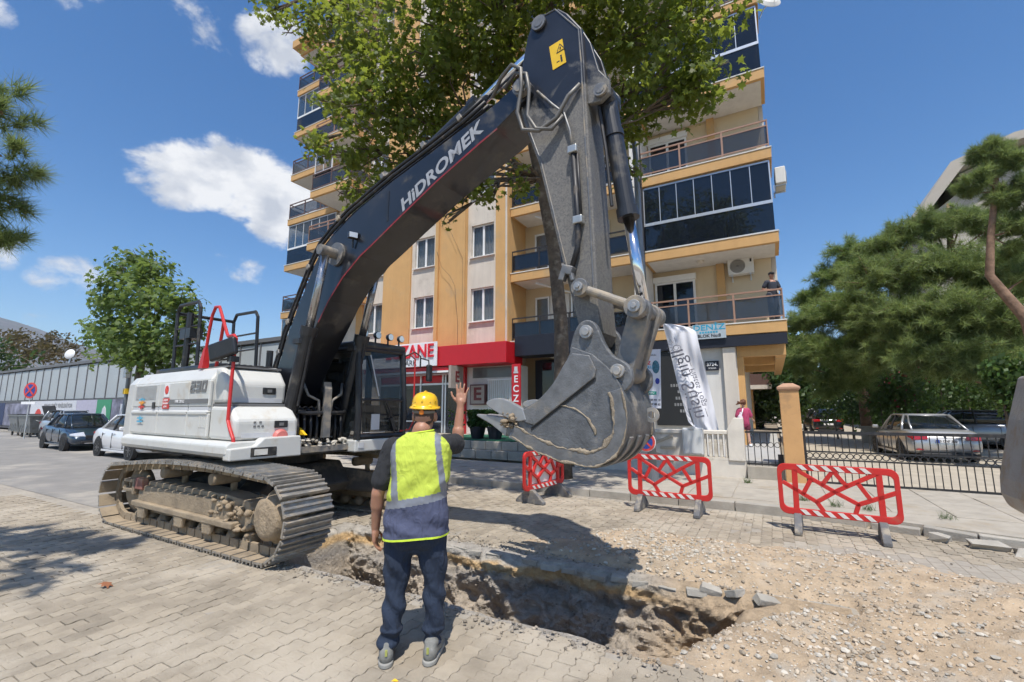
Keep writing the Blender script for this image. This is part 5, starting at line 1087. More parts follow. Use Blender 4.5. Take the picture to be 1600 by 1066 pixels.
# ---- lamp post with arm
lp=tag(empty('street_lamp',(-2.27,10.0,.12)),'tall grey steel street lamp with a bent arm by the white wall','lamp post')
b=MB(); b.tube([(0,0,0),(-.03,0,3),(-.08,0,7.4),(-.10,0,7.75),(-.17,0,8.0),(-.5,0,8.9),(-.72,-.0,9.55)],[.09,.085,.06,.058,.055,.05,.045],12); b.build('pole',mat('galv',(.20,.215,.235),.45,metal=.4,var=.1,scale=3),lp,smooth=True)
b=MB(); b.cyl((0,0,0),(0,0,.35),.12,.11,n=16); b.build('base','galv',lp)
b=MB(); b.obox((-.80,-.02,9.68),(.26,.24,.52),(0,R(-20),0)); o=b.build('lamp_head','alu',lp,bevel=.06,seg=3); b=MB(); b.obox((-.73,-.04,9.60),(.12,.18,.3),(0,R(-20),0)); b.build('lens','lamp_glass',o)
ps_=tag(empty('poster_board',(-2.20,9.87,2.3)),'white advertising poster strapped to the lamp post','poster')
b=MB(); b.box(-.21,.21,-.02,.0,-.62,.62); b.build('sheet',mat('poster_white',(.66,.68,.74),.6,var=.05),ps_,rot=(0,R(2),0))
def flat(nm,m,par,x0,x1,z0,z1,y=-.024): b=MB(); b.box(x0,x1,y,y+.003,z0,z1); return b.build(nm,m,par,rot=(0,R(2),0))
text('print','Yüksekokulu',.055,'letter_black',ps_,(0,-.025,.50),(R(90),R(2),0),ext=.001); text('print','YAZ',.10,'letter_red',ps_,(-.08,-.025,.33),(R(90),R(2),0),ext=.001,off=.003); text('print','OKULU',.075,'blue_ink',ps_,(-.07,-.025,.24),(R(90),R(2),0),ext=.001,off=.003)
b=MB(); b.sphere((.12,-.024,.24),(.075,.003,.14),14,8); b.build('picture',mat('poster_teal',(.05,.16,.22),.6,var=.5,scale=30),ps_)
b=MB()
for x in (-.13,-.06,.01): b.sphere((x,-.024,.05),(.04,.003,.07),10,8)
b.build('picture',mat('poster_brown',(.12,.09,.06),.6,var=.6,scale=30),ps_)
b=MB(); b.sphere((.14,-.024,-.06),(.045,.003,.065),12,8); b.build('badge',mat('poster_blue',(.03,.05,.32),.6),ps_)
flat('band',mat('poster_green',(.02,.26,.20),.6),ps_,-.12,.12,-.34,-.27); text('print','SINIRLI',.045,'white_ink',ps_,(0,-.029,-.305),(R(90),R(2),0),ext=.001)
text('print','0232 344 44 14',.058,'letter_black',ps_,(0,-.025,-.45),(R(90),R(2),0),ext=.001,off=.001); text('print','0505 167 48 42',.058,'letter_black',ps_,(0,-.025,-.54),(R(90),R(2),0),ext=.001,off=.001)
np_=tag(empty('no_parking_sign',(-2.36,9.86,.98)),'round red and blue no parking sign low on the lamp post','sign'); b=MB(); b.cyl((0,0,0),(0,.012,0),.19,n=28); b.build('disc','red_ink',np_); b=MB(); b.cyl((0,-.003,0),(0,0,0),.145,n=28); b.build('field',mat('sign_blue',(.02,.06,.30),.5),np_); b=MB(); b.obox((0,-.005,0),(.30,.004,.04),(0,R(45),0)); b.obox((0,-.009,0),(.30,.003,.04),(0,R(-45),0)); b.build('slash','red_ink',np_); b=MB(); b.cyl((0,.012,0),(0,.016,0),.205,n=28); b.build('rim','white_ink',np_)
yl=tag(empty('yellow_notice',(-2.29,9.88,3.10)),'small yellow notice wrapped round the lamp post above the poster','notice'); b=MB(); b.box(-.12,.12,-.015,0,-.12,.12); b.build('sheet','yellow_sticker',yl)
# white cabinet
ab=tag(empty('meter_cabinet',(-1.66,11.5,.62)),'pale grey meter cabinet fixed on the cream garden wall','cabinet'); b=MB(); b.box(-.22,.22,-.09,.18,0,.60); b.build('case',mat('cab_grey',(.58,.59,.58),.5,var=.04),ab,bevel=.02); b=MB(); b.box(-.19,.19,-.105,-.09,.03,.57); b.build('door','cab_grey',ab,bevel=.008); b=MB(); b.box(-.05,.05,-.12,.05,.585,.625); b.build('latch','cab_grey',ab)
# ---- feather flag, seen from its back
fl=tag(empty('feather_flag',(-1.75,12.35,1.05)),'white feather banner flag with mirrored grey lettering beside the garden wall','flag')
V=[];F=[]; nu,nv=16,60
for j in range(nv+1):
    t=j/nv; z=2.85*t
    x0=-.50+.50*(1-t)-.38*t*1.0; x1=.42*(1-t)+.05*t
    x0=-.04-.58*t**.85; x1=.58-.44*t**1.1
    if t<.10: x0+=.22*(1-t/.10)
    if t>.90: x1-= (x1-x0)*.75*((t-.90)/.10)**2
    for i in range(nu+1):
        s=i/nu; x=x0+(x1-x0)*s
        y=.05*math.sin(s*9+t*3.2)*(.35+.65*(1-t))+.02*math.sin(s*22-t*7)+.035*math.sin(t*10+s*4)+.06*s
        V.append((x,y,z))
for j in range(nv):
    for i in range(nu): a=j*(nu+1)+i; F.append((a,a+1,a+nu+2,a+nu+1))
me=bpy.data.meshes.new('cloth'); me.from_pydata(V,[],F); me.update(); cl=obj('cloth',me,mat('flag_cloth',(.72,.72,.76),.75,var=.05,scale=4,trans=0),fl,smooth=True)
b=MB(); b.tube([(.12,.12,-.7),(.04,.1,0),(-.18,.09,.9),(-.38,.08,1.9),(-.52,.07,2.7),(-.45,.06,2.87)],.015,8); b.build('mast','mach_grey',fl); b=MB(); b.lathe([(.03,-.66),(.22,-.66),(.22,-.60),(.03,-.55)],(.12,.12,0),20); b.build('base','foot_grey',fl)
text('print','Ilgın Süsin',.46,mat('flag_ink',(.13,.13,.16),.7),fl,(-.06,-.16,1.25),(R(90),R(76-180),0),ext=.001).scale=(-1,1,1)
text('print','— Pilates Yoga —',.20,'flag_ink',fl,(.17,-.15,1.15),(R(90),R(76-180),0),ext=.001).scale=(-1,1,1)
b=MB(); ring(b,(-.28,-.12,2.15),.10,.006); ring(b,(-.30,-.12,2.18),.06,.005)
for k in range(7): a=R(100+28*k); b.tube([(-.28+.13*math.cos(a),-.12,2.2+.13*math.sin(a)),(-.28+.26*math.cos(a),-.12,2.2+.26*math.sin(a))],.005,6)
b.build('emblem','flag_ink',fl)
# board and plaques on the building's right part
pb=tag(empty('perforated_board',(-2.95,16.75,2.35)),'black perforated sign board with rows of pale lettering on the wall','sign'); b=MB(); b.box(-.62,.75,-.05,.10,-1.25,1.35); b.build('panel',mat('perf',(.02,.02,.02),.5,var=.6,scale=60),pb,bevel=.01)
mat('faded_letter',(.22,.22,.22),.6)
for k,w_ in enumerate((.50,.9,.45,.6,.7,.35)):
    b=MB(); n=int(w_/.09)
    for i in range(n): b.box(.35-w_/2+i*.09,.35-w_/2+i*.09+.06,-.056,-.0505,.30-.22*k,.40-.22*k)
    b.build('faded_lettering','faded_letter',pb)
pq=tag(empty('street_plaque',(-1.68,16.86,3.13)),'small black street name plaque with white figures on the wall','sign'); b=MB(); b.box(-.21,.21,-.02,.03,-.16,.16); b.build('plate','navy',pq); text('lettering','3724.',.16,'white_ink',pq,(0,-.023,.04),(R(90),0,0),ext=.001,off=.002); text('lettering','SOKAK',.075,'white_ink',pq,(0,-.023,-.09),(R(90),0,0),ext=.001)
dz=tag(empty('block_name_sign',(-1.68,16.56,4.27)),'pale block name sign with cyan lettering under the balcony','sign'); b=MB(); b.box(-.52,.52,-.03,.03,-.25,.25); b.build('board',mat('sign_pale',(.40,.46,.50),.5),dz); text('lettering','DENİZ',.27,mat('cyan',(.02,.32,.50),.5),dz,(0,-.033,.13),(R(90),0,0),ext=.002,off=.004,sx=1.2); b=MB()
for i in range(7): b.box(-.3+.085*i,-.24+.085*i,-.034,-.031,-.06,.0)
b.build('lettering','cyan',dz); text('lettering','BLOK No:8',.15,'letter_black',dz,(0,-.033,-.155),(R(90),0,0),ext=.002,off=.004)
# air conditioners, dish
def aircon(loc,rz,label):
    t=tag(empty('air_conditioner',loc,rz),label,'air conditioner'); b=MB(); b.box(-.42,.42,-.16,.16,0,.60); b.build('case',mat('ac_white',(.68,.67,.63),.5,var=.05),t,bevel=.03); b=MB(); b.lathe([(.02,-.175),(.24,-.175),(.25,-.16),(.02,-.16)],(-.1,0,.30),24,'y'); o=b.build('fan_guard',mat('ac_dark',(.10,.09,.08),.6),t); b=MB()
    for r in (.07,.12,.17,.22): ring(b,(-.1,-.18,.30),r,.005)
    b.build('guard_ring','ac_white',o); b=MB(); b.box(.30,.36,-.168,-.16,.40,.52); b.build('badge','ink',t); b=MB()
    for x in (-.3,.3): b.box(x-.02,x+.02,-.16,.22,-.05,-.0); b.box(x-.02,x+.02,.17,.22,-.2,-.05)
    b.build('bracket','alu',t); return t
aircon((-.62,17.98,6.48),0,'air conditioner under the balcony ceiling above the standing man'); aircon((.82,17.6,9.3),R(90),'air conditioner on the side of the glazed balcony')
sdh=tag(empty('satellite_dish',(.62,16.9,15.5)),'pale satellite dish on the corner of an upper balcony','satellite dish'); b=MB(); b.lathe([(.38,0),(.36,.02),(.25,.09),(.1,.13),(.02,.14)],(0,0,0),24); o=b.build('reflector','ac_white',sdh,rot=(R(70),R(20),R(20)),loc=(.35,-.1,.45)); b=MB(); b.tube([(0,0,0),(.15,0,.3),(.3,0,.42)],.02); b.tube([(.4,-.1,.2),(.62,-.4,.42)],.012); b.build('arm','alu',sdh)
# planters on the terrace
def pot(loc,m,r,h,label,n=140,seed=0):
    t=tag(empty('planter',loc),label,'planter'); b=MB(); b.lathe([(r*.7,0),(r*.98,h*.9),(r*1.06,h*.9),(r*1.06,h),(r*.9,h),(r*.85,h*.85)],(0,0,0),20); b.build('pot',m,t)
    rr_=random.Random(seed); b=MB()
    for k in range(n):
        a=rr_.uniform(0,6.28); d=rr_.random()**.5*r*1.3; p=Vector((d*math.cos(a),d*math.sin(a),h+rr_.uniform(0,.55))); leaf_quad(b,p,rr_.uniform(.10,.18),rr_)
    b.build('foliage','leaf_dark',t,fix=False); return t
def leaf_quad(b,p,s,rnd):
    d=Vector((rnd.gauss(0,1),rnd.gauss(0,1),rnd.gauss(0,.7))).normalized(); u=d.orthogonal().normalized(); v=d.cross(u)
    b.add([p-u*s*.5,p+v*s*.3,p+u*s*.5,p-v*s*.3],[(0,1,2,3)])
leafmat('leaf_dark',(.035,.075,.02),(.06,.14,.02))
pot((-9.5,12.9,.66),mat('pot_green',(.02,.11,.08),.5),.22,.45,'green plastic plant pot on the terrace beside the hand',60,1); pot((-8.75,13.1,.66),'navy',.28,.42,'dark planter with shrubs left of the bucket teeth',700,2); pot((-8.05,13.1,.66),'navy',.28,.42,'dark planter with shrubs behind the bucket teeth',700,3)
# ---- bucket of a second machine at the right edge
sb=tag(empty('loader_bucket',(2.35*.42+.065,6.2*.42+.037,1.65*.58)),'worn pale steel bucket of another machine at the right edge','machine bucket')
b=MB(); b.prism([(-.30,1.98),(-.42,1.55),(-.55,.98),(-.56,.82),(-.52,.70),(-.42,.63),(-.25,.62),(.6,.62),(.6,2.1)],-.32,.32); b.build('shell',mat('pale_steel',(.36,.345,.32),.5,metal=.3,var=.12,scale=5,dirt=(.38,.28,.18),damt=.42,dscale=7,bump=.4,bscale=60),sb,bevel=.03,seg=3)
b=MB(); b.prism([(-.36,.80),(-.30,.64),(.6,.62),(.6,.92),(-.1,.92)],-.36,-.321); b.build('wear_plate','steel_dusty',sb,bevel=.01)
b=MB(); b.prism([(.55,1.1),(.62,1.95),(1.5,2.6),(2.6,1.9),(2.9,-2.2),(2.3,-2.2),(2.1,1.4),(1.5,1.9),(.95,1.3)],-.22,.22); b.prism([(1.9,-2.279),(3.3,-2.279),(3.1,-2.05),(2.1,-2.05)],-.5,.5); b.build('support','steel_dusty',sb,bevel=.02); sb.scale=(.42,.42,.42)
for k in range(7): b=MB(); b.sphere((-.50+.021*k+.0,-.325,.98+.085*k),.013,8,6); b.build('rivet','steel_dusty',sb)
# ================================================================== VEHICLES
glassmat('car_glass',(.012,.016,.018),.02,.78); mat('tyre',(.018,.018,.018),.85); mat('rim',(.36,.36,.37),.35,metal=.7); mat('rim_dark',(.06,.06,.065),.4,metal=.6); mat('plastic_dark',(.018,.018,.02),.6); mat('lamp_red',(.40,.012,.015),.15,coat=.6); mat('lamp_clear',(.62,.63,.65),.12,metal=.3,coat=.6); mat('plate_white',(.75,.75,.75),.5)
def car(loc,rz,label,color,L_=4.5,W_=1.80,H_=1.48,kind='sedan',rim='rim',detail=True):
    """nose along +x"""
    t=tag(empty('parked_car',loc,rz),label,'car','cars parked around the street'); m=mat('car_'+color[0],color[1],.28,metal=color[2],var=.02,coat=.9)
    hw=W_/2; xs=[-L_/2+L_*f for f in (0,.015,.05,.12,.2,.3,.42,.55,.68,.78,.88,.95,.985,1)]
    belt=.92 if kind=='sedan' else 1.02*H_/1.62
    hood=belt-.06
    if kind=='sedan': zt=[.62,.80,belt+.07,belt+.09,belt+.09,belt+.06,belt+.03,belt+.01,belt,hood+.02,hood-.06,hood-.17,hood-.26,.48]
    else: zt=[.70,.92,belt+.04,belt+.05,belt+.05,belt+.04,belt+.03,belt+.01,belt,belt-.02,belt-.07,belt-.18,belt-.30,.50]
    zb=[.42,.30,.24,.22,.20,.19,.19,.19,.19,.20,.21,.22,.26,.40]
    wf=[.80,.90,.955,.985,1,1,1,1,1,.99,.97,.92,.84,.74]
    rings=[]
    for x,z1,z0,f in zip(xs,zt,zb,wf):
        w=hw*f; zm=z0+(z1-z0)*.55; half=[(0,z0),(w*.88,z0),(w*.975,z0+.09),(w*1.0,zm-.05),(w*.995,zm+.08),(w*.945,z1-.07),(w*.86,z1-.005),(w*.5,z1+.022),(0,z1+.03)]
        rings.append([(x,-y,z) for y,z in half]+[(x,y,z) for y,z in reversed(half[1:-1])])
    b=MB(); b.loft(rings); b.build('body',m,t,smooth=True,sub=1)
    # greenhouse
    rf=H_-.03
    if kind=='sedan': base=[-.40*L_,-.30*L_,.0,.20*L_,.285*L_]; roof=[-.225*L_,-.20*L_,0,.07*L_,.10*L_]
    else: base=[-.475*L_,-.40*L_,0,.20*L_,.29*L_]; roof=[-.43*L_,-.38*L_,0,.08*L_,.11*L_]
    wb=[.74,.87,.90,.86,.70]; wr=[.56,.64,.67,.64,.56]; zb_=[belt+.07,belt+.05,belt+.02,belt,belt-.05]
    if kind!='sedan': zb_=[belt+.02]*4+[belt-.02]
    ring0=[(x,-hw*w_,z) for x,w_,z in zip(base,wb,zb_)]+[(base[4]+.10,0,zb_[4])]+[(x,hw*w_,z) for x,w_,z in reversed(list(zip(base,wb,zb_)))]+[(base[0]-.07,0,zb_[0])]
    ring1=[(x,-hw*w_,rf-.03*abs(i-2)/2) for i,(x,w_) in enumerate(zip(roof,wr))]+[(x,hw*w_,rf-.03*abs(i-2)/2) for i,(x,w_) in reversed(list(enumerate(zip(roof,wr))))]
    ring1=ring1[:5]+[(roof[4]+.06,0,rf-.025)]+ring1[5:]+[(roof[0]-.05,0,rf-.03)]
    mid=[tuple(a*.5+c*.5+(0 if k!=1 else math.copysign(.018,a)) for k,(a,c) in enumerate(zip(p,q))) for p,q in zip(ring0,ring1)]
    b=MB(); b.loft([ring0,mid,ring1]); b.build('glasshouse','car_glass',t,smooth=True)
    b=MB(); top=[(p[0]*1.0,p[1]*1.03,p[2]+.002) for p in ring1]; top2=[(p[0]*.93,p[1]*.8,rf+.03) for p in ring1]; b.loft([top,top2]); b.build('roof',m,t,smooth=True,bevel=.02)
    for s in (-1,1):
        for i,r in ((0,.026),(1,.036),(4,.024),(3,.022)):
            j=i if s<0 else 10-i; b=MB(); b.tube([ring0[j],mid[j],ring1[j]],[r*1.2,r,r],8); b.build('pillar',m,t,smooth=True)
        xm=-.07*L_; b=MB(); b.tube([(xm,s*hw*.90,belt+.02),(xm,s*(hw*.79+.018),(belt+rf)/2),(xm,s*hw*.675,rf-.01)],.03,8); b.build('pillar','plastic_dark',t)
        b=MB(); b.tube([ring1[k if s<0 else 10-k] for k in range(5)],.028,8); b.build('roof_rail',m if kind=='sedan' else 'plastic_dark',t)
        b=MB(); b.obox((.19*L_,s*(hw+.06),belt+.09),(.10,.19,.13),(0,0,s*R(-8))); b.build('mirror',m,t,bevel=.04,seg=3)
        if detail:
            for xd in (-.215,-.005): b=MB(); b.obox((xd*L_,s*(hw*.985),belt-.10),(.17,.03,.028)); b.build('door_handle',m,t,bevel=.01)
            for xd in (.175,-.04,-.23): b=MB(); b.box(xd*L_-.004,xd*L_+.004,s*hw*.99-.012,s*hw*.99+.012,.32,belt-.08); b.build('door_gap','plastic_dark',t)
            b=MB(); b.box(-.26*L_,.26*L_,s*hw*.985-.02,s*hw*.985+.025,.20,.27); b.build('sill','plastic_dark' if kind!='sedan' else m,t,bevel=.01)
        for xw in (-.295*L_,.305*L_):
            b=MB(); b.cyl((xw,s*(hw-.14),.33),(xw,s*(hw+.006),.335),.375,n=28); b.build('wheel_arch','plastic_dark',t)
            wh=empty('wheel',(xw,s*(hw-.085),.315),0,t)
            b=MB(); b.lathe([(.20,-.10),(.27,-.105),(.31,-.08),(.315,0),(.31,.08),(.27,.105),(.20,.10)],(0,0,0),28,'y'); b.build('tyre','tyre',wh,smooth=True)
            b=MB(); b.cyl((0,s*.04,0),(0,s*.06,0),.205,n=24); b.build('hub','plastic_dark',wh)
            b=MB()
            for k in range(8): a=2*math.pi*k/8; b.obox((.11*math.cos(a),s*.085,.11*math.sin(a)),(.20,.03,.035),(0,-a,0))
            b.lathe([(.19,s*.06),(.215,s*.06),(.215,s*.10),(.19,s*.10),(.19,s*.06)],(0,0,0),28,'y',caps=False); b.build('rim',rim,wh)
        # lamps
        fx=.5*L_; b=MB(); b.loft([[(fx-.36,s*hw*.93,hood-.17),(fx-.36,s*hw*.955,hood-.24),(fx-.1,s*hw*.78,hood-.36),(fx-.10,s*hw*.78,hood-.25)],[(fx-.22,s*hw*.5,hood-.10),(fx-.22,s*hw*.5,hood-.2),(fx-.03,s*hw*.46,hood-.36),(fx-.06,s*hw*.46,hood-.27)]]); b.build('headlight','lamp_clear',t,bevel=.015)
        b=MB(); zt_=belt-.08; b.loft([[(-fx+.30,s*hw*.965,zt_+.0),(-fx+.30,s*hw*.975,zt_-.05),(-fx+.05,s*hw*.87,zt_-.16),(-fx+.07,s*hw*.86,zt_+.02)],[(-fx+.10,s*hw*.55,zt_+.02),(-fx+.1,s*hw*.55,zt_-.05),(-fx-.005,s*hw*.48,zt_-.13),(-fx+.015,s*hw*.48,zt_+.0)]]); b.build('tail_light','lamp_red',t,bevel=.015)
        b=MB(); b.obox((-fx+.07,s*hw*.68,.40),(.10,.24,.035),(0,0,s*R(14))); b.build('reflector','lamp_red',t)
    b=MB(); b.obox((.5*L_-.015,0,.56),(.06,W_*.48,.14)); b.build('grille','plastic_dark',t,bevel=.02); b=MB(); b.obox((.5*L_-.05,0,.34),(.12,W_*.62,.12)); b.build('lower_grille','plastic_dark',t,bevel=.03); b=MB(); b.obox((.5*L_+.01,0,.31),(.03,W_*.5,.025)); b.build('chrome_strip','lamp_clear',t)
    b=MB(); b.obox((-.5*L_+.02,0,.665),(.04,.54,.125)); b.build('number_plate','plate_white',t,bevel=.01); b=MB(); b.obox((-.5*L_+.03,0,.25),(.14,W_*.7,.12)); b.build('rear_diffuser','plastic_dark',t,bevel=.03)
    return t
BLUE=('blue',(.022,.040,.068),.35); WHITE=('white',(.70,.70,.70),.0); SILVER=('silver',(.42,.42,.42),.55); BLACK=('black',(.012,.013,.016),.2); GREY=('grey',(.20,.22,.25),.5); VBLUE=('bright_blue',(.02,.12,.30),.2)
car((-26.3,8.35,0),R(-3),'dark blue sedan parked nose towards the excavator',BLUE,rim='rim_dark')
car((-19.9,8.1,0),R(-2),'white sedan half hidden behind the excavator body',WHITE)
car((-35.0,10.6,0),R(-2),'light estate car parked behind the dark blue sedan',('pale_silver',(.42,.45,.48),.3),4.4,1.8,1.62,'suv',detail=False)
sv=car((4.45,21.5,.01),R(94),'silver sedan seen from behind in the court beyond the sliding gate',SILVER,4.85,1.87,1.50)
b=MB(); b.box(-2.449,-2.444,.185,.268,.61,.72); b.build('plate_band','sign_blue',sv); text('plate_text','35 CNF 350',.10,'letter_black',sv,(-2.447,0,.665),(R(90),0,R(-90)),ext=.001,off=.002,sx=.9)
b=MB(); b.obox((-2.40,0,.86),(.02,.06,.09),(0,0,0)); b.build('maker_badge','lamp_clear',sv)
car((3.0,39.5,.01),R(95),'black off-roader seen from behind under the pines',BLACK,4.5,1.85,1.68,'suv',detail=False)
car((7.2,27.6,.01),R(178),'grey crossover parked behind the silver sedan',GREY,4.4,1.84,1.62,'suv')
car((.3,62,.01),R(180),'white car far back at the end of the court',WHITE,4.3,1.8,1.5,'suv',detail=False)
car((-1.9,50,.01),R(-80),'pale hatchback facing out beyond the walking woman',('pale',(.55,.56,.56),.1),4.0,1.75,1.5,'suv',detail=False)
# ================================================================== TREES AND PLANTS
def spot(px,py,n):
    """a point of the plane y=n that lies on the ray through a photo position"""
    F=711.;T=math.atan(107/711.);u=(px-800)/F;v=(533-py)/F; X,Y,Z=u,math.cos(T)-v*math.sin(T),math.sin(T)+v*math.cos(T);a=R(29.5)
    x,y=math.cos(a)*X-math.sin(a)*Y,math.sin(a)*X+math.cos(a)*Y; t=n/y
    return Vector((x*t,n,1.65+Z*t))
leafmat('leaf_plane',(.092,.125,.024),(.32,.38,.05),.5,tw=.48); leafmat('leaf_plane_young',(.105,.155,.045),(.28,.38,.08),.45,tw=.42)
leafmat('leaf_far',(.05,.09,.025),(.10,.17,.03),.4); leafmat('leaf_brown',(.11,.085,.035),(.16,.13,.04),.4); leafmat('leaf_oleander',(.06,.11,.03),(.14,.22,.05),.4)
leafmat('needles',(.150,.205,.080),(.30,.38,.11),.5,tw=.40); leafmat('needles_young',(.170,.245,.085),(.32,.42,.11),.45,tw=.40)
mat('bark',(.12,.092,.068),.95,var=.4,scale=7,bump=1.2,bscale=12,dirt=(.25,.215,.165),damt=.30,dscale=5); mat('bark_pine',(.24,.15,.10),.95,var=.35,scale=6,bump=1.0,bscale=18); mat('bark_pale',(.33,.29,.22),.95,var=.35,scale=3,bump=.6,bscale=12)
LEAF=[(0,-.5),(.16,-.30),(.48,-.34),(.30,-.08),(.50,.14),(.20,.14),(0,.52),(-.20,.14),(-.50,.14),(-.30,-.08),(-.48,-.34),(-.16,-.30)]
def lobed(b,p,s,nrm,rnd):
    u=nrm.orthogonal().normalized(); v=nrm.cross(u); a=rnd.uniform(0,6.283); c,d=math.cos(a)*s,math.sin(a)*s; e=u*c+v*d; f=v*c-u*d; k=rnd.uniform(.1,.35)*s
    b.add([p+e*x+f*y-nrm*(k*(x*x+y*y)*1.6) for x,y in LEAF],[tuple(range(12))])
def rdir(rnd): 
    return Vector((rnd.gauss(0,1),rnd.gauss(0,1),rnd.gauss(0,1))).normalized()
def broadleaf(name,label,cat_group,base,trunk,rad,clusters,n,size,lm,bark,seed=1,lobes=True,limb_from=None):
    rnd=random.Random(seed); t=tag(empty(name,base),label,'tree',cat_group); off=Vector(base)
    b=MB(); tp=[Vector(p)-off for p in trunk]; b.tube(tp,rad,12); b.build('trunk',bark,t,smooth=True)
    b=MB()
    for c,r in clusters:
        c=Vector(c)-off; k=min(range(len(tp)//2,len(tp)),key=lambda i:(tp[i]-c).length+(2 if tp[i].z>c.z else 0)); s=tp[k]; mid=(s+c)/2+Vector((rnd.uniform(-.3,.3),rnd.uniform(-.3,.3),rnd.uniform(-.1,.5)))
        b.tube([s,s.lerp(mid,.5)+rdir(rnd)*.1,mid,mid.lerp(c,.5)+rdir(rnd)*.12,c],[rad[k]*.32,rad[k]*.25,rad[k]*.18,rad[k]*.11,.010],6)
        for q in range(4):
            e=c+rdir(rnd)*r*.8; b.tube([mid.lerp(c,.6),c.lerp(e,.5)+rdir(rnd)*.1,e],[.03,.02,.008],5)
    tag(b.build('limbs',bark,t,smooth=True),kind='stuff')
    b=MB(); tot=sum(r*r for c,r in clusters)
    for c,r in clusters:
        c=Vector(c)-off
        m=max(8,int(n*r*r/tot)); twigs=[(c+Vector((d.x,d.y,d.z*.8))*r*rnd.uniform(.35,1.08)) for d in (rdir(rnd) for _ in range(max(4,m//15)))]
        for q in range(m):
            tw=rnd.choice(twigs); p=tw+rdir(rnd)*rnd.random()**.6*size*2.1
            nr=(Vector((0,0,1))*.55+(p-c).normalized()*.5+rdir(rnd)*.75).normalized(); s=size*rnd.uniform(.65,1.2)
            if lobes: lobed(b,p,s,nr,rnd)
            else: leaf_quad(b,p,s,rnd)
    tag(b.build('crown',lm,t,fix=False),kind='stuff'); return t
def tuft(b,p,s,rnd,k,axis,wd=.03):
    for i in range(k):
        d=(axis*rnd.uniform(.2,1.0)+rdir(rnd)*.9).normalized(); w=d.cross(rdir(rnd)).normalized()*s*wd; q=p-axis*s*.25*rnd.random()
        b.add([q-w,q+w,q+d*s*rnd.uniform(.7,1.1)],[(0,1,2)])
def pine(name,label,group,base,trunk,rad,clusters,n,size,k,lm='needles',seed=1,bark='bark_pine',flat=.7):
    rnd=random.Random(seed); t=tag(empty(name,base),label,'tree',group); off=Vector(base)
    b=MB(); tp=[Vector(p)-off for p in trunk]; b.tube(tp,rad,12); b.build('trunk',bark,t,smooth=True); b=MB(); nb_=MB(); lb=MB(); tot=sum(r*r for c,r in clusters)
    for c,r in clusters:
        c=Vector(c)-off; kk=min(range(len(tp)),key=lambda i:(tp[i]-c).length+(1.5 if tp[i].z>c.z+.5 else 0)); s=tp[kk]
        lb.tube([s,s.lerp(c,.35)+rdir(rnd)*.12,s.lerp(c,.7)+rdir(rnd)*.12,c],[rad[kk]*.35,rad[kk]*.25,rad[kk]*.15,.012],6)
        m=max(6,int(n*r*r/tot)); nb=max(3,m//22)
        for q in range(nb):
            d=rdir(rnd); d.z*=flat; e=c+d*r*rnd.uniform(.5,1.1); st=c+rdir(rnd)*r*.25; ax=((e-st).normalized()+Vector((0,0,.35))).normalized()
            if q%3==0: lb.tube([st,st.lerp(e,.5)+rdir(rnd)*.04*r,e],[.016,.012,.005],4)
            for i in range(22):
                f=.25+.75*i/21; p=st.lerp(e,f)+rdir(rnd)*size*(.55-.35*f); tuft(nb_ if i>17 else b,p,size*rnd.uniform(.8,1.15),rnd,k,(ax+rdir(rnd)*.35).normalized(),.016 if size<.2 else .03)
    tag(lb.build('limbs',bark,t,smooth=True),kind='stuff'); tag(b.build('crown',lm,t,fix=False),kind='stuff'); tag(nb_.build('new_growth','needles_tip',t,fix=False),kind='stuff'); return t
leafmat('needles_tip',(.21,.27,.10),(.36,.45,.14),.35,tw=.4)
S=lambda *a:[(spot(px,py,n),r) for px,py,n,r in a]
# the big plane tree in front of the block
SC=lambda *a:[(spot(px,py,n*(.74 if px<930 else .95)),r*(.76 if px<930 else .92)) for px,py,n,r in a]
broadleaf('plane_tree','huge plane tree whose crown hides the upper floors of the block','plane trees',(-4.18,9.62,.12),[(-4.18,9.62,.1),(-4.15,9.62,1.3),(-4.12,9.6,3.6),(-4.25,9.5,5.5),(-4.42,9.2,7.1),(-4.55,8.7,8.6),(-4.7,8.0,10.2),(-4.7,7.4,12.0)],[.25,.19,.16,.15,.14,.115,.08,.05],
  SC((425,12,9.6,.7),(470,40,9.3,.9),(505,20,9.2,1.0),(560,60,9,1.4),(505,95,9.2,.6),(525,165,9.4,.8),(555,235,9.3,1.0),(500,235,9.5,.55),(478,222,9.5,.35),(575,310,9.3,.75),(545,300,9.3,.55),(600,170,9,1.4),(650,80,9,1.7),(625,255,9.8,1.1),(580,130,9,1.2),(720,40,9.5,1.8),(700,165,10,1.5),(660,210,9.8,1.2),(760,110,10.5,1.5),(800,30,10.5,1.8),(880,-20,10,1.8),(960,60,9.5,1.4),(1020,40,9,1.3),(1060,110,8.6,1.0),(1095,125,8.4,.65),(1075,150,8.5,.5),(1000,120,9,1.1),(975,205,9.5,.6),(1000,185,9.2,.6),(715,305,10.2,.45),(745,280,10,.6),(700,340,10.2,.22),(800,285,10.5,.5),(765,300,10.3,.35),(985,270,9.8,.35),(850,-150,10,2.4),(700,-120,10,2.4),(550,-60,9.5,1.8),(1000,-80,9,1.9),(1090,20,8.6,.9))+[(Vector(p),r) for p,r in (((-3.6,4.3,11),.8),((-2.6,4.5,11.4),.9),((-1.6,4.6,11),.8),((-.8,5.0,11.2),.7),((-4.0,5.5,11.5),.9),((-2.5,6.0,11.8),1.0),((-1.0,6.2,11.4),.9),((-5.0,4.6,11.4),.8),((-4.6,5.0,12.2),.9))],
  27000,.15,'leaf_plane','bark',3)
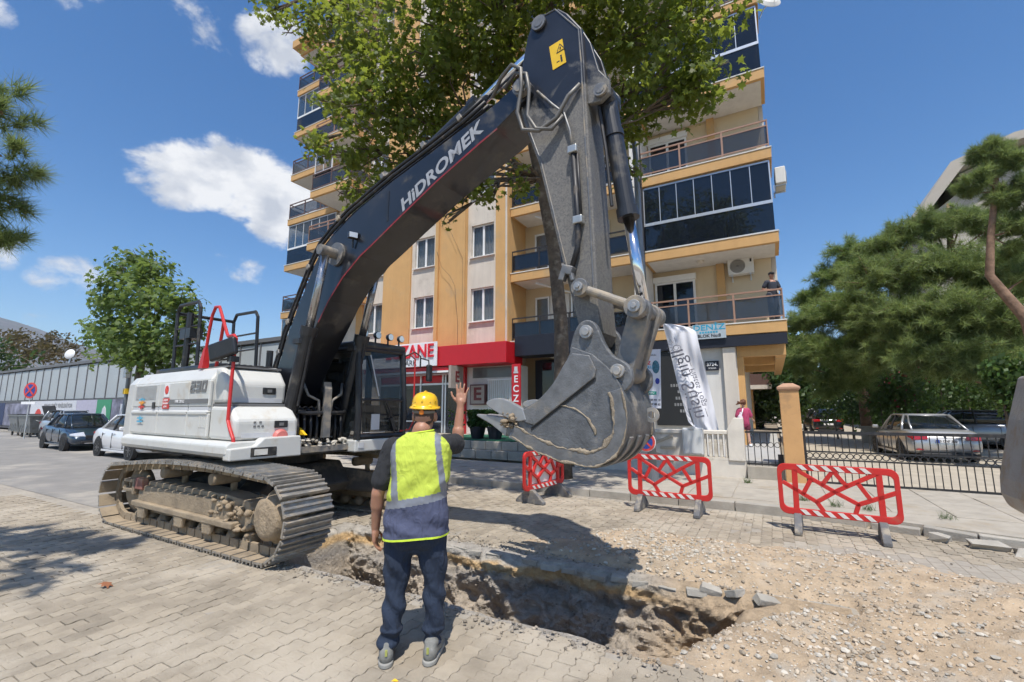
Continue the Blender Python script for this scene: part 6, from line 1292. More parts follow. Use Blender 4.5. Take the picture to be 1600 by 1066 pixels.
broadleaf('plane_tree','bushy young plane tree behind the excavator, above the grey panels','plane trees',(-28.2,10.9,0),[(-28.2,10.9,-.1),(-28.2,10.9,2),(-28.1,10.9,4),(-27.9,10.9,6),(-28.3,10.9,8.4)],[.24,.2,.17,.12,.05],
  S((215,410,10.9,1.0),(185,420,10.9,.7),(240,430,10.9,1.2),(200,460,10.7,1.6),(250,475,10.7,1.6),(290,475,10.9,1.0),(175,510,10.7,1.3),(150,525,10.8,.7),(225,530,10.6,1.8),(270,530,10.8,1.4),(195,550,10.7,1.2),(240,565,10.8,1.2),(300,500,11,.8),(160,470,10.8,.5)),5200,.30,'leaf_plane_young','bark',5)
# pines: one outside the left edge that shades the paving, a group in the court on the right
pine('pine_tree','pine branches reaching in at the left edge','pines',(-9.6,-.9,0),[(-9.6,-.9,-.1),(-9.5,-.8,2),(-9.3,-.5,3.6),(-9.1,-.2,4.8),(-9.0,0,5.8)],[.22,.2,.17,.12,.05],
  [(Vector((0,0,1.65))+(Vector(p)-Vector((0,0,1.65)))*.72,r*.72) for p,r in [((-8.45,1.5,4.9),.5),((-8.5,1.4,5.4),.5),((-8.8,1.6,4.5),.5),((-8.8,1.3,5.7),.7),((-9.2,1.2,4.9),.8),((-9.4,1.0,6.1),.7),((-8.9,1.75,3.9),.35),((-9.9,1.4,4.3),.7),((-10.4,.8,5.6),1.0),((-10.6,.6,4.6),.9),((-11.2,.2,6.3),1.0)]]+[(Vector(p),.55) for p in ((-5.3,.35,4.2),(-5.9,.15,4.4),(-6.6,.4,4.6),(-7.2,.2,4.8),(-5.7,-.35,4.3),(-7.8,.0,4.6))],2200,.19,24,'needles',7)
PR='pines in the court'
pine('pine_tree','crooked bare-trunked pine leaning at the right of the court',PR,(10.2,19.0,0),[tuple(spot(1640,700,19)),tuple(spot(1635,600,19)),tuple(spot(1605,500,19)),tuple(spot(1570,460,19)),tuple(spot(1546,430,19)),tuple(spot(1548,370,19)),tuple(spot(1555,300,19)),tuple(spot(1560,225,19))],[.19,.175,.155,.13,.11,.09,.07,.035],
  S((1560,225,19,.5),(1535,240,19,.45),(1580,250,19,.6),(1545,270,19,.55),(1525,285,18.8,.5),(1590,300,19.2,.9),(1510,300,19,.4),(1565,310,18.9,.5),(1610,350,19.3,.9),(1600,430,19.5,.7),(1580,390,19.4,.4)),5200,.27,12,'needles',11)
pine('pine_tree','broad dense pine in the middle of the court greenery',PR,(9.6,26,0),[(9.6,26,-.1),(9.4,26,2),(8.4,26,5),(7.2,25.8,8),(7.3,25.6,10.5)],[.28,.26,.22,.15,.05],
  S((1380,385,25,1.1),(1410,365,25,1.2),(1450,355,25,1.3),(1500,345,25,1.2),(1540,350,25.5,1.3),(1370,430,24,1.6),(1420,430,24,1.7),(1480,410,24,1.7),(1540,420,24,1.6),(1590,440,24,1.6),(1400,490,23.5,1.8),(1460,490,23,1.8),(1520,490,23,1.7),(1580,510,23,1.6),(1440,550,23,1.7),(1500,560,22.5,1.5),(1560,570,22.5,1.5),(1390,555,24,1.5),(1600,590,22,1.2)),19000,.36,9,'needles',12)
pine('pine_tree','pine standing nearest the apartment block, left of the court',PR,(4.2,30,0),[(4.2,30,-.1),(4.2,30,3),(4.1,30,6),(4.2,30,9.5)],[.26,.22,.17,.05],
  S((1270,465,29,1.1),(1300,430,29,1.2),(1335,395,29,1.4),(1345,425,28,1.6),(1290,490,28,1.6),(1250,505,29,1.1),(1330,480,27,1.9),(1275,545,28,1.6),(1320,550,27,1.8),(1365,520,27,1.8),(1250,570,29,1.1),(1295,600,28,1.2),(1345,590,27,1.4)),14000,.38,9,'needles_young',13)
broadleaf('broadleaf_tree','loose green tree by the end of the apartment block','trees behind',(1.2,46,0),[(1.2,46,-.1),(1.2,46,3),(1.1,46,6)],[.2,.16,.08],S((1215,560,46,1.6),(1235,540,46,1.6),(1235,590,45,1.8),(1205,615,47,1.6),(1225,635,46,1.5),(1195,640,48,1.4),(1245,620,44,1.3),(1180,600,50,1.5),(1170,640,52,1.4)),9000,.40,'leaf_far','bark',15,lobes=False)
for sp,lab,mm,sd in ((S((1390,610,28.2,1.0),(1410,590,28.2,1.0),(1430,615,28.2,1.0),(1375,625,28.2,.8)),'flowering oleander bush behind the silver sedan','leaf_oleander',16),(S((1330,625,31,1.2),(1300,632,33,1.0),(1350,635,31,.9)),'dark shrub between the off-roader and the silver sedan','leaf_far',17),(S((1470,610,30.5,1.2),(1510,605,30.5,1.2),(1550,610,30.8,1.2),(1590,605,30,1.3)),'dark shrub row above the grey crossover','leaf_far',18),(S((1575,590,18,.5),(1590,605,18,.6),(1560,575,18,.4),(1598,580,17.8,.5)),'light leafed shrub by the right edge','leaf_oleander',19)):
    c=sum((p for p,r in sp),Vector())/len(sp); t=tag(empty('shrub',(c.x,c.y,0)),lab,'shrub','shrubs in the court'); rnd=random.Random(sd); b=MB()
    for p,r in sp:
        for q in range(420):
            d=rdir(rnd); lp=p+d*r*rnd.uniform(.4,1.05)-Vector((c.x,c.y,0)); lp.z=max(.1,lp.z-rnd.random()**2*.6); leaf_quad(b,lp,rnd.uniform(.14,.26),rnd)
    tag(b.build('foliage',mm,t,fix=False),kind='stuff'); b=MB()
    for p,r in sp: b.tube([(p.x-c.x,0,0),(p.x-c.x,p.y-c.y,p.z)],[.05,.02],6)
    b.build('stem','bark',t)
    if sd==16:
        b=MB()
        for p,r in sp[:2]:
            for q in range(60): leaf_quad(b,p+rdir(rnd)*r-Vector((c.x,c.y,0)),.14,rnd)
        tag(b.build('blossom',mat('blossom',(.28,.03,.05),.7,island=.4),t,fix=False),kind='stuff')
t=tag(empty('hedge_wood',(10,35,0)),'dense dark hedge and undergrowth closing the court under the pines','hedge',kind='stuff'); rnd=random.Random(50); b=MB()
for q in range(15000):
    x=rnd.uniform(-4.6,16); z=6.2*rnd.random()**1.2*(1+.25*fbm((x*.5,1,1),3)); y=rnd.uniform(-.9,2.2)+.5*fbm((x*.8,z*.8,2),3); leaf_quad(b,Vector((x,y+(z-3)*.1,z)),rnd.uniform(.22,.42) if y<.8 else rnd.uniform(.5,.9),rnd)
tag(b.build('foliage','leaf_far',t,fix=False),kind='stuff')
for x0,x1,yy,hh,lab,sd in ((-9,3,68,8,'row of trees closing the view beyond the passage',51),(2,16,64,9,'row of trees closing the view behind the off-roader',52)):
    t=tag(empty('distant_wood',((x0+x1)/2,yy,0)),lab,'trees',kind='stuff'); rnd=random.Random(sd); b=MB()
    for q in range(5200):
        x=rnd.uniform(x0,x1)-(x0+x1)/2; z=hh*rnd.random()*(1+.3*fbm((x*.35,sd,1),3)); leaf_quad(b,Vector((x,rnd.uniform(-1.5,1.5),z)),rnd.uniform(.4,.9),rnd)
    tag(b.build('foliage','leaf_far',t,fix=False),kind='stuff')
# far trees at the left
broadleaf('broadleaf_tree','dense green tree at the far left edge','far trees',(-62,17,0),[(-62,17,-.1),(-62,17,5)],[.3,.15],S((0,570,17,3),(15,600,17,2.4),(5,545,17,2.0),(-20,600,17,3)),1500,.55,'leaf_far','bark',21,lobes=False)
broadleaf('broadleaf_tree','brownish tree rising behind the grey panels on the left','far trees',(-62,26,0),[(-62,26,-.1),(-62,26,6)],[.3,.15],S((30,540,24,2.5),(15,525,24,2),(50,550,24,2.2)),1200,.5,'leaf_brown','bark',22,lobes=False)
broadleaf('broadleaf_tree','rust tinted tree behind the satellite dish','far trees',(-54,30,0),[(-54,30,-.1),(-54,30,6)],[.3,.15],S((85,535,28,2.6),(70,550,28,2.4),(105,550,28,2.2)),1300,.5,'leaf_brown','bark',23,lobes=False)
# weeds on the pavement
rw=random.Random(41)
for x,y,lab in ((.35,9.3,'grass tuft on the pavement left behind the front barrier'),(.75,9.0,'grass tuft on the pavement behind the middle of the front barrier'),(1.15,8.9,'grass tuft on the pavement behind the right half of the front barrier'),(2.0,8.75,'dry weed standing alone right of the front barrier'),(-.55,10.9,'thin weed by the base of the iron railing')):
    t=tag(empty('weed',(x,y,.145)),lab,'weed','weeds on the pavement'); b=MB()
    for k in range(46):
        a=rw.uniform(0,6.28); l=rw.uniform(.05,.17); d=Vector((math.cos(a)*rw.uniform(.2,.9),math.sin(a)*rw.uniform(.2,.9),1)).normalized(); p=Vector((rw.gauss(0,.04),rw.gauss(0,.04),0)); w_=d.orthogonal().normalized()*.004; b.add([p-w_,p+w_,p+d*l],[(0,1,2)])
    tag(b.build('blades','leaf_oleander',t,fix=False),kind='stuff')
# a fallen dry leaf, a yellow scrap
t=tag(empty('fallen_leaf',(-5.55,2.1,.012)),'single dry brown leaf lying in the tree shadow','leaf'); b=MB(); lobed(b,Vector((0,0,.03)),.12,Vector((.3,.2,1)).normalized(),random.Random(2)); b.build('blade',mat('dry_leaf',(.28,.11,.05),.8),t,fix=False)
t=tag(empty('paper_scrap',tuple(Vector((-2.12,2.30,.012)))),'small yellow scrap lying by the left shoe','scrap'); b=MB(); b.add([(-.02,-.012,.004),(.022,-.006,.010),(.02,.012,.004),(-.014,.016,.008)],[(0,1,2,3)]); b.build('sheet','yellow_sticker',t,fix=False)
# ================================================================== PEOPLE
mat('skin',(.38,.19,.12),.5,var=.10,scale=14,subs=.12); mat('skin_pale',(.50,.29,.21),.5,var=.08,scale=14)
mat('hair_dark',(.02,.014,.010),.7,var=.3,scale=40,bump=.6,bscale=200); mat('hair_red',(.13,.045,.018),.6,var=.35,scale=40,bump=.6,bscale=120)
mat('shirt_dark',(.022,.023,.026),.9,var=.12,scale=30,wrinkle=.6); mat('trouser_navy',(.016,.027,.052),.9,var=.08,scale=9,wrinkle=.6); mat('vest_yellow',(.52,.62,.075),.8,var=.07,scale=8,wrinkle=.5,dirt=(.42,.46,.13),damt=.15,dscale=7); mat('vest_navy',(.065,.075,.13),.9,var=.1,scale=10,wrinkle=.6); mat('reflective',(.22,.235,.27),.45,metal=.15,var=.08,scale=15); mat('vest_trim',(.62,.80,.05),.7)
mat('helmet_yellow',(.80,.47,.012),.28,var=.03,coat=.5); mat('shoe_grey',(.20,.20,.185),.85,var=.2,scale=25,bump=.3,bscale=120); mat('shoe_sole',(.30,.295,.27),.8,var=.1); mat('orange_knob',(.75,.22,.02),.5)
def capsule(b,p,q,r0,r1,n=14):
    p=Vector(p);q=Vector(q); d=q-p; L_=d.length; d=d/L_ if L_>1e-6 else Vector((0,0,1)); a=d.orthogonal().normalized(); c=d.cross(a); rings=[]
    for k in range(1,6): t=-math.pi/2+math.pi/2*k/5; rings.append((p+d*r0*math.sin(t),r0*math.cos(t)))
    for k in range(0,5): t=math.pi/2*k/5; rings.append((q+d*r1*math.sin(t),r1*math.cos(t)))
    V=[p-d*r0]+[ce+(a*math.cos(2*math.pi*i/n)+c*math.sin(2*math.pi*i/n))*rr for ce,rr in rings for i in range(n)]+[q+d*r1]; F=[]; m=len(rings)
    for i in range(n):
        j=(i+1)%n; F.append((0,1+j,1+i)); F.append((len(V)-1,1+(m-1)*n+i,1+(m-1)*n+j))
        for k in range(m-1): F.append((1+k*n+i,1+k*n+j,1+(k+1)*n+j,1+(k+1)*n+i))
    b.add(V,F)
def organic(name,parts,voxel,m,parent,it=6,disp=None):
    """tapered limbs and lobes grown together into one continuous skin"""
    b=MB()
    for p in parts:
        if p[0]=='e': b.sphere(p[1],p[2],18,12)
        else: capsule(b,*p)
    me=b.mesh(name); bm=bmesh.new(); bm.from_mesh(me); bmesh.ops.recalc_face_normals(bm,faces=bm.faces); bm.to_mesh(me); bm.free()
    o=bpy.data.objects.new(name,me); C.objects.link(o); r=o.modifiers.new('r','REMESH'); r.mode='VOXEL'; r.voxel_size=voxel; s=o.modifiers.new('s','SMOOTH'); s.iterations=it; s.factor=.5
    dg=bpy.context.evaluated_depsgraph_get(); nm=bpy.data.meshes.new_from_object(o.evaluated_get(dg)); bpy.data.objects.remove(o); nm.materials.clear(); nm.name=name
    if disp:
        co=[v.co.copy() for v in nm.vertices]; no=[v.normal.copy() for v in nm.vertices]
        for v,c,n in zip(nm.vertices,co,no): v.co=c+n*disp(c)
    return obj(name,nm,m,parent,smooth=True)
def finger(pts,r): return [(pts[i],pts[i+1],r*(1-.08*i),r*(1-.08*(i+1))) for i in range(len(pts)-1)]
# ---- the worker
wk=tag(empty('person',(-2.238,2.593,.004),R(29.5)),'worker seen from behind in yellow helmet and vest, right hand raised','person')
hx,hy,hz=.028,.04,1.60
RW=Vector((.262,.275,1.655)); REl=Vector((.245,.245,1.385)); RS=Vector((.175,.01,1.395)); LS=Vector((-.185,.0,1.375)); LE=Vector((-.275,-.025,1.06)); LW=Vector((-.298,.035,.815))
body=[('e',(hx,hy,hz+.02),(.077,.098,.105)),('e',(hx,hy+.035,hz-.05),(.058,.07,.07)),('e',(hx,hy-.045,hz-.005),(.066,.06,.075)),('e',(hx,hy+.10,hz-.005),(.016,.03,.024)),
 ('e',(hx-.080,hy,hz-.01),(.014,.024,.036)),('e',(hx+.080,hy,hz-.01),(.014,.024,.036)),('e',(hx,hy+.092,hz-.06),(.03,.02,.012)),('e',(hx-.03,hy+.088,hz+.025),(.018,.016,.010)),('e',(hx+.03,hy+.088,hz+.025),(.018,.016,.010)),
 ((.02,.0,1.44),(hx,hy-.008,1.56),.066,.060),((.01,-.01,1.42),(.02,-.02,1.50),.085,.066),((.0,.0,.95),(.01,0,1.30),.13,.14),((-.15,0,1.37),(.15,0,1.385),.07,.07),
 (RS,REl,.056,.047),(REl,RW,.046,.030),(REl,REl.lerp(RW,.35),.046,.048),(LS,LE,.055,.046),(LE,LW,.046,.030),(LE,LE.lerp(LW,.35),.045,.046),
 ((-.105,0,.85),(-.128,-.01,.44),.055,.038),((-.128,-.01,.44),(-.152,-.055,.08),.038,.03),((.105,0,.85),(.136,.0,.44),.055,.038),((.136,.0,.44),(.138,-.015,.08),.038,.03),((-.06,0,.88),(.06,0,.88),.09,.09)]
# right hand: open, back of the hand towards the camera, thumb on the left
P0=RW+Vector((.004,.004,.03)); 
body+=[(RW,RW+Vector((.003,.002,.05)),.029,.030),(P0+Vector((-.018,0,.02)),P0+Vector((-.028,.004,.075)),.019,.0135),(P0+Vector((-.004,0,.02)),P0+Vector((-.007,.004,.082)),.019,.0135),(P0+Vector((.010,0,.02)),P0+Vector((.015,.004,.078)),.019,.013),(P0+Vector((.022,0,.02)),P0+Vector((.035,.004,.068)),.018,.012)]
for bx,bz_,dx,l in ((-.030,.085,-.006,.072),(-.008,.092,.003,.080),(.015,.088,.010,.074),(.036,.074,.022,.058)):
    a=P0+Vector((bx,.004,bz_)); body+=finger([a-Vector((0,0,.012)),a+Vector((dx*.45,-.003,l*.48)),a+Vector((dx*.8,.0,l*.78)),a+Vector((dx,.008,l))],.0092)
a=P0+Vector((-.026,.004,.018)); body+=finger([a,a+Vector((-.028,.002,.026)),a+Vector((-.046,.002,.056)),a+Vector((-.052,.006,.080))],.0115)
# left hand hanging, fingers loosely curled
Q=LW; dn=Vector((.012,.02,-1)).normalized()
body+=[(Q,Q+dn*.05,.028,.027)]
for k,(oy,l) in enumerate(((.032,.070),(.012,.078),(-.009,.072),(-.028,.056))):
    s=Q+dn*.03+Vector((-.004,oy*.6,0)); e=Q+dn*.088+Vector((.0,oy,0)); body+=[(s,e,.018,.0125)]
    body+=finger([e,e+Vector((.008,.004,-l*.48)),e+Vector((.022,.008,-l*.78)),e+Vector((.038,.010,-l*.92))],.0092)
a=Q+dn*.03+Vector((.012,.03,0)); body+=finger([a,a+Vector((.016,.026,-.03)),a+Vector((.022,.036,-.06)),a+Vector((.024,.038,-.082))],.011)
organic('body',body,.0055,'skin',wk,5)
organic('hair',[('e',(hx,hy-.028,hz+.005),(.074,.078,.088)),('e',(hx,hy-.060,hz-.040),(.055,.036,.045))],.006,mat('hair_crop',(.075,.045,.033),.8,var=.25,scale=60,bump=.5,bscale=300),wk,4)
# helmet
hm=empty('helmet',(hx,hy-.002,1.662),0,wk); hm.rotation_euler=(R(4),R(2),0); hm.scale=(.90,.92,.90)
b=MB(); rings=[]
for r,z in ((1.16,-.008),(1.17,-.002),(1.12,.006),(1.0,.012),(.99,.03),(.95,.06),(.85,.088),(.68,.108),(.42,.121),(.15,.126)):
    rings.append([(math.cos(2*math.pi*k/48)*.106*r,math.sin(2*math.pi*k/48)*.128*r+(.03 if r>1.1 and math.sin(2*math.pi*k/48)>.3 else 0),z) for k in range(48)])
b.loft(rings); b.build('shell','helmet_yellow',hm,smooth=True)
b=MB(); b.tube([(0,.128*math.cos(a_),.0+.128*math.sin(a_)) for a_ in [R(20+14*k) for k in range(11)]],.010,8); b.build('ridge','helmet_yellow',hm,smooth=True)
for x,y,z in ((-.055,-.098,.045),(0.0,-.112,.045),(.055,-.098,.045),(-.09,-.055,.05),(.09,-.055,.05)):
    b=MB(); b.obox((x,y,z),(.018,.012,.006),(0,R(-25),0)); b.build('vent_slot',mat('helmet_slot',(.25,.14,.01),.6),hm)
for x in (-.06,.06): b=MB(); b.obox((x,-.105,.018),(.026,.02,.012)); b.build('clip',mat('helmet_pale',(.85,.62,.06),.3),hm,bevel=.004)
b=MB(); b.tube([(.085*math.sin(a_),-.02-.098*math.cos(a_),-.03) for a_ in [R(-75+15*k) for k in range(11)]],.013,8); b.build('head_band',mat('band_grey',(.16,.15,.14),.7),hm)
b=MB(); b.cyl((0,-.113,-.032),(0,-.135,-.032),.019,n=16); b.cyl((0,-.135,-.032),(0,-.138,-.032),.012,n=12); b.build('ratchet_knob','orange_knob',hm)
b=MB()
for s in (-1,1): b.tube([(s*.088,-.01,-.01),(s*.088,-.004,-.07),(s*.075,.02,-.12)],.006,6)
b.build('chin_strap','shirt_dark',hm)
# shirt with short sleeves
organic('shirt',[((-.06,0,.92),(.06,0,1.28),.10,.10),((-.155,0,1.345),(.16,0,1.355),.075,.075),(LS,LS.lerp(LE,.40),.078,.074),(LS.lerp(LE,.4),LS.lerp(LE,.72),.074,.078),(RS+Vector((0,0,-.005)),RS.lerp(REl,.62),.076,.078),(RS.lerp(REl,.5),RS.lerp(REl,.80),.076,.080)],.009,'shirt_dark',wk,5,lambda c:.006*fbm((c.x*9,c.y*9,c.z*6),3))
# trousers
def tfold(c):
    k=.012*fbm((c.x*8,c.y*8,c.z*4),4)+.009*math.sin((c.z*1.0+c.x*1.4)*30+3*fbm((c.x*3,c.y*3,c.z*3),2))*max(0,min(1,(.9-c.z)*2))
    if c.z<.2: k+=.010*math.sin(c.z*75+4*c.x)
    return k
organic('trousers',[((-.10,.01,.90),(.09,.01,.90),.105,.105),((-.10,-.02,.80),(.095,-.02,.80),.115,.115),('e',(-.08,-.05,.80),(.11,.09,.12)),('e',(.08,-.05,.80),(.11,.09,.12)),((-.115,0,.78),(-.128,-.01,.44),.110,.077),((-.128,-.01,.44),(-.152,-.055,.11),.077,.066),((.110,0,.78),(.136,.0,.44),.108,.076),((.136,.0,.44),(.138,-.015,.11),.076,.063),((-.04,-.01,.72),(.04,-.01,.72),.07,.07)],.0085,'trouser_navy',wk,5,tfold)
# hi-vis vest, cut into its coloured panels
VZ=[(.755,.226,.176),(.80,.226,.175),(.90,.219,.165),(1.0,.212,.150),(1.10,.212,.150),(1.20,.215,.153),(1.30,.220,.152),(1.355,.220,.140),(1.40,.206,.124),(1.435,.172,.108),(1.465,.128,.094),(1.488,.090,.086)]
def vr(z):
    for (a_,w0,d0),(c_,w1,d1) in zip(VZ,VZ[1:]):
        if z<=c_: t=(z-a_)/(c_-a_); return w0+(w1-w0)*t,d0+(d1-d0)*t
    return VZ[-1][1:]
NS,NR=168,110; Vv=[];faces={'vest':[],'vest_lower':[],'reflective_strip':[],'hem_trim':[]}
for j in range(NR+1):
    z=.755+(1.488-.755)*j/NR; w_,d_=vr(z); cx=-.006+.026*smooth(.9,1.45,z); tilt=-.03*smooth(1.3,1.5,z)
    for i in range(NS):
        a_=2*math.pi*i/NS; cc,ss=math.cos(a_),math.sin(a_); x=w_*math.copysign(abs(cc)**.82,cc); y=d_*math.copysign(abs(ss)**.82,ss)
        n=.011*fbm((x*7,y*7,z*5),4)+.0095*math.sin((z*26+x*16)+2.5*fbm((x*4,y*4,z*4),2))*smooth(1.12,.86,z)*smooth(.76,.82,z)+.009*math.sin(z*20-x*24+1.5+2*fbm((x*5,y*5,z*5),2))*smooth(1.0,1.08,z)*smooth(1.3,1.12,z)
        f=1+n/.19; drop=.016*math.sin(x*6+1)*smooth(.9,.76,z)+.10*max(0,x)*smooth(.95,.76,z)*.35+.012*smooth(.95,.76,z)
        Vv.append((cx+x*f,y*f+tilt,z+drop+.11*x*smooth(1.2,1.45,z)*.25))
for j in range(NR):
    for i in range(NS):
        q=(j*NS+i,j*NS+(i+1)%NS,(j+1)*NS+(i+1)%NS,(j+1)*NS+i); c=sum((Vector(Vv[k]) for k in q),Vector())/4; x,y,z=c; zb=1.0+.17*x
        j0=j/NR
        if j<2: nm='hem_trim'
        elif z<zb: nm='vest_lower'
        elif z<zb+.052: nm='reflective_strip'
        else:
            xl=-.196+.045*(1.40-z)/.38 if z<1.5 else -1; xr=.128+.055*(1.46-z)/.42
            nm='reflective_strip' if (xl-.0<x<xl+.052) or (xr<x<xr+.04) else 'vest'
        faces[nm].append(q)
for nm,fs in faces.items():
    used_={}; V2=[]; F2=[]
    for q in fs:
        r=[]
        for k in q:
            if k not in used_: used_[k]=len(V2); V2.append(Vv[k])
            r.append(used_[k])
        F2.append(tuple(r))
    me=bpy.data.meshes.new(nm); me.from_pydata(V2,[],F2); me.update()
    obj(nm,me,{'vest':'vest_yellow','vest_lower':'vest_navy','reflective_strip':'reflective','hem_trim':'vest_trim'}[nm],wk,smooth=True)
b=MB()
b.tube([(.02+.088*math.cos(a_),-.03+.084*math.sin(a_),1.488+.012*math.cos(a_)) for a_ in [2*math.pi*k/28 for k in range(29)]],.006,6); b.build('collar','vest_trim',wk,smooth=True)
# shoes
for s,(x,y,rz) in (('l',(-.165,-.06,R(14))),('r',(.135,-.03,R(-6)))):
    sh=empty('shoe',(x,y,0),rz,wk); sh.scale=(1.1,1.08,1.08)
    organic('upper',[('e',(0,-.045,.055),(.043,.055,.055)),((0,-.02,.06),(0,.10,.045),.044,.040),((0,.08,.04),(0,.165,.034),.044,.034),('e',(0,-.02,.10),(.044,.055,.035))],.007,'shoe_grey',sh,4)
    b=MB(); pl=[(.045*math.cos(t)*(1.0 if math.sin(t)<0 else .98),(-.04 if math.sin(t)<0 else .13)+.066*math.sin(t)) for t in [2*math.pi*k/24 for k in range(24)]]; b.prism(pl,0,.026,'z'); b.build('sole','shoe_sole',sh,bevel=.006)
    b=MB(); b.box(-.007,.007,-.103,-.097,.07,.105); b.build('heel_tab',mat('heel_tab',(.35,.37,.10),.8),sh)
# ---- woman walking away
wm=tag(empty('person',(-.80,16.25,.50),R(25)),'woman in a pink T-shirt with a white backpack walking away','person')
organic('body',[('e',(0,0,1.36),(.07,.085,.10)),((0,0,1.18),(0,0,1.30),.045,.04),((0,0,.8),(0,0,1.1),.11,.12),((-.12,0,1.13),(.12,0,1.13),.05,.05),((.14,0,1.13),(.20,.02,.93),.042,.034),((.20,.02,.93),(.30,.06,.82),.032,.024),('e',(.32,.07,.80),(.03,.025,.04)),((-.14,0,1.13),(-.19,.0,.90),.042,.034),((-.19,0,.90),(-.16,.12,.76),.032,.024),('e',(-.155,.14,.74),(.025,.03,.04)),
  ((-.07,0,.72),(-.06,.10,.40),.075,.05),((-.06,.10,.40),(-.05,.06,.06),.048,.032),((.07,0,.72),(.085,-.02,.40),.075,.05),((.085,-.02,.40),(.09,-.10,.07),.048,.032)],.012,'skin_pale',wm,5)
organic('t_shirt',[((0,0,.74),(0,0,1.06),.155,.15),((-.12,0,1.12),(.12,0,1.12),.085,.085),((.14,0,1.12),(.19,.01,.97),.075,.08),((-.14,0,1.12),(-.18,0,.96),.075,.08)],.012,mat('pink',(.40,.05,.12),.85,var=.1,scale=20),wm,4,lambda c:.010*fbm((c.x*9,c.y*9,c.z*7),3))
organic('shorts',[((-.07,0,.72),(-.075,.03,.58),.10,.095),((.07,0,.72),(.085,-.005,.58),.10,.095)],.012,mat('shorts',(.13,.02,.04),.85),wm,4)
organic('hair',[('e',(0,-.02,1.38),(.085,.095,.10)),((-.02,-.08,1.38),(-.14,-.10,1.36),.05,.035),((-.14,-.10,1.36),(-.24,-.08,1.30),.04,.018),((-.12,-.10,1.37),(-.22,-.12,1.40),.025,.010)],.011,'hair_red',wm,3,lambda c:.014*fbm((c.x*22,c.y*22,c.z*22),3))
for x,y,z in ((-.05,.08,.03),(.09,-.09,.05)): organic('shoe',[((x,y-.05,z),(x,y+.10,z-.0),.042,.035)],.012,'white_ink',wm,3)
organic('backpack',[('e',(-.16,-.12,.86),(.085,.07,.14)),((-.13,-.10,1.05),(-.15,-.12,.9),.03,.05)],.012,mat('bag',(.60,.50,.56),.8,var=.1),wm,4); b=MB(); b.tube([(-.05,-.10,1.18),(-.10,-.155,1.08),(-.15,-.16,.95)],.016,6); b.build('bag_strap','white_ink',wm)
# ---- man leaning on the balcony rail
mn=tag(empty('person',(.28,16.98,4.50),R(-150)),'man in a dark T-shirt and cap leaning on the corner of the first balcony','person')
organic('body',[('e',(0,.03,1.55),(.072,.09,.105)),('e',(0,.115,1.54),(.014,.02,.02)),((0,0,1.36),(0,.02,1.48),.052,.05),((0,0,.95),(0,0,1.28),.12,.14),((-.16,0,1.32),(.16,0,1.32),.06,.06),((.18,0,1.32),(.28,-.06,1.08),.05,.042),((.28,-.06,1.08),(.16,.14,1.03),.04,.03),('e',(.13,.17,1.03),(.04,.03,.03)),((-.18,0,1.32),(-.24,.04,1.06),.05,.042),((-.24,.04,1.06),(-.10,.18,1.03),.04,.03),('e',(-.07,.19,1.03),(.04,.03,.03)),((-.08,0,.85),(-.09,0,.1),.08,.05),((.08,0,.85),(.09,0,.1),.08,.05)],.012,'skin',mn,5)
organic('t_shirt',[((0,0,.90),(0,0,1.25),.145,.15),((-.15,0,1.31),(.15,0,1.31),.085,.085),((.17,0,1.31),(.235,-.03,1.18),.072,.07),((-.17,0,1.31),(-.215,.02,1.17),.072,.07)],.012,mat('tee_navy',(.03,.035,.05),.85),mn,4)
organic('trousers',[((-.08,0,.88),(.08,0,.88),.12,.12),((-.08,0,.85),(-.09,0,.10),.10,.075),((.08,0,.85),(.09,0,.10),.10,.075)],.012,mat('jogger',(.16,.16,.18),.85),mn,4)
organic('cap',[('e',(0,.02,1.61),(.085,.10,.07)),((0,.10,1.60),(0,.14,1.595),.05,.045)],.011,'ink',mn,3)
for x in (-.09,.09): organic('shoe',[((x,-.04,.045),(x,.12,.04),.045,.038)],.012,'ink',mn,3)
# ================================================================== THE LEFT SIDE AND FAR BUILDINGS
mat('panel_glass',(.42,.45,.46),.35,var=.05,scale=.5); mat('panel_frame',(.14,.14,.145),.5); mat('hoard_dark',(.10,.10,.11),.7,var=.3,scale=2)
# long grey-panelled market hall
hl=tag(empty('panelled_hall',(-40,14,0)),'long low hall clad in tall grey panels behind the parked cars','building')
b=MB(); b.box(-28,19,.15,12,0,5.1); b.build('hall_body','panel_frame',hl)
b=MB(); b.box(-28.2,19.2,-.05,12,5.1,5.3); b.build('roof_edge','panel_frame',hl)
x=-28
while x<18.8:
    b=MB(); b.box(x+.06,x+1.74,.04,.15,2.45,5.0); b.build('wall_panel','panel_glass',hl,bevel=.01); b=MB(); b.box(x-.05,x+.05,0,.15,2.3,5.1); b.build('mullion','panel_frame',hl); x+=1.8
b=MB(); b.box(-28,19,-.02,.15,2.25,2.42); b.build('sill_band','panel_frame',hl)
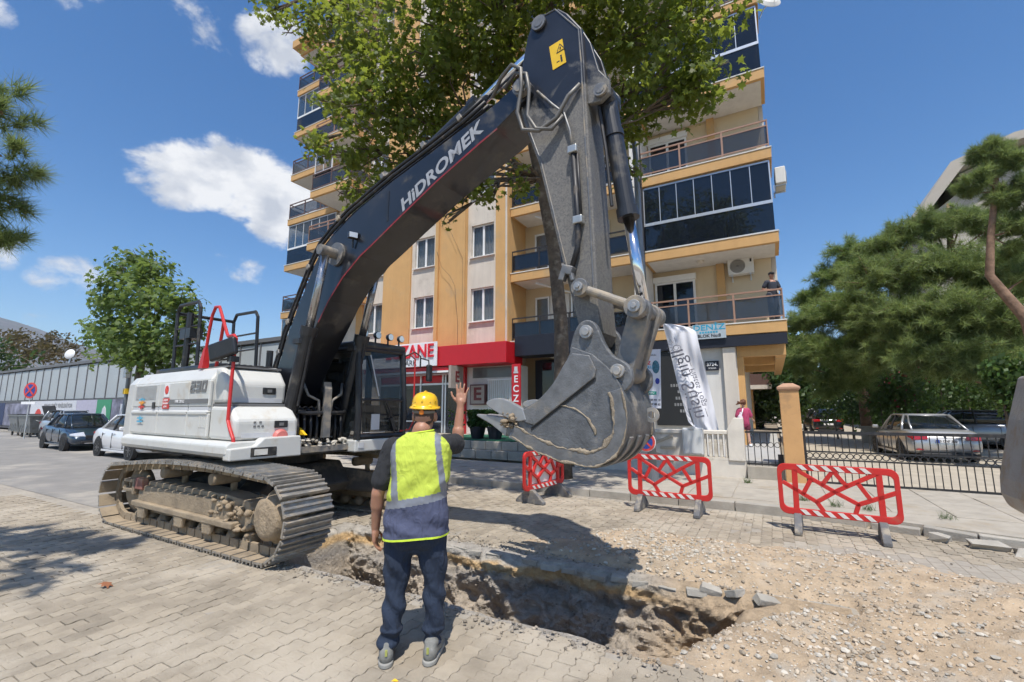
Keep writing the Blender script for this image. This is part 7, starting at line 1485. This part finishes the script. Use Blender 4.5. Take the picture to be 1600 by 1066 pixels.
# printed hoarding in front
hd=tag(empty('site_hoarding',(-38,13.2,0)),'printed banner hoarding in front of the panelled hall','hoarding')
b=MB(); b.box(-30,17,.0,.05,.1,2.25); b.build('boards','hoard_dark',hd)
mat('ban_white',(.62,.63,.66),.6,var=.05); mat('ban_green',(.06,.30,.16),.6); mat('ban_photo',(.20,.20,.26),.6,var=.7,scale=1.2); mat('ban_lilac',(.48,.46,.56),.6); mat('ban_navy',(.03,.045,.11),.6,var=.3)
for nm,m,x0,x1,z0,z1 in (('banner','ban_navy',-29.5,-20.5,.3,2.2),('banner','ban_photo',-20.4,-14.3,.3,2.15),('banner','ban_white',-14.1,-5.0,.35,2.3),('banner','ban_lilac',-4.98,-1.6,.35,2.3),('banner','ban_green',-1.58,.6,.35,2.3),('banner','ban_photo',.7,8.5,.2,2.3),('banner','ban_photo',8.6,16.5,.2,2.3)):
    b=MB(); b.box(x0,x1,-.03,-.01,z0,z1); b.build(nm,m,hd)
b=MB(); b.box(-10.2,-5.5,-.045,-.032,.45,.85); b.build('print_band','ban_green',hd)
b=MB(); b.lathe([(.02,0),(.75,0),(.75,.01),(.02,.01)],(-12.2,-.045,.95),24,'y'); b.build('print_emblem','red_ink',hd); text('print','PARK',.3,'white_ink',hd,(-12.2,-.06,.72),(R(90),0,0),ext=.002)
text('print','MAHALLEMİZ YENİLENİYOR',.42,'faded_letter',hd,(-8.4,-.05,1.92),(R(90),0,0),ext=.002); text('print','YENİ ÇALIŞMALARIMIZ SÜRÜYOR',.36,mat('print_blue',(.08,.13,.36),.6),hd,(-8.0,-.05,1.18),(R(90),0,0),ext=.002,off=.006)
b=MB(); b.prism([(-.75,.4),(.05,.4),(.05,1.2),(-.1,1.7),(-.35,1.9),(-.6,1.7),(-.75,1.2)],-.045,-.032); b.build('print_arch','ban_white',hd)
for x in (2.0,2.9): b=MB(); b.box(x,x+.35,-.045,-.032,.5,2.0); b.build('print_shape','ban_white',hd)
b=MB(); b.box(2.0,3.2,-.044,-.033,1.2,1.5); b.build('print_shape','ban_white',hd)
# refuse containers
def bin_(loc,rz,label,lid):
    t=tag(empty('refuse_container',loc,rz),label,'refuse container','refuse containers'); m=mat('zinc_bin',(.27,.28,.28),.5,metal=.5,var=.15,scale=4,dirt=(.2,.17,.13),damt=.2)
    b=MB(); b.loft([[(-.62,-.42,.25),(.62,-.42,.25),(.62,.42,.25),(-.62,.42,.25)],[(-.82,-.58,1.25),(.82,-.58,1.25),(.82,.58,1.25),(-.82,.58,1.25)]]); b.build('tub',m,t,bevel=.02)
    b=MB(); b.box(-.86,.86,-.62,.62,1.25,1.31); b.build('rim',m,t); b=MB()
    for k in range(4): b.obox((-.45+.3*k,-.50,.75),(.05,.04,.95),(R(-9),0,0))
    b.tube([(.84,-.3,1.0),(.95,-.2,.95),(.95,.2,.95),(.84,.3,1.0)],.03); b.build('rib',m,t)
    b=MB()
    if lid: b.obox((0,.55,1.58),(1.66,.05,.62),(R(18),0,0))
    else: b.box(-.84,.84,-.6,.6,1.315,1.36)
    b.build('lid',mat('lid_dark',(.05,.05,.055),.6),t)
    for x in (-.55,.55):
        for y in (-.35,.35): b=MB(); b.cyl((x,y-.03,.12),(x,y+.03,.12),.12,n=14); b.box(x-.03,x+.03,y-.04,y+.04,.12,.27); b.build('castor','rubber',t)
bin_((-39.4,10.3,0),R(4),'galvanised refuse container with its dark lid thrown open',True); bin_((-42.6,10.6,0),R(0),'galvanised refuse container with closed lid left of the open one',False)
ns=tag(empty('no_parking_sign',(-37.5,9.4,0)),'round no stopping sign on a thin post by the refuse containers','sign'); b=MB(); b.cyl((0,0,0),(0,0,3.0),.03); b.build('post','alu',ns)
b=MB(); b.cyl((0,-.05,2.75),(0,-.03,2.75),.46,n=28); b.build('disc','red_ink',ns,rot=(0,0,R(20))); b=MB(); b.cyl((0,-.06,2.75),(0,-.051,2.75),.35,n=28); b.build('field','sign_blue',ns,rot=(0,0,R(20))); b=MB(); b.obox((0,-.066,2.75),(.72,.006,.10),(0,R(45),0)); b.obox((0,-.074,2.75),(.72,.006,.10),(0,R(-45),0)); b.build('cross','red_ink',ns,rot=(0,0,R(20))); b=MB(); b.box(-.5,.5,-.06,-.04,1.95,2.1); b.build('sub_plate','white_ink',ns,rot=(0,0,R(20)))
up=tag(empty('utility_post',(-31.2,11.6,0)),'grey utility post with a white box in front of the hoarding','post'); b=MB(); b.cyl((0,0,0),(0,0,4.6),.09,n=10); b.build('shaft','galv',up); b=MB(); b.box(-.18,.18,-.2,.0,3.4,4.3); b.build('box','pvc',up); b=MB(); b.box(-.15,.15,-.12,.12,2.5,2.8); b.build('yellow_band','yellow_sticker',up)
kp=tag(empty('orange_pillar',(-25.2,11.8,0)),'orange plastered pillar with a lamp behind the excavator rear','pillar'); b=MB(); b.box(-.3,.3,-.3,.3,0,1.75); b.build('shaft','pillar_orange',kp); b=MB(); b.box(-.36,.36,-.36,.36,1.75,1.9); b.build('cap','cap_brown',kp); b=MB(); b.sphere((0,0,2.25),.22,14,10); b.cyl((0,0,1.9),(0,0,2.1),.06); b.build('lamp','plastic_dark',kp)
ds=tag(empty('satellite_dish',(-50.5,14.6,5.3)),'white satellite dish on the roof edge of the panelled hall','satellite dish'); b=MB(); b.lathe([(.42,0),(.4,.03),(.28,.1),(.1,.14),(.02,.15)],(0,0,0),22); b.build('reflector','pvc',ds,rot=(R(80),0,R(30)),loc=(0,0,.9)); b=MB(); b.tube([(0,0,0),(0,.1,.9)],.05); b.build('mast','alu',ds)
# dark clutter: low roofs and houses in the distance between body and boom
def house(loc,sx,sy,h,m,label,fl=2):
    t=tag(empty('distant_house',loc),label,'building','distant houses'); b=MB(); b.box(-sx/2,sx/2,-sy/2,sy/2,0,h); b.build('wall',m,t); b=MB(); b.box(-sx/2-.3,sx/2+.3,-sy/2-.3,sy/2+.3,h,h+.35); b.build('roof',mat('roof_grey',(.22,.22,.22),.8),t)
    n=int(sx/2.6)
    for f in range(fl):
        for k in range(n):
            x=-sx/2+sx*(k+.5)/n; z=h*(f+.35)/fl; b=MB(); b.box(x-.65,x+.65,-sy/2-.06,-sy/2-.01,z,z+1.3); o=b.build('window','dark_glass',t)
            b=MB(); b.box(x-.75,x+.75,-sy/2-.14,-sy/2-.061,z-.12,z-.02); b.build('sill','pvc',o)
    return t
house((-60,60,0),22,12,13.5,mat('h_grey',(.33,.33,.33),.9),'pale grey flat-roofed house in the distance left of the boom',4); house((-52,56,0),12,10,11,mat('h_blue',(.20,.26,.32),.9),'bluish flat-roofed house in the distance beside the boom',3); house((-75,52,0),20,12,9.5,mat('h_tan',(.30,.28,.24),.9),'low tan house in the distance behind the red handrail',3)
# tower crane jib
cr_=tag(empty('tower_crane',(-95,92,0)),'tower crane jib showing left of the apartment block','crane'); mat('crane_red',(.50,.22,.16),.6)
b=MB(); H_=58; 
b.box(-.9,.9,-.9,.9,0,H_); b.build('mast','crane_red',cr_)
b=MB(); L_=17
for k in range(18):
    x=-L_+k*1.9; b.tube([(x,0,H_+1.5),(x+.95,-.7,H_)],.10,4); b.tube([(x+.95,-.7,H_),(x+1.9,0,H_+1.5)],.10,4); b.tube([(x,0,H_+1.5),(x+.95,.7,H_)],.10,4)
b.tube([(-L_,-.7,H_),(L_,-.7,H_)],.14,5); b.tube([(-L_,.7,H_),(L_,.7,H_)],.14,5); b.tube([(-L_,0,H_+1.5),(L_,0,H_+1.5)],.14,5); tag(b.build('jib','crane_red',cr_),kind='stuff'); b=MB(); b.box(-L_-1.5,-L_+.3,-.9,.9,H_-1.2,H_+.6); b.build('counterweight','crane_red',cr_)
# far block beyond the path and the building at the right
b2=tag(empty('ochre_block',(-4,46,0)),'ochre block with white balconies beyond the passage','building'); b=MB(); b.box(-8,2.6,0,14,0,20); b.build('wall','plaster_yellow',b2)
for k in range(6):
    z=3.4+3*k; b=MB(); b.box(1.4,4.1,-1.2,8,z,z+.35); o=b.build('balcony','plaster_cream',b2); b=MB(); b.box(1.45,4.05,-1.15,-1.1,z+.35,z+1.3); b.build('railing','rail_brown',o); b=MB(); b.box(-1.0,.6,-.05,.0,z-2.0,z-.5); b.build('window','dark_glass',b2)
rb_=tag(empty('grey_block',(19.0,42,0)),'pale grey apartment block with a slanted gable behind the pines','building')
b=MB(); b.prism([(-8.2,0),(16,0),(16,21),(-3.5,19.2),(-6.2,18.2),(-6.2,17.0),(-8.2,15.4)],0,14); b.build('wall',mat('grey_plaster',(.46,.42,.36),.9,var=.06,scale=.7),rb_)
b=MB(); b.prism([(-8.5,15.3),(-6.3,18.3),(-3.4,19.4),(16,21.2),(16,21.7),(-3.6,19.95),(-6.9,18.75),(-8.9,15.6)],-1.2,14.2); b.build('eaves','grey_plaster',rb_)
for k in range(4):
    for j in range(5): b=MB(); b.box(-3+3.6*j,-1.4+3.6*j,-.06,-.01,4+3.4*k,5.6+3.4*k); b.build('window','dark_glass',rb_)
b=MB(); b.box(-1.2,.2,3,5,19.5,20.8); b.box(4,6.5,3,5,20.2,21.9); b.build('chimney','grey_plaster',rb_)
cw=tag(empty('court_wall',(5.0,28.6,0)),'low grey retaining wall under the pines behind the cars','wall'); b=MB(); b.box(-1.2,20,.0,.25,0,.75); b.build('panel','concrete',cw); b=MB(); b.box(-1.25,20,-.04,.29,.75,.83); b.build('coping','concrete',cw)
yh=tag(empty('ochre_house',(22,36,0)),'ochre wall showing between the trunks at the right','building'); b=MB(); b.box(-9,6,0,5,0,4.2); b.build('wall','plaster_yellow',yh); b=MB(); b.box(-9.3,6.3,-.3,5.3,4.2,4.5); b.build('roof','roof_grey',yh)
# ================================================================== AIR
b=MB(); b.box(-4400,3600,-420,4400,-9.6,470); hz_=b.build('haze',None); hz_['kind']='stuff'
hm_=bpy.data.materials.new('air'); hm_.use_nodes=True; t=hm_.node_tree; t.nodes.clear(); pv=t.nodes.new('ShaderNodeVolumePrincipled'); pv.inputs['Color'].default_value=(.72,.84,1,1); pv.inputs['Density'].default_value=.00013; pv.inputs['Anisotropy'].default_value=.2
mo=t.nodes.new('ShaderNodeOutputMaterial'); t.links.new(pv.outputs[0],mo.inputs['Volume']); hz_.data.materials.append(hm_); scene.cycles.volume_bounces=0
